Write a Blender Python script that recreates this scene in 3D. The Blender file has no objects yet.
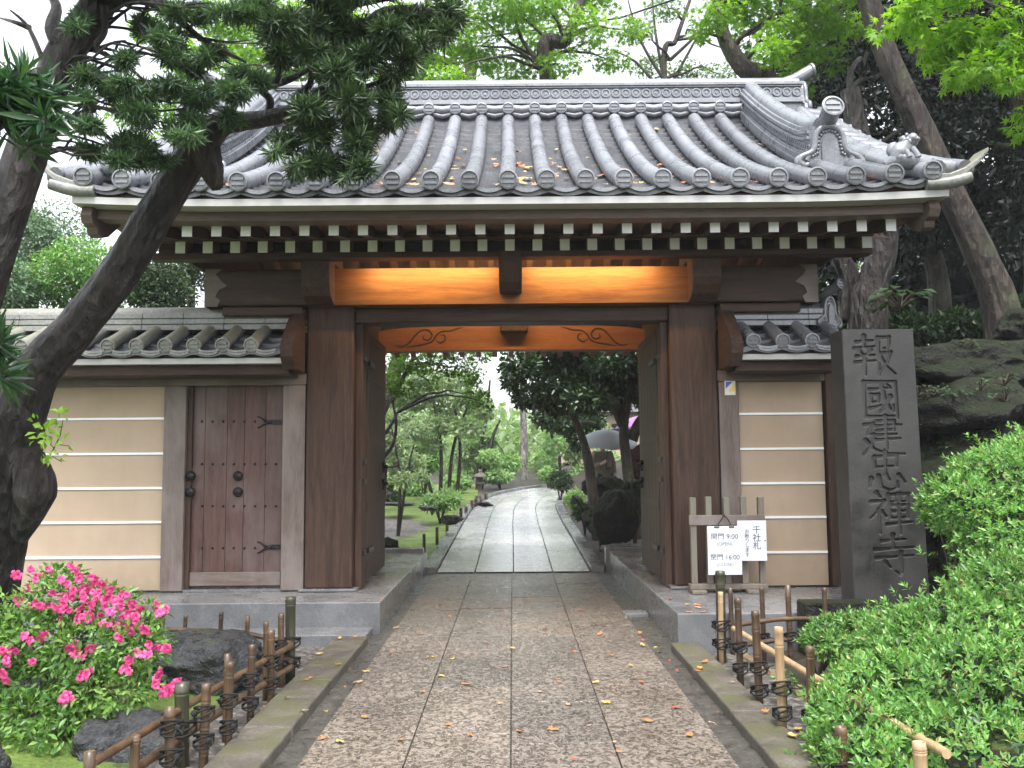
import bpy, bmesh, math, random
import numpy as np
from mathutils import Vector, Matrix, Euler
R = math.radians
random.seed(7)
rng = np.random.default_rng(11)
scene = bpy.context.scene
COL = scene.collection

# ------------------------------------------------------------------ camera
FPX, EYE, PITCH, ROLL = 900.0, 1.55, math.atan(79 / 900), R(0.45)
_F = Vector((0, math.cos(PITCH), math.sin(PITCH)))
_U0 = Vector((0, -math.sin(PITCH), math.cos(PITCH)))
_R0 = Vector((1, 0, 0))
_RT = _R0 * math.cos(ROLL) - _U0 * math.sin(ROLL)
_UP = _U0 * math.cos(ROLL) + _R0 * math.sin(ROLL)
cam_data = bpy.data.cameras.new('camera')
cam = bpy.data.objects.new('camera', cam_data)
COL.objects.link(cam)
cam_data.sensor_width = 36
cam_data.lens = FPX / 1024 * 36
cam_data.clip_start, cam_data.clip_end = 0.05, 2000
M = Matrix((_RT, _UP, -_F)).transposed().to_4x4()
M.translation = Vector((0, 0, EYE))
cam.matrix_world = M
scene.camera = cam

def PT(px, py, Y):
    """the point of the place seen at photo pixel px, py at depth Y"""
    d = _RT * ((px - 512) / FPX) + _UP * ((384 - py) / FPX) + _F
    return Vector((0, 0, EYE)) + d * (Y / d.y)

# ------------------------------------------------------------------ world, sun, exposure
world = bpy.data.worlds.new('World')
scene.world = world
world.use_nodes = True
wt = world.node_tree
wt.nodes.clear()
w_out = wt.nodes.new('ShaderNodeOutputWorld')
w_bg = wt.nodes.new('ShaderNodeBackground')
w_hs = wt.nodes.new('ShaderNodeHueSaturation')
w_sky = wt.nodes.new('ShaderNodeTexSky')
w_sky.sky_type = 'NISHITA'
w_sky.sun_disc = False
SUN_EL, SUN_ROT = R(66), R(172)
w_sky.sun_elevation, w_sky.sun_rotation = SUN_EL, SUN_ROT
w_sky.air_density, w_sky.dust_density, w_sky.ozone_density = 1.0, 3.0, 1.0
w_hs.inputs['Saturation'].default_value = 0.22          # overcast: the cloud layer greys the sky
w_bg.inputs['Strength'].default_value = 0.15
wt.links.new(w_sky.outputs[0], w_hs.inputs['Color'])
wt.links.new(w_hs.outputs[0], w_bg.inputs['Color'])
wt.links.new(w_bg.outputs[0], w_out.inputs['Surface'])
sun_d = bpy.data.lights.new('sun', 'SUN')
sun_d.energy, sun_d.angle, sun_d.color = 1.5, R(28), (1.0, 0.97, 0.93)
sun = bpy.data.objects.new('sun', sun_d)
COL.objects.link(sun)
# sun_rotation is clockwise from +Y: towards the sun
_sd = Vector((math.sin(SUN_ROT) * math.cos(SUN_EL), math.cos(SUN_ROT) * math.cos(SUN_EL), math.sin(SUN_EL)))
sun.rotation_euler = _sd.to_track_quat('Z', 'Y').to_euler()
scene.view_settings.view_transform = 'Standard'
scene.view_settings.look = 'None'
scene.view_settings.gamma = 1
scene.view_settings.use_curve_mapping = False
scene.view_settings.exposure = 1.78
scene.render.engine = 'CYCLES'
cy = scene.cycles
cy.use_denoising = True
cy.max_bounces, cy.diffuse_bounces, cy.glossy_bounces = 6, 4, 3
cy.transmission_bounces, cy.transparent_max_bounces = 4, 4
cy.caustics_reflective = cy.caustics_refractive = False

# ------------------------------------------------------------------ scene helpers
WP = {}

def tag(o, label=None, cat=None, group=None, kind=None):
    if label: o['label'] = label
    if cat: o['category'] = cat
    if group: o['group'] = group
    if kind: o['kind'] = kind
    return o

def thing(name, loc, label, cat, group=None):
    o = bpy.data.objects.new(name, None)
    COL.objects.link(o)
    o.location = loc
    o.empty_display_size = 0.1
    WP[o.name] = Vector(loc)
    return tag(o, label, cat, group)

def link(name, me, mat, parent=None, bevel=0, seg=2, smooth=None, origin=None):
    """link mesh ME (world coordinates) as ONE object; ORIGIN re-bases a top-level mesh"""
    if mat is not None:
        for m in (mat if isinstance(mat, (list, tuple)) else (mat,)):
            me.materials.append(m)
    o = bpy.data.objects.new(name, me)
    COL.objects.link(o)
    if parent is not None:
        o.parent = parent
        o.location = -WP.get(parent.name, Vector((0, 0, 0)))
        WP[o.name] = Vector((0, 0, 0))
    else:
        if origin is not None:
            me.transform(Matrix.Translation(-Vector(origin)))
            o.location = origin
            WP[o.name] = Vector(origin)
        else:
            WP[o.name] = Vector((0, 0, 0))
    if bevel:
        b = o.modifiers.new('bevel', 'BEVEL')
        b.width, b.segments, b.limit_method, b.angle_limit = bevel, seg, 'ANGLE', R(40)
    return o

def copy_thing(root):
    c = root.copy()
    COL.objects.link(c)
    for ch in list(root.children):
        d = ch.copy()
        COL.objects.link(d)
        d.parent = c
        for g in list(ch.children):
            e = g.copy()
            COL.objects.link(e)
            e.parent = d
    return c

def np_mesh(name, V, F, smooth=False, attrs=None):
    V = np.asarray(V, dtype=np.float32).reshape(-1, 3)
    F = np.asarray(F, dtype=np.int32)
    k = F.shape[1]
    me = bpy.data.meshes.new(name)
    me.vertices.add(len(V)); me.vertices.foreach_set('co', V.ravel())
    me.loops.add(F.size); me.loops.foreach_set('vertex_index', F.ravel())
    me.polygons.add(len(F)); me.polygons.foreach_set('loop_start', np.arange(0, F.size, k, dtype=np.int32))
    if smooth:
        me.polygons.foreach_set('use_smooth', np.ones(len(F), dtype=bool))
    for nm, a in (attrs or {}).items():
        at = me.attributes.new(nm, 'FLOAT', 'POINT')
        at.data.foreach_set('value', np.asarray(a, dtype=np.float32))
    me.update(calc_edges=True)
    return me

class MB:
    """collects shapes for one mesh"""
    def __init__(self):
        self.v, self.f, self.s, self.m = [], [], [], []
    def add(self, verts, faces, smooth=False, mi=0):
        n = len(self.v)
        self.v.extend([tuple(p) for p in verts])
        for f in faces:
            self.f.append(tuple(i + n for i in f)); self.s.append(smooth); self.m.append(mi)
        return self
    def box(self, x0, x1, y0, y1, z0, z1, mi=0):
        v = [(x, y, z) for z in (z0, z1) for y in (y0, y1) for x in (x0, x1)]
        return self.add(v, [(0, 2, 3, 1), (4, 5, 7, 6), (0, 1, 5, 4), (2, 6, 7, 3), (0, 4, 6, 2), (1, 3, 7, 5)], mi=mi)
    def beam(self, p0, p1, w, h, up=(0, 0, 1), mi=0):
        p0, p1 = Vector(p0), Vector(p1)
        d = (p1 - p0).normalized()
        s = d.cross(Vector(up)).normalized()
        u = s.cross(d)
        v = []
        for p in (p0, p1):
            for a, b in ((-1, -1), (1, -1), (1, 1), (-1, 1)):
                v.append(p + s * (a * w / 2) + u * (b * h / 2))
        return self.add(v, [(3, 2, 1, 0), (4, 5, 6, 7), (0, 1, 5, 4), (1, 2, 6, 5), (2, 3, 7, 6), (3, 0, 4, 7)], mi=mi)
    def prism(self, poly, axis, a0, a1, mi=0):
        """poly: 2D outline; axis 'x': (y,z) outline extruded x=a0..a1; 'y': (x,z); 'z': (x,y)"""
        n = len(poly)
        mk = {'x': lambda p, a: (a, p[0], p[1]), 'y': lambda p, a: (p[0], a, p[1]), 'z': lambda p, a: (p[0], p[1], a)}[axis]
        v = [mk(p, a0) for p in poly] + [mk(p, a1) for p in poly]
        f = [tuple(range(n))[::-1], tuple(range(n, 2 * n))] + [(i, (i + 1) % n, n + (i + 1) % n, n + i) for i in range(n)]
        return self.add(v, f, mi=mi)
    def tube(self, pts, rad, n=10, caps=True, noise=0, flat=1.0, smooth=True, mi=0, sub=0, fur=0):
        pts = [Vector(p) for p in pts]
        if not hasattr(rad, '__len__'): rad = [rad] * len(pts)
        rad = list(rad)
        if sub:
            P, Q = [], []
            N = len(pts)
            for i in range(N - 1):
                a, b, c, d = pts[max(i - 1, 0)], pts[i], pts[i + 1], pts[min(i + 2, N - 1)]
                for j in range(sub):
                    t = j / sub
                    P.append(0.5 * ((2 * b) + (c - a) * t + (2 * a - 5 * b + 4 * c - d) * t * t + (3 * b - a - 3 * c + d) * t ** 3))
                    Q.append(rad[i] * (1 - t) + rad[i + 1] * t)
            pts, rad = P + [pts[-1]], Q + [rad[-1]]
        base = len(self.v)
        d0 = (pts[1] - pts[0]).normalized()
        s = d0.cross(Vector((0.13, 0.21, 1)) if abs(d0.z) < 0.9 else Vector((1, 0.1, 0))).normalized()
        rows = []
        for i, p in enumerate(pts):
            d = (pts[min(i + 1, len(pts) - 1)] - pts[max(i - 1, 0)]).normalized()
            s = (s - d * s.dot(d)).normalized()
            u = d.cross(s)
            row = []
            for k in range(n):
                a = 2 * math.pi * k / n
                r = rad[i] * (1 + (noise * (math.sin(3 * a + i * 0.7) * .5 + math.sin(5 * a - i * 0.45) * .35 + random.uniform(-.5, .5)) if noise else 0))
                if fur:
                    w = i * .09
                    r *= 1 + fur * (.8 * math.sin(5 * a + 2.2 * math.sin(w * 1.3) + w) + .6 * math.sin(9 * a - 1.7 * math.sin(w * .9) + 2 * w) + .45 * abs(math.sin(8 * a + 1.5 * math.sin(w * 2.1))) + .35 * math.sin(17 * a + 3 * math.sin(w * 1.7)) + .25 * random.uniform(-1, 1))
                row.append(p + s * (math.cos(a) * r) + u * (math.sin(a) * r * flat))
            rows.append(row)
        v = [q for row in rows for q in row]
        f = [(i * n + k, i * n + (k + 1) % n, (i + 1) * n + (k + 1) % n, (i + 1) * n + k) for i in range(len(pts) - 1) for k in range(n)]
        self.add(v, f, smooth, mi)
        if caps:
            m = len(pts) - 1
            self.add(rows[0][::-1], [tuple(range(n))], False, mi)
            self.add(rows[m], [tuple(range(n))], False, mi)
        return self
    def lathe(self, prof, c, n=16, axis=(0, 0, 1), smooth=True, mi=0):
        """prof: (radius, height) pairs along axis from c"""
        ax = Vector(axis).normalized()
        s = ax.orthogonal().normalized(); u = ax.cross(s); c = Vector(c)
        v = [c + ax * h + (s * math.cos(2 * math.pi * k / n) + u * math.sin(2 * math.pi * k / n)) * r for r, h in prof for k in range(n)]
        f = [(i * n + k, i * n + (k + 1) % n, (i + 1) * n + (k + 1) % n, (i + 1) * n + k) for i in range(len(prof) - 1) for k in range(n)]
        f.append(tuple(range(n))[::-1]); f.append(tuple((len(prof) - 1) * n + k for k in range(n)))
        return self.add(v, f, smooth, mi)
    def blob(self, c, r, n=8, jit=0.0, mi=0):
        c = Vector(c)
        r = (r, r, r) if not hasattr(r, '__len__') else r
        v, f = [], []
        m = n // 2 + 1
        for i in range(m + 1):
            th = math.pi * i / m
            for k in range(n):
                ph = 2 * math.pi * k / n
                q = 1 + random.uniform(-jit, jit)
                v.append((c.x + r[0] * math.sin(th) * math.cos(ph) * q, c.y + r[1] * math.sin(th) * math.sin(ph) * q, c.z + r[2] * math.cos(th) * q))
        for i in range(m):
            for k in range(n):
                f.append((i * n + k, (i + 1) * n + k, (i + 1) * n + (k + 1) % n, i * n + (k + 1) % n))
        return self.add(v, f, True, mi)
    def mesh(self, name):
        me = bpy.data.meshes.new(name)
        me.from_pydata(self.v, [], self.f)
        me.polygons.foreach_set('use_smooth', np.array(self.s, dtype=bool))
        me.polygons.foreach_set('material_index', np.array(self.m, dtype=np.int32))
        me.update()
        return me
    def build(self, name, mat, parent=None, bevel=0, origin=None, seg=2):
        return link(name, self.mesh(name), mat, parent, bevel, seg, origin=origin)

# ------------------------------------------------------------------ materials
def new_mat(name):
    m = bpy.data.materials.new(name)
    m.use_nodes = True
    t = m.node_tree
    t.nodes.clear()
    out = t.nodes.new('ShaderNodeOutputMaterial')
    p = t.nodes.new('ShaderNodeBsdfPrincipled')
    t.links.new(p.outputs[0], out.inputs['Surface'])
    return m, t, p, out

def nd(t, kind, **kw):
    n = t.nodes.new(kind)
    for k, v in kw.items():
        if k in n.inputs: n.inputs[k].default_value = v
        else: setattr(n, k, v)
    return n

def ramp(t, src, stops, interp='LINEAR'):
    r = t.nodes.new('ShaderNodeValToRGB')
    r.color_ramp.interpolation = interp
    e = r.color_ramp.elements
    while len(e) < len(stops): e.new(0.5)
    for i, (p, c) in enumerate(stops):
        e[i].position = p
        e[i].color = (*c, 1) if len(c) == 3 else c
    t.links.new(src, r.inputs[0])
    return r.outputs[0]

def coords(t, scale=(1, 1, 1), kind='Object', rot=(0, 0, 0)):
    tc = t.nodes.new('ShaderNodeTexCoord')
    mp = t.nodes.new('ShaderNodeMapping')
    mp.inputs['Scale'].default_value = scale
    mp.inputs['Rotation'].default_value = rot
    t.links.new(tc.outputs[kind], mp.inputs[0])
    return mp.outputs[0]

def mixc(t, fac, a, b, mode='MIX'):
    m = t.nodes.new('ShaderNodeMix')
    m.data_type, m.blend_type = 'RGBA', mode
    for s, x in ((0, fac), (6, a), (7, b)):
        if isinstance(x, (int, float)): m.inputs[s].default_value = x
        elif isinstance(x, tuple): m.inputs[s].default_value = (*x, 1)
        else: t.links.new(x, m.inputs[s])
    return m.outputs[2]

def bump(t, p, src, strength=0.3, dist=0.02):
    b = nd(t, 'ShaderNodeBump', Strength=strength, Distance=dist)
    t.links.new(src, b.inputs['Height'])
    t.links.new(b.outputs[0], p.inputs['Normal'])
    return b

def stone_mat(name, c0, c1, scale=6, rough=(0.45, 0.8), bstr=0.4, bdist=0.02, spot=None, spec=0.5, fine=60, moss=None, moss_amt=0.5, tone=0):
    m, t, p, _ = new_mat(name)
    co = coords(t)
    n1 = nd(t, 'ShaderNodeTexNoise', Scale=scale, Detail=8, Roughness=0.65); t.links.new(co, n1.inputs[0])
    n2 = nd(t, 'ShaderNodeTexNoise', Scale=fine, Detail=4, Roughness=0.7); t.links.new(co, n2.inputs[0])
    c = ramp(t, n1.outputs[0], [(0.3, c0), (0.7, c1)])
    f = ramp(t, n2.outputs[0], [(0.35, (0.55, 0.55, 0.55)), (0.7, (1.25, 1.25, 1.25))])
    c = mixc(t, 0.75, c, f, 'MULTIPLY')
    if moss:
        g = t.nodes.new('ShaderNodeNewGeometry')
        sx = t.nodes.new('ShaderNodeSeparateXYZ'); t.links.new(g.outputs['Normal'], sx.inputs[0])
        n3 = nd(t, 'ShaderNodeTexNoise', Scale=3.5, Detail=6); t.links.new(co, n3.inputs[0])
        ad = nd(t, 'ShaderNodeMath', operation='MULTIPLY_ADD'); t.links.new(sx.outputs[2], ad.inputs[0]); ad.inputs[1].default_value = 0.35
        t.links.new(n3.outputs[0], ad.inputs[2])
        fac = ramp(t, ad.outputs[0], [(1 - moss_amt - 0.06, (0, 0, 0)), (1 - moss_amt + 0.1, (1, 1, 1))])
        c = mixc(t, fac, c, moss)
    if tone:
        oi = t.nodes.new('ShaderNodeObjectInfo')
        c = mixc(t, 1.0, c, ramp(t, oi.outputs['Random'], [(0, (1 - tone,) * 3), (1, (1 + tone * .7,) * 3)]), 'MULTIPLY')
        n4 = nd(t, 'ShaderNodeTexNoise', Scale=9, Detail=6, Roughness=.75); t.links.new(co, n4.inputs[0])
        c = mixc(t, ramp(t, n4.outputs[0], [(0.60, (0, 0, 0)), (0.72, (.55, .55, .55))]), c, (.10, .105, .10))
    t.links.new(c, p.inputs['Base Color'])
    rr = ramp(t, n1.outputs[0], [(0.3, (rough[0],) * 3), (0.7, (rough[1],) * 3)])
    t.links.new(rr, p.inputs['Roughness'])
    p.inputs['Specular IOR Level'].default_value = spec
    ad = nd(t, 'ShaderNodeMath', operation='ADD'); t.links.new(n1.outputs[0], ad.inputs[0]); t.links.new(n2.outputs[0], ad.inputs[1])
    bump(t, p, ad.outputs[0], bstr, bdist)
    return m

def wood_mat(name, dark, light, axis='x', rough=0.55, grain=1.0, spec=0.35, weather=None):
    """grain runs along AXIS"""
    m, t, p, _ = new_mat(name)
    k = {'x': (0.7, 9, 9), 'y': (9, 0.7, 9), 'z': (9, 9, 0.7)}[axis]
    co = coords(t, k)
    n1 = nd(t, 'ShaderNodeTexNoise', Scale=1.6 * grain, Detail=6, Roughness=0.6, Distortion=0.9); t.links.new(co, n1.inputs[0])
    k2 = tuple(a * 4 for a in k)
    n2 = nd(t, 'ShaderNodeTexNoise', Scale=3.0 * grain, Detail=5, Roughness=0.65); t.links.new(coords(t, k2), n2.inputs[0])
    c = ramp(t, n1.outputs[0], [(0.25, dark), (0.5, tuple((a + b) / 2 for a, b in zip(dark, light))), (0.75, light)])
    f = ramp(t, n2.outputs[0], [(0.3, (0.6, 0.6, 0.6)), (0.65, (1.15, 1.15, 1.15))])
    c = mixc(t, 0.7, c, f, 'MULTIPLY')
    if weather:
        n3 = nd(t, 'ShaderNodeTexNoise', Scale=2.2, Detail=5, Roughness=0.6); t.links.new(coords(t, (1, 1, 0.5)), n3.inputs[0])
        c = mixc(t, ramp(t, n3.outputs[0], [(0.45, (0, 0, 0)), (0.68, (0.8, 0.8, 0.8))]), c, weather)
    t.links.new(c, p.inputs['Base Color'])
    p.inputs['Roughness'].default_value = rough
    p.inputs['Specular IOR Level'].default_value = spec
    bump(t, p, n2.outputs[0], 0.25, 0.006)
    return m

def bark_mat(name, dark, light, scale=5, wet=0.45, moss=None):
    m, t, p, _ = new_mat(name)
    co = coords(t, (1, 1, 0.3))
    n1 = nd(t, 'ShaderNodeTexNoise', Scale=scale * 2, Detail=9, Roughness=0.7, Distortion=0.6); t.links.new(co, n1.inputs[0])
    v = nd(t, 'ShaderNodeTexVoronoi', Scale=scale * 4); t.links.new(co, v.inputs[0])
    n2 = nd(t, 'ShaderNodeTexNoise', Scale=1.3, Detail=4); t.links.new(coords(t), n2.inputs[0])
    c = ramp(t, n1.outputs[0], [(0.40, dark), (0.62, light)])
    if moss:
        c = mixc(t, ramp(t, n2.outputs[0], [(0.52, (0, 0, 0)), (0.66, (0.75, 0.75, 0.75))]), c, moss)
    fl = nd(t, 'ShaderNodeTexNoise', Scale=scale * 7, Detail=5, Roughness=0.75); t.links.new(coords(t, (1, 1, 0.22)), fl.inputs[0])
    c = mixc(t, ramp(t, fl.outputs[0], [(0.58, (0, 0, 0)), (0.68, (0.8, 0.8, 0.8))]), c, tuple(min(.3, q * 3.2) for q in light))
    t.links.new(c, p.inputs['Base Color'])
    p.inputs['Roughness'].default_value = wet
    p.inputs['Specular IOR Level'].default_value = 0.5
    ad = nd(t, 'ShaderNodeMath', operation='MULTIPLY_ADD'); t.links.new(v.outputs[0], ad.inputs[0]); ad.inputs[1].default_value = 0.5
    t.links.new(n1.outputs[0], ad.inputs[2])
    bump(t, p, ad.outputs[0], 1.0, 0.09)
    return m

def leaf_mat(name, stops, rough=0.4, trans=0.35, tint=(1.15, 1.25, 0.6), spec=0.5):
    """stops: colours that single leaves take at random"""
    m, t, p, out = new_mat(name)
    g = t.nodes.new('ShaderNodeNewGeometry')
    n = len(stops)
    c = ramp(t, g.outputs['Random Per Island'], [(i / max(n - 1, 1), s) for i, s in enumerate(stops)])
    nz = nd(t, 'ShaderNodeTexNoise', Scale=1.4, Detail=2); t.links.new(coords(t), nz.inputs[0])
    c = mixc(t, 0.8, c, ramp(t, nz.outputs[0], [(0.3, (0.65, 0.68, 0.65)), (0.7, (1.3, 1.25, 1.2))]), 'MULTIPLY')
    t.links.new(c, p.inputs['Base Color'])
    p.inputs['Roughness'].default_value = rough
    p.inputs['Specular IOR Level'].default_value = spec
    if trans:
        tr = t.nodes.new('ShaderNodeBsdfTranslucent')
        t.links.new(mixc(t, 1.0, c, tint, 'MULTIPLY'), tr.inputs['Color'])
        mx = t.nodes.new('ShaderNodeMixShader'); mx.inputs[0].default_value = trans
        t.links.new(p.outputs[0], mx.inputs[1]); t.links.new(tr.outputs[0], mx.inputs[2])
        t.links.new(mx.outputs[0], out.inputs['Surface'])
    return m

def plain_mat(name, c, rough=0.6, metal=0, spec=0.4, var=0.15, scale=8, bstr=0.1):
    m, t, p, _ = new_mat(name)
    n1 = nd(t, 'ShaderNodeTexNoise', Scale=scale, Detail=6, Roughness=0.6); t.links.new(coords(t), n1.inputs[0])
    col = ramp(t, n1.outputs[0], [(0.3, tuple(x * (1 - var) for x in c)), (0.7, tuple(min(1, x * (1 + var)) for x in c))])
    t.links.new(col, p.inputs['Base Color'])
    p.inputs['Roughness'].default_value = rough
    p.inputs['Metallic'].default_value = metal
    p.inputs['Specular IOR Level'].default_value = spec
    if bstr: bump(t, p, n1.outputs[0], bstr, 0.01)
    return m

MT = {}
for ax in 'xyz':
    MT['gate_' + ax] = wood_mat('gate_wood_' + ax, (0.030, 0.0175, 0.0130), (0.085, 0.051, 0.038), ax, spec=0.22)
    MT['frame_' + ax] = wood_mat('frame_wood_' + ax, (0.10, 0.074, 0.064), (0.185, 0.146, 0.130), ax, weather=(0.22, 0.19, 0.18))
MT['kabuki'] = wood_mat('lamplit_kabuki_wood', (0.060, 0.024, 0.0085), (0.155, 0.072, 0.024), 'x', grain=0.75, spec=0.2)  # middle of the great beam: warm lamp glow put into the wood colour
MT['warm_y'] = wood_mat('pale_rafter_wood', (0.15, 0.085, 0.055), (0.24, 0.14, 0.09), 'y')
MT['door'] = wood_mat('side_door_wood', (0.052, 0.026, 0.022), (0.13, 0.070, 0.060), 'z', weather=(0.145, 0.112, 0.105))
MT['eave_board'] = wood_mat('eave_board_wood', (0.10, 0.072, 0.062), (0.175, 0.132, 0.118), 'x')
MT['white_paint'] = plain_mat('white_tip_paint', (0.85, 0.87, 0.90), 0.6, var=0.05)
MT['grey_fascia'] = plain_mat('weathered_fascia', (0.43, 0.43, 0.425), 0.55, var=0.10)
MT['iron'] = plain_mat('black_iron', (0.025, 0.025, 0.028), 0.4, 0.6, bstr=0.2)
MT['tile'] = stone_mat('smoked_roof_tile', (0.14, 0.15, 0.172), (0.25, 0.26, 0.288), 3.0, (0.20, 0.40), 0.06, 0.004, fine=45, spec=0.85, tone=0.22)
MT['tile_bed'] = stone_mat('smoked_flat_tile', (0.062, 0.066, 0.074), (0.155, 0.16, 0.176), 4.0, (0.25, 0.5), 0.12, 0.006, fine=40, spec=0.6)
MT['tile_old'] = stone_mat('lichened_roof_tile', (0.16, 0.17, 0.165), (0.30, 0.30, 0.28), 3.0, (0.3, 0.5), 0.12, 0.006, fine=40, moss=(0.20, 0.195, 0.145), moss_amt=0.32)
MT['granite'] = stone_mat('grey_granite', (0.108, 0.111, 0.118), (0.215, 0.219, 0.228), 2.2, (0.12, 0.38), 0.08, 0.004, fine=110)
MT['kerb'] = stone_mat('old_kerb_stone', (0.065, 0.058, 0.046), (0.155, 0.138, 0.116), 4.0, (0.4, 0.7), 0.5, 0.02, fine=50, moss=(0.085, 0.085, 0.045), moss_amt=0.16)
MT['rock'] = stone_mat('wet_garden_rock', (0.010, 0.0105, 0.0115), (0.085, 0.088, 0.095), 7.0, (0.18, 0.5), 0.8, 0.05, fine=28, moss=(0.045, 0.06, 0.02), moss_amt=0.08)
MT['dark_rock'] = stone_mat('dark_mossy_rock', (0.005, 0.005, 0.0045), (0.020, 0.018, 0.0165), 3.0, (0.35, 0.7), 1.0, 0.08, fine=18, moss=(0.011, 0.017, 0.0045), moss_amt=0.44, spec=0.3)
MT['pillar'] = stone_mat('dark_pillar_stone', (0.017, 0.0165, 0.016), (0.052, 0.050, 0.048), 4.5, (0.4, 0.65), 0.25, 0.006, fine=70)
MT['old_stone'] = stone_mat('old_lantern_stone', (0.05, 0.045, 0.038), (0.13, 0.115, 0.095), 5.0, (0.5, 0.8), 0.5, 0.02, fine=40)
MT['gutter'] = stone_mat('gutter_silt', (0.045, 0.042, 0.036), (0.10, 0.095, 0.085), 6.0, (0.15, 0.5), 0.5, 0.02, fine=40)
MT['bamboo'] = wood_mat('smoked_bamboo', (0.028, 0.017, 0.010), (0.165, 0.100, 0.055), 'z', 0.32, grain=0.8, spec=0.55)
MT['bamboo_dark'] = wood_mat('dark_bamboo', (0.035, 0.024, 0.018), (0.115, 0.07, 0.045), 'z', 0.3, grain=0.8, spec=0.55)
MT['bamboo_pale'] = wood_mat('pale_bamboo', (0.30, 0.20, 0.105), (0.50, 0.36, 0.21), 'z', 0.32, grain=0.8, spec=0.5)
MT['bamboo_green'] = wood_mat('green_black_bamboo', (0.022, 0.024, 0.016), (0.075, 0.072, 0.042), 'z', 0.28, grain=0.8, spec=0.55)
MT['cord'] = plain_mat('black_hemp_cord', (0.013, 0.012, 0.012), 0.8, bstr=0.5, scale=60)
MT['rack'] = wood_mat('weathered_rack_wood', (0.12, 0.10, 0.085), (0.23, 0.20, 0.17), 'z', weather=(0.18, 0.185, 0.145))
MT['paper'] = plain_mat('white_sign_board', (0.66, 0.68, 0.70), 0.35, var=0.02, bstr=0)
MT['ink'] = plain_mat('blue_black_ink', (0.05, 0.06, 0.10), 0.5, bstr=0)
MT['ink_pale'] = plain_mat('faded_blue_ink', (0.13, 0.17, 0.26), 0.5, bstr=0)
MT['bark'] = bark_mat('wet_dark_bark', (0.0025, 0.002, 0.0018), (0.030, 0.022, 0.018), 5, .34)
MT['bark_brown'] = bark_mat('brown_bark', (0.008, 0.006, 0.0045), (0.060, 0.042, 0.031), 4, 0.6, moss=(0.07, 0.08, 0.035))
MT['bark_grey'] = bark_mat('grey_bark', (0.06, 0.055, 0.05), (0.26, 0.24, 0.22), 4, 0.6)
MT['deadwood'] = wood_mat('hollow_dead_wood', (0.035, 0.020, 0.014), (0.16, 0.095, 0.065), 'z', 0.7)
MT['twig'] = plain_mat('dark_twig', (0.05, 0.036, 0.026), 0.6)

# cream plaster
m, t, p, _ = new_mat('cream_plaster')
n1 = nd(t, 'ShaderNodeTexNoise', Scale=1.1, Detail=6, Roughness=0.6); t.links.new(coords(t, (1, 1, 2)), n1.inputs[0])
n2 = nd(t, 'ShaderNodeTexNoise', Scale=90, Detail=3); t.links.new(coords(t), n2.inputs[0])
c = ramp(t, n1.outputs[0], [(0.3, (0.375, 0.288, 0.205)), (0.72, (0.44, 0.342, 0.252))])
t.links.new(c, p.inputs['Base Color']); p.inputs['Roughness'].default_value = 0.85
bump(t, p, n2.outputs[0], 0.15, 0.004)
MT['plaster'] = m
sx_ = nd(t, 'ShaderNodeTexNoise', Scale=2.2, Detail=6, Roughness=0.7); t.links.new(coords(t, (2.2, 2.2, 0.5)), sx_.inputs[0])
c = mixc(t, 0.22, c, ramp(t, sx_.outputs[0], [(0.30, (0.74, 0.72, 0.69)), (0.58, (1.04, 1.04, 1.04))]), 'MULTIPLY')
sz_ = t.nodes.new('ShaderNodeSeparateXYZ'); t.links.new(coords(t), sz_.inputs[0])
wn_ = nd(t, 'ShaderNodeTexNoise', Scale=4.0, Detail=6, Roughness=0.7); t.links.new(coords(t), wn_.inputs[0])
hh_ = nd(t, 'ShaderNodeMath', operation='MULTIPLY_ADD'); t.links.new(wn_.outputs[0], hh_.inputs[0]); hh_.inputs[1].default_value = -0.55; t.links.new(sz_.outputs[2], hh_.inputs[2])
c = mixc(t, ramp(t, hh_.outputs[0], [(0.02, (0.55, 0.55, 0.55)), (0.38, (0, 0, 0))]), c, mixc(t, 1.0, c, (0.62, 0.60, 0.54), 'MULTIPLY'))   # rain-splash dirt along the foot
t.links.new(c, p.inputs['Base Color'])

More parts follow.
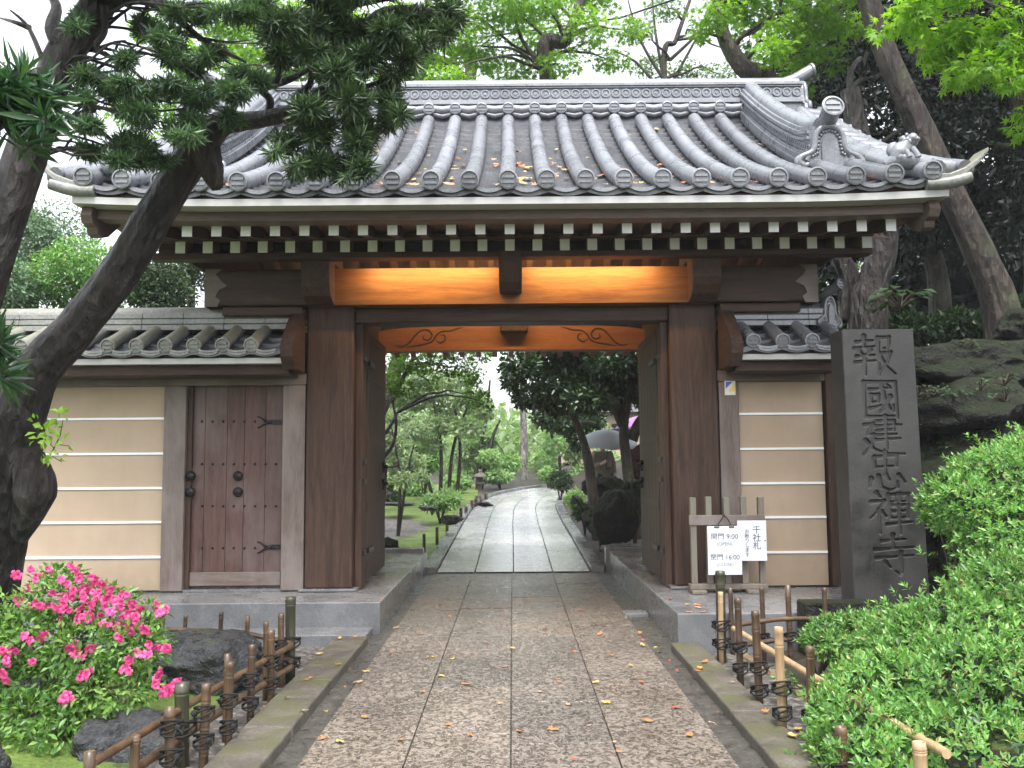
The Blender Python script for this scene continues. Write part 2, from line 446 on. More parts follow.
# pecked granite path slabs, wet
def path_mat(name, c0, c1, rlo, rhi, bstr):
    m, t, p, _ = new_mat(name)
    co = coords(t, (1, 0.72, 1))
    v = nd(t, 'ShaderNodeTexVoronoi', Scale=30, feature='SMOOTH_F1', Smoothness=0.6)
    dz = nd(t, 'ShaderNodeTexNoise', Scale=14, Detail=3)
    t.links.new(co, dz.inputs[0])
    wob = mixc(t, 0.06, co, dz.outputs[1], 'ADD')
    t.links.new(wob, v.inputs[0])
    n1 = nd(t, 'ShaderNodeTexNoise', Scale=1.7, Detail=6, Roughness=0.6); t.links.new(co, n1.inputs[0])
    n2 = nd(t, 'ShaderNodeTexNoise', Scale=110, Detail=4, Roughness=0.7); t.links.new(co, n2.inputs[0])
    g = t.nodes.new('ShaderNodeNewGeometry')
    c = ramp(t, n1.outputs[0], [(0.3, c0), (0.7, c1)])
    slab = ramp(t, g.outputs['Random Per Island'], [(0, (0.80, 0.80, 0.81)), (0.5, (1.0, 0.98, 0.95)), (1, (1.20, 1.15, 1.08))])
    c = mixc(t, 0.9, c, slab, 'MULTIPLY')
    c = mixc(t, 0.8, c, ramp(t, n2.outputs[0], [(0.35, (0.78, 0.78, 0.78)), (0.68, (1.15, 1.15, 1.15))]), 'MULTIPLY')
    c = mixc(t, 0.45, c, ramp(t, v.outputs[0], [(0.08, (0.30, 0.28, 0.26)), (0.42, (1.2, 1.2, 1.2))]), 'MULTIPLY')
    t.links.new(c, p.inputs['Base Color'])
    t.links.new(ramp(t, n1.outputs[0], [(0.35, (rlo,) * 3), (0.7, (rhi,) * 3)]), p.inputs['Roughness'])
    p.inputs['Specular IOR Level'].default_value = 0.5
    pk = nd(t, 'ShaderNodeTexNoise', Scale=27, Detail=2.0, Roughness=0.55, Distortion=1.2); t.links.new(coords(t, (1, 0.8, 1)), pk.inputs[0])
    pit = ramp(t, pk.outputs[0], [(0.38, (0, 0, 0)), (0.56, (1, 1, 1))])
    c = mixc(t, 0.9, c, ramp(t, pk.outputs[0], [(0.38, (0.40, 0.38, 0.37)), (0.56, (1.22, 1.22, 1.22))]), 'MULTIPLY')
    rs = nd(t, 'ShaderNodeTexNoise', Scale=0.9, Detail=5, Roughness=0.7); t.links.new(coords(t), rs.inputs[0])
    c = mixc(t, ramp(t, rs.outputs[0], [(0.55, (0, 0, 0)), (0.72, (0.28, 0.28, 0.28))]), c, mixc(t, 1.0, c, (1.15, 0.80, 0.58), 'MULTIPLY'))
    t.links.new(c, p.inputs['Base Color'])
    ad = nd(t, 'ShaderNodeMath', operation='MULTIPLY_ADD'); t.links.new(n2.outputs[0], ad.inputs[0]); ad.inputs[1].default_value = 0.2
    t.links.new(pit, ad.inputs[2])
    bump(t, p, ad.outputs[0], bstr, 0.008)
    return m
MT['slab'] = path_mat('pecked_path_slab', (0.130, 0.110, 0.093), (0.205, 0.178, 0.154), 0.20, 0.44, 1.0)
MT['slab_far'] = path_mat('wet_glare_path_slab', (0.30, 0.305, 0.33), (0.42, 0.425, 0.45), 0.18, 0.36, 0.8)  # wet sky glare on the far slabs put into a paler, bluer colour
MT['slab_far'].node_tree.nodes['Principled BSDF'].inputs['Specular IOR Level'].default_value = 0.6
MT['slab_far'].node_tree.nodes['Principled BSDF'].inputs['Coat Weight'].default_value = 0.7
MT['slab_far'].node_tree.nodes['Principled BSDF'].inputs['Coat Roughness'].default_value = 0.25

# ground: soil, pebbles, moss by where it grows
m, t, p, _ = new_mat('garden_ground')
co = coords(t)
v = nd(t, 'ShaderNodeTexVoronoi', Scale=26); t.links.new(co, v.inputs[0])
n1 = nd(t, 'ShaderNodeTexNoise', Scale=2.5, Detail=8, Roughness=0.65); t.links.new(co, n1.inputs[0])
n2 = nd(t, 'ShaderNodeTexNoise', Scale=60, Detail=5, Roughness=0.7); t.links.new(co, n2.inputs[0])
peb = mixc(t, 0.65, ramp(t, v.outputs['Color'], [(0.0, (0.06, 0.055, 0.05)), (0.55, (0.17, 0.155, 0.14)), (1, (0.34, 0.32, 0.30))]),
           ramp(t, v.outputs[0], [(0.1, (1.1, 1.1, 1.1)), (0.75, (0.25, 0.25, 0.25))]), 'MULTIPLY')
soil = ramp(t, n1.outputs[0], [(0.3, (0.012, 0.010, 0.008)), (0.7, (0.038, 0.030, 0.024))])
soil = mixc(t, 0.8, soil, ramp(t, n2.outputs[0], [(0.35, (0.5, 0.5, 0.5)), (0.7, (1.5, 1.4, 1.3))]), 'MULTIPLY')
moss = ramp(t, n1.outputs[0], [(0.3, (0.036, 0.056, 0.010)), (0.55, (0.105, 0.165, 0.024)), (0.75, (0.18, 0.25, 0.045))])
moss = mixc(t, 0.7, moss, ramp(t, n2.outputs[0], [(0.3, (0.5, 0.5, 0.5)), (0.7, (1.4, 1.4, 1.3))]), 'MULTIPLY')
aM = nd(t, 'ShaderNodeAttribute', attribute_name='moss'); aG = nd(t, 'ShaderNodeAttribute', attribute_name='gravel')
jm = nd(t, 'ShaderNodeMath', operation='MULTIPLY_ADD'); t.links.new(n1.outputs[0], jm.inputs[0]); jm.inputs[1].default_value = 1.0; t.links.new(aM.outputs['Fac'], jm.inputs[2])
c = mixc(t, aG.outputs['Fac'], soil, peb)
c = mixc(t, ramp(t, jm.outputs[0], [(0.88, (0, 0, 0)), (1.08, (1, 1, 1))]), c, moss)
t.links.new(c, p.inputs['Base Color']); p.inputs['Roughness'].default_value = 0.62
ad = nd(t, 'ShaderNodeMath', operation='MULTIPLY_ADD'); t.links.new(v.outputs[0], ad.inputs[0]); ad.inputs[1].default_value = -0.6; t.links.new(n2.outputs[0], ad.inputs[2])
bump(t, p, ad.outputs[0], 0.8, 0.02)
MT['ground'] = m

# ------------------------------------------------------------------ ground, path, kerbs
def sstep(a, b, x):
    u = np.clip((x - a) / (b - a), 0, 1)
    return u * u * (3 - 2 * u)

def ground_h(X, Y):
    X, Y = np.asarray(X, float), np.asarray(Y, float)
    h = np.full(np.broadcast(X, Y).shape, -0.045) + 0.0 * (X + Y)
    h = h + 0.032 * np.clip(Y - 13, 0, 32)
    # wooded bank on the right, climbing in two ledges
    e = X - 4.25 + 0.10 * (Y - 9.5)
    bank = (1.05 * sstep(0.0, 0.55, e) + 1.1 * sstep(0.75, 1.35, e) + 4.5 * sstep(1.3, 9.0, e)) * sstep(7.4, 8.9, Y) * (1 - sstep(24, 60, Y)) * (1 - 0.55 * sstep(13, 15, Y))
    h = h + bank * (1 + 0.12 * np.sin(X * 2.3 + Y * 1.7))
    # gentle rise on the far left behind the wall
    h = h + 3.0 * sstep(5.5, 12, -X) * sstep(10.5, 14, Y)
    # the bank beside the far path, where people stand
    h = h + 0.34 * np.exp(-(((X - 2.45) / 0.75) ** 4 + ((Y - 19.1) / 1.3) ** 4))
    # little mounds under the azalea
    h = h + 0.12 * np.exp(-(((X + 2.9) / 0.7) ** 2 + ((Y - 5.3) / 0.9) ** 2)) + 0.10 * np.exp(-(((X - 3.0) / 0.8) ** 2 + ((Y - 5.4) / 1.1) ** 2))
    h = h + 0.02 * np.sin(X * 3.1) * np.sin(Y * 2.7) * (np.abs(X) > 1.75)
    return h

def gh(x, y): return float(ground_h(x, y))

def spaced(lo, hi, f0, f1, fine, coarse):
    a = [lo]
    while a[-1] < hi:
        x = a[-1]
        d = max(f0 - x, x - f1, 0)
        a.append(x + fine + d * coarse)
    return np.array(a)

xs = spaced(-85, 85, -7, 9, 0.11, 0.10)
ys = spaced(-14, 95, 3.4, 18, 0.11, 0.07)
GX, GY = np.meshgrid(xs, ys)
GZ = ground_h(GX, GY)
nx, ny = len(xs), len(ys)
idx = np.arange(nx * ny).reshape(ny, nx)
F = np.stack([idx[:-1, :-1], idx[:-1, 1:], idx[1:, 1:], idx[1:, :-1]], -1).reshape(-1, 4)
moss = 0.22 + 0.0 * GX
moss = np.where((GX < -1.95) & (GY < 7.2), 0.55, moss)
moss = np.where((GX < -1.2) & (GY > 13.2), 0.75, moss)
moss = np.where((GX > 3.6) & (GY > 7.3), 0.22, moss)
moss = np.where((GX > 1.3) & (GY < 7.4), 0.30, moss)
gp = np.exp(-(((GX + 3.1) / 1.5) ** 2 + ((GY - 19.5) / 3.0) ** 2))
moss = np.where(gp > 0.5, 0.05, moss)
moss = np.where(GY > 36, 0.3, moss)
grav = np.where((np.abs(GX) < 2.0) & (GY < 9), 0.9, 0.0)
grav = np.maximum(grav, np.where(gp > 0.45, 0.95, 0))
link('ground', np_mesh('ground', np.stack([GX, GY, GZ], -1), F, True, {'moss': moss.ravel(), 'gravel': grav.ravel()}), MT['ground'])['kind'] = 'structure'

# near path: four columns of slabs with open joints
mb = MB()
colx = [-1.127, -0.575, -0.022, 0.545, 1.145]
rr = random.Random(3)
for k in range(4):
    y = -3.0 + rr.uniform(0, 1)
    while y < 12.8:
        l = rr.uniform(0.85, 1.25)
        y1 = min(y + l, 12.8)
        if y < 9.75 < y1 and y1 - 9.75 > 0.2: y1 = 9.75
        if 12.8 - y1 < 0.3: y1 = 12.8
        g = 0.0045; gy = 0.0035
        dz = rr.uniform(-0.004, 0.004)
        x0, x1, z0, z1 = colx[k] + g, colx[k + 1] - g, -0.09, dz
        b = 0.002
        v = [(x0, y + gy, z0), (x1, y + gy, z0), (x1, y1 - gy, z0), (x0, y1 - gy, z0),
             (x0, y + gy, z1 - b), (x1, y + gy, z1 - b), (x1, y1 - gy, z1 - b), (x0, y1 - gy, z1 - b),
             (x0 + b, y + gy + b, z1), (x1 - b, y + gy + b, z1), (x1 - b, y1 - gy - b, z1), (x0 + b, y1 - gy - b, z1)]
        f = [(0, 1, 5, 4), (1, 2, 6, 5), (2, 3, 7, 6), (3, 0, 4, 7), (4, 5, 9, 8), (5, 6, 10, 9), (6, 7, 11, 10), (7, 4, 8, 11), (8, 9, 10, 11)]
        mb.add(v, f)
        y = y1
mb.build('stone_path', MT['slab'])['kind'] = 'structure'
# bed the slabs lie in, and the silted gutters beside them
MB().box(-1.32, 1.42, -3, 13.1, -0.2, -0.014).build('path_bed', MT['gutter'])['kind'] = 'structure'

# far path bending right, gently uphill
cl = [(0.0, 13.05), (0.0, 17), (0.0, 21), (0.08, 25), (0.45, 28.5), (1.3, 31.5), (2.7, 34), (4.6, 36), (7.5, 37.5)]
def cl_pts(n=60):
    out = []
    N = len(cl)
    for i in range(N - 1):
        a, b, c, d = [Vector((*cl[j], 0)) for j in (max(i - 1, 0), i, i + 1, min(i + 2, N - 1))]
        for j in range(8):
            u = j / 8
            out.append(0.5 * ((2 * b) + (c - a) * u + (2 * a - 5 * b + 4 * c - d) * u * u + (3 * b - a - 3 * c + d) * u ** 3))
    return out + [Vector((*cl[-1], 0))]
CLP = cl_pts()
def offset_line(o):
    res = []
    for i, q in enumerate(CLP):
        d = (CLP[min(i + 1, len(CLP) - 1)] - CLP[max(i - 1, 0)]).normalized()
        s = Vector((d.y, -d.x, 0))
        res.append(q + s * o)
    return res
def far_z(y): return 0.032 * max(0, min(y - 13, 32))
offs = [-1.10, -0.55, 0.0, 0.56, 1.10]
mb = MB()
for k in range(4):
    A, B = offset_line(offs[k] + 0.008), offset_line(offs[k + 1] - 0.008)
    i = 0
    while i < len(A) - 1:
        j = min(i + rr.choice((2, 3)), len(A) - 1)
        dz = 0.001 * rr.uniform(-1, 1)
        L = [(p.x, p.y, far_z(p.y) + dz) for p in A[i:j + 1]]
        Rr = [(p.x, p.y, far_z(p.y) + dz) for p in B[i:j + 1]]
        n = len(L)
        mb.add(L + Rr, [(q, n + q, n + q + 1, q + 1) for q in range(n - 1)])
        i = j
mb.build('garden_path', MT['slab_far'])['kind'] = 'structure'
for o0, o1 in ((-1.30, -1.11), (1.11, 1.30)):
    A, B = offset_line(o0), offset_line(o1)
    mb = MB()
    for i in range(len(A) - 1):
        z0, z1 = far_z(A[i].y), far_z(A[i + 1].y)
        v = []
        for zz in (-0.1, 0.07):
            v += [(A[i].x, A[i].y, z0 + zz), (B[i].x, B[i].y, z0 + zz), (B[i + 1].x, B[i + 1].y, z1 + zz), (A[i + 1].x, A[i + 1].y, z1 + zz)]
        mb.add(v, [(4, 5, 6, 7), (0, 1, 5, 4), (1, 2, 6, 5), (2, 3, 7, 6), (3, 0, 4, 7)])
    mb.build('garden_kerb', MT['granite'])['kind'] = 'structure'
# stone drain across the path at the back of the gate
mb = MB().box(-1.30, 1.36, 12.805, 13.045, -0.05, -0.018)
mb.build('cross_drain', MT['gutter'])['kind'] = 'structure'
# near kerbs
mb = MB(); y = 0.5
while y < 8.0:
    y1 = min(y + rr.uniform(1.0, 1.5), 8.02); mb.box(-1.56, -1.275, y + .004, y1 - .004, -0.1, 0.055 + rr.uniform(-.005, .005)); y = y1
mb.build('path_kerb', MT['kerb'], bevel=0.012)['kind'] = 'structure'
mb = MB(); y = 0.5
while y < 7.65:
    y1 = min(y + rr.uniform(1.0, 1.5), 7.66); mb.box(1.305, 1.54, y + .004, y1 - .004, -0.1, 0.05 + rr.uniform(-.005, .005)); y = y1
mb.build('path_kerb', MT['kerb'], bevel=0.012)['kind'] = 'structure'
# ------------------------------------------------------------------ stone platforms
PZ = 0.28
pl = thing('stone_platform', (-3.4, 9.5, 0), 'grey granite platform under the side door and left gate post', 'platform')
MB().box(-6.6, -1.235, 8.46, 13.08, -0.1, PZ).build('base_block', MT['granite'], pl, bevel=0.01)
MB().box(-6.6, -1.30, 8.07, 8.457, -0.1, 0.055).build('step', MT['granite'], pl, bevel=0.008)
pr = thing('stone_platform', (2.4, 9.5, 0), 'grey granite platform under the notice rack and right gate post', 'platform')
MB().box(1.375, 3.34, 7.70, 13.08, -0.1, PZ).build('base_block', MT['granite'], pr, bevel=0.01)
# low granite walls that close the platforms at the back
MB().box(-3.2, -1.30, 13.1, 13.32, -0.1, 0.33).build('low_granite_wall', MT['granite'], bevel=0.01, origin=(-2.2, 13.2, 0))
tag(bpy.data.objects['low_granite_wall'], 'low granite edging block beside mossy lawn behind left door leaf', 'low wall')
o = MB().box(1.33, 3.2, 13.1, 13.32, -0.1, 0.33).build('low_granite_wall', MT['granite'], bevel=0.01, origin=(2.2, 13.2, 0))
tag(o, 'low granite edging block below the dark boulder behind right door leaf', 'low wall')

# ------------------------------------------------------------------ the gate
gate = thing('temple_gate', (0, 9.5, PZ), 'wooden temple gate with grey tiled roof and open door leaves over stone path', 'gate')
PX0, PX1 = 1.62, 2.10            # posts' inner and outer faces
PYF, PYB = 9.16, 9.56
for s in (-1, 1):
    b = MB().box(*sorted((s * (PX0 - .05), s * (PX1 + .05))), PYF - .05, PYB + .05, PZ + .003, PZ + 0.03)
    b.build('base_stone', MT['granite'], gate, bevel=0.008)
    MB().box(*sorted((s * PX0, s * PX1)), PYF, PYB, PZ + .03, 3.18).build('post', MT['gate_z'], gate, bevel=0.018)
    # iron shoe at the foot, thinner jamb beside the leaf
    MB().box(*sorted((s * (PX0 - .075), s * (PX0 - .002))), PYF + .12, PYB - .03, PZ + .004, 3.02).build('door_jamb', MT['gate_z'], gate, bevel=0.008)
    # rear post
    MB().box(*sorted((s * 1.84, s * 2.14)), 12.3, 12.6, PZ + .003, 3.6).build('rear_post', MT['gate_z'], gate, bevel=0.015)
    # tie beams from front to rear posts
    MB().box(*sorted((s * 1.90, s * 2.06)), 9.57, 12.295, 2.72, 2.95).build('tie_beam', MT['gate_y'], gate, bevel=0.01)
# door sill stone
MB().box(-1.235 + 2.36, 1.37, 9.3, 9.5, -0.06, 0.02).build('sill_stone', MT['granite'], gate, bevel=0.008)
# kabuki, the great beam, with curved pale ends
zk0, zk1 = PT(512, 303.5, 9.02).z, PT(512, 267.5, 9.02).z
kx = 3.10
MB().box(-1.80, 1.80, 9.02, 9.60, zk0, zk1).build('great_beam', MT['kabuki'], gate)
for s in (-1, 1): MB().box(*sorted((s * 1.802, s * kx)), 9.02, 9.60, zk0, zk1).build('unlit_beam_end', MT['gate_x'], gate, bevel=0.02)  # ends of the same beam past the lamps, their shade given by darker wood
for s in (-1, 1):
    # weathered grey cap with a scalloped inner edge
    out = [(kx + .012, zk0 - .01), (kx + .012, zk1 + .008), (kx - .17, zk1 + .008), (kx - .10, zk1 - .05), (kx - .15, zk1 - .11), (kx - .22, zk1 - .17), (kx - .13, zk1 - .21), (kx - .10, zk1 - .28), (kx - .15, zk0 + .05), (kx - .12, zk0 - .01)]
    pts = [(s * a, b) for a, b in out]
    if s < 0: pts = pts[::-1]
    MB().prism(pts, 'y', 9.008, 9.017).box(*sorted((s * (kx + .002), s * (kx + .012))), 9.0175, 9.61, zk0 - .01, zk1 + .008).build('beam_end_cap', MT['frame_x'], gate)
# shadow ledge under the beam ends, resting on the wall roofs
for s in (-1, 1):
    MB().box(*sorted((s * 2.12, s * 2.95)), 9.06, 9.5, zk0 - .10, zk0 - .003).build('corbel', MT['gate_x'], gate, bevel=0.02)
# lintel between the posts
zl0, zl1 = PT(512, 323, 9.3).z, zk0 - .003
MB().box(-PX0 + .002, PX0 - .002, 9.22, 9.50, zl0, zl1).build('door_lintel', MT['gate_x'], gate, bevel=0.012)
# arms over the posts that carry the purlin
def arm(x0, x1, y0, z0, z1, name, mat):
    poly = [(9.015, z0), (y0 + .22, z0), (y0 + .10, z0 + .05), (y0 + .03, z0 + .13), (y0, z0 + .2), (y0, z1), (9.015, z1)]
    MB().prism(poly, 'x', x0, x1).build(name, mat, gate, bevel=0.01)
za0 = PT(512, 301, 8.9).z
for s in (-1, 1):
    a, b = sorted((s * 1.79, s * 2.07))
    arm(a, b, 8.72, za0, 3.60, 'bracket_arm', MT['gate_y'])
    a, b = sorted((s * 1.81, s * 2.05))
    MB().box(a, b, 8.85, 9.55, 3.605, 3.80).build('bracket_block', MT['gate_y'], gate, bevel=0.01)
zc0 = PT(512, 287, 8.65).z
arm(PT(499, 280, 8.7).x, PT(522, 280, 8.7).x, 8.55, zc0, 3.60, 'hanging_bracket', MT['gate_y'])
# eave purlin
zp0, zp1 = PT(512, 256.5, 8.60).z, PT(512, 250, 8.60).z
MB().box(-3.50, 3.50, 8.79, 8.82, zp0 + .08, 3.95).build('eave_infill', MT['gate_x'], gate)
MB().box(-3.52, 3.52, 8.60, 8.77, zp0, zp1 - .004).build('eave_purlin', MT['gate_x'], gate, bevel=0.01)
# rear carved beam (rainbow beam) with cloud scrolls
zr0, zr1 = PT(512, 351, 12.35).z, PT(512, 326, 12.35).z
n = 24
xr = 1.84
prof = [(-xr + 2 * xr * i / n, zr0 + 0.008 + 0.012 * math.cos(math.pi * (i / n - .5))) for i in range(n + 1)]
top = [(-xr + 2 * xr * i / n, zr1 - 0.06 * abs(2 * i / n - 1) ** 6) for i in range(n + 1)]
cb = MB().prism(prof + top[::-1], 'y', 12.35, 12.60).build('carved_beam', wood_mat('carved_beam_wood', (0.15, 0.052, 0.018), (0.27, 0.105, 0.036), 'x', grain=0.8), gate)
scroll = [(0.0, .02), (.10, .0), (.2, .05), (.28, .14), (.36, .21), (.46, .22), (.52, .15), (.47, .09), (.40, .11), (.41, .16)]
scroll2 = [(.16, -.01), (.28, .01), (.40, .03), (.52, .07), (.58, .15), (.66, .20), (.78, .21), (.88, .24), (.95, .25)]
scroll3 = [(.56, .10), (.63, .05), (.70, .09), (.69, .15), (.63, .15)]
for s in (-1, 1):
    mb = MB()
    for sc in (scroll, scroll2, scroll3):
        mb.tube([(s * (1.62 - a), 12.352, zr0 + .07 + b * 1.05) for a, b in sc], [.004] + [.014] * (len(sc) - 2) + [.003], 6, sub=4)
    mb.build('cloud_carving', MT['gate_x'], cb)
MB().box(PT(500, 322, 12.2).x, PT(528, 322, 12.2).x, 12.14, 12.345, PT(512, 332, 12.2).z, PT(512, 316, 12.2).z).build('beam_block', MT['gate_y'], gate, bevel=0.02)
MB().box(-3.6, 3.6, 12.62, 12.8, 3.50, 3.66).build('rear_purlin', MT['gate_x'], gate, bevel=0.01)
# the two leaves, swung inward
for s in (-1, 1):
    x0, x1 = sorted((s * 1.615, s * 1.545))
    leaf = MB()
    y = 9.56
    for i in range(6):
        leaf.box(x0, x1, y + .001, y + .232, PZ + .05, 2.96); y += .233
    leaf = leaf.build('door_leaf', MT['gate_z'], gate, bevel=0.006)
    xi = s * 1.545
    mb = MB()
    for zz in (0.42, 1.05, 1.75, 2.45, 2.88):
        mb.box(*sorted((xi, xi - s * .005)), 9.58, 10.94, zz, zz + .09)
    mb.build('ledge', MT['gate_y'], leaf, bevel=0.005)
    for zz, yy in ((1.32, 10.75), (1.52, 10.75), (0.62, 9.75), (2.6, 9.75)):
        m_ = MB()
        if zz in (1.32, 1.52):
            for a in (0.5, 2.6, 4.7):
                m_.beam((xi - s * .012, yy, zz), (xi - s * .012, yy + .075 * math.cos(a), zz + .075 * math.sin(a)), .03, .03, up=(1, 0, 0))
            m_.lathe([(.028, 0), (.022, .03), (.005, .045)], (xi - s * .02, yy, zz), 10, (-s, 0, 0))
        else:
            m_.box(*sorted((xi - s * .003, xi - s * .03)), yy - .16, yy + .16, zz, zz + .05)
        m_.build('iron_fitting', MT['iron'], leaf)
# front hinges on the posts' inner corners
for s in (-1, 1):
    for zz in (0.62, 1.35, 1.55, 2.62):
        MB().box(*sorted((s * (PX0 - .077), s * (PX0 - .10))), 9.30, 9.42, zz, zz + .05).build('hinge_plate', MT['iron'], gate, bevel=0.004)

# --- roof
NX, PITCHX = 11, 0.333
XR = 3.86
EY, RY = 7.62, 11.12
def rz(s): return 3.957 + 1.953 * (0.70 * s + 0.30 * s * s)
def ry(s): return EY + (RY - EY) * s
def lift(x, s): return 0.075 * max(0, (abs(x) - 2.4) / 1.5) ** 2 * (1 - 0.7 * s)
mb = MB()
V, Fc = [], []
ncourse, per = 20, 6
xcols = []
for k in range(-12, 12):
    for j in range(per):
        xcols.append(((k + j / per) * PITCHX, 0.035 * math.sin(math.pi * j / per)))
xcols.append((12 * PITCHX, 0))
xcols = [(x, d) for x, d in xcols if abs(x) <= XR + .01]
rows = [(0.0, -0.072)]
for i in range(ncourse):
    rows += [(i / ncourse, 0.0), ((i + 1) / ncourse - 1e-4, -0.046)]
for s, dz in rows:
    for x, d in xcols:
        V.append((x, ry(s) - (0.0 if dz > -.05 else 0.0), rz(s) + dz - d * (1 if dz > -.05 else 1.0) + lift(x, s)))
nc = len(xcols)
for i in range(len(rows) - 1):
    for j in range(nc - 1):
        Fc.append((i * nc + j, i * nc + j + 1, (i + 1) * nc + j + 1, (i + 1) * nc + j))
mb.add(V, Fc)
# rear slope bed
V, Fc = [], []
RE = (14.95, 3.52)
for i in range(13):
    s = i / 12
    for x in (-XR, -2, 0, 2, XR):
        V.append((x, RY + .36 + (RE[0] - RY - .36) * s, rz(1) + (RE[1] - rz(1)) * (1.25 * s - .25 * s * s)))
for i in range(12):
    for j in range(4):
        Fc.append((i * 5 + j, i * 5 + j + 1, (i + 1) * 5 + j + 1, (i + 1) * 5 + j))
mb.add(V, Fc)
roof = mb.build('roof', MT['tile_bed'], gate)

def disc(mb, c, r, ax=(0, -1, 0), bars=True, up=Vector((0, 0, 1))):
    """round tile end: raised rim and the crest of two bars"""
    ax = Vector(ax).normalized(); c = Vector(c)
    mb.lathe([(r * .98, 0), (r, .012), (r, .03), (r * .84, .034), (r * .80, .018), (0.001, .018)], c, 20, ax, smooth=False)
    if bars:
        side = ax.cross(up).normalized(); u = side.cross(ax)
        for q in (-.27, .27):
            a = c + ax * .023 + u * (r * q)
            w = r * .62
            mb.beam(a - side * w, a + side * w, r * .26, .014, up=ax)
def barrel(x, s0=0.0, s1=0.955, r=0.079, wob=0):
    mb = MB()
    n = 12
    for i in range(n):
        a, b = s0 + (s1 - s0) * i / n, s0 + (s1 - s0) * (i + 1) / n + .004
        pa, pb = [Vector((x + wob * math.sin(9 * q), ry(q), rz(q) + .028 + lift(x, q))) for q in (a, b)]
        mb.tube([pa, (pa + pb) / 2, pb], [r + .0006, r, r - .0006], 16, caps=False)
    p0 = Vector((x, ry(s0), rz(s0) + .028 + lift(x, s0)))
    d = Vector((0, -1, -.12))
    disc(mb, p0 + Vector((0, -.028, .004)), r + .006, d)
    mb.tube([p0 + Vector((0, -.03, .004)), p0 + Vector((0, .05, .0))], r + .001, 16)
    return mb
for k in range(-NX, NX + 1):
    barrel(k * PITCHX - .02, wob=random.uniform(-.004, .004)).build('tile_row', MT['tile'], roof)
# drooping fronts of the flat tiles between the rows
mb = MB()
for k in range(-NX, NX):
    xc = (k + .5) * PITCHX - .02
    L = []
    for i in range(9):
        u = -1 + i / 4
        x = xc + u * (PITCHX / 2 - .035)
        z = rz(0) - .010 - .034 * (1 - u * u) + lift(x, 0)
        L.append((x, z))
    poly = [(x, z) for x, z in L] + [(x, z - .026 - .008 * (1 - ((x - xc) / .13) ** 2)) for x, z in reversed(L)]
    mb.prism(poly, 'y', EY - .022, EY + .02)
mb.build('eave_tile_band', MT['tile'], roof)

# ridge: stacked courses, a band of rings, roller of round tiles
rx = 3.72
yr = RY + .17
yf = yr - .23
RZ = lambda y: PT(512, y, yf).z
ridge = MB()
zb = RZ(100)
zlow = rz(1) - .2
ridge.box(-rx, rx, yr - .20, yr + .23, zlow, RZ(104))
for i, (w, a, b) in enumerate(((.245, 104, 101.2), (.225, 101, 99), (.215, 87.6, 86.2), (.235, 86, 83))):
    ridge.box(-rx - .01 * (i % 2), rx + .01 * (i % 2), yr - w, yr + w, RZ(a), RZ(b) - .002)
ridge.box(-rx + .01, rx - .01, yr - .185, yr + .185, RZ(98.95), RZ(87.7))
ztop = RZ(83)
ridge.tube([(-rx, yr, ztop), (0, yr, ztop), (rx, yr, ztop)], .13, 14)
x = -rx + .08
while x < rx:
    ridge.lathe([(.058, 0), (.058, .022), (.043, .024), (.038, .008), (.018, .010), (.016, .02), (.001, .02)], (x, yr - .186, RZ(93)), 14, (0, -1, 0), smooth=False)
    x += .128
ridge.build('ridge', MT['tile'], roof)
mb = MB()
for k in range(-NX + 1, NX):
    xk = k * PITCHX - .02
    disc(mb, (xk, yr - .30, RZ(111)), .075)
    mb.tube([(xk, yr - .30, RZ(111)), (xk, yr - .1, RZ(111))], .07, 14)
    if k < NX - 1:
        mb.tube([(xk + .05, yr - .25, RZ(110)), (xk + PITCHX / 2, yr - .25, RZ(111)), (xk + PITCHX - .05, yr - .25, RZ(110))], .058, 12)
        mb.tube([(xk + .05, yr - .26, RZ(115)), (xk + PITCHX / 2, yr - .26, RZ(117)), (xk + PITCHX - .05, yr - .26, RZ(115))], .03, 8)
mb.build('ridge_skirt', MT['tile'], roof)
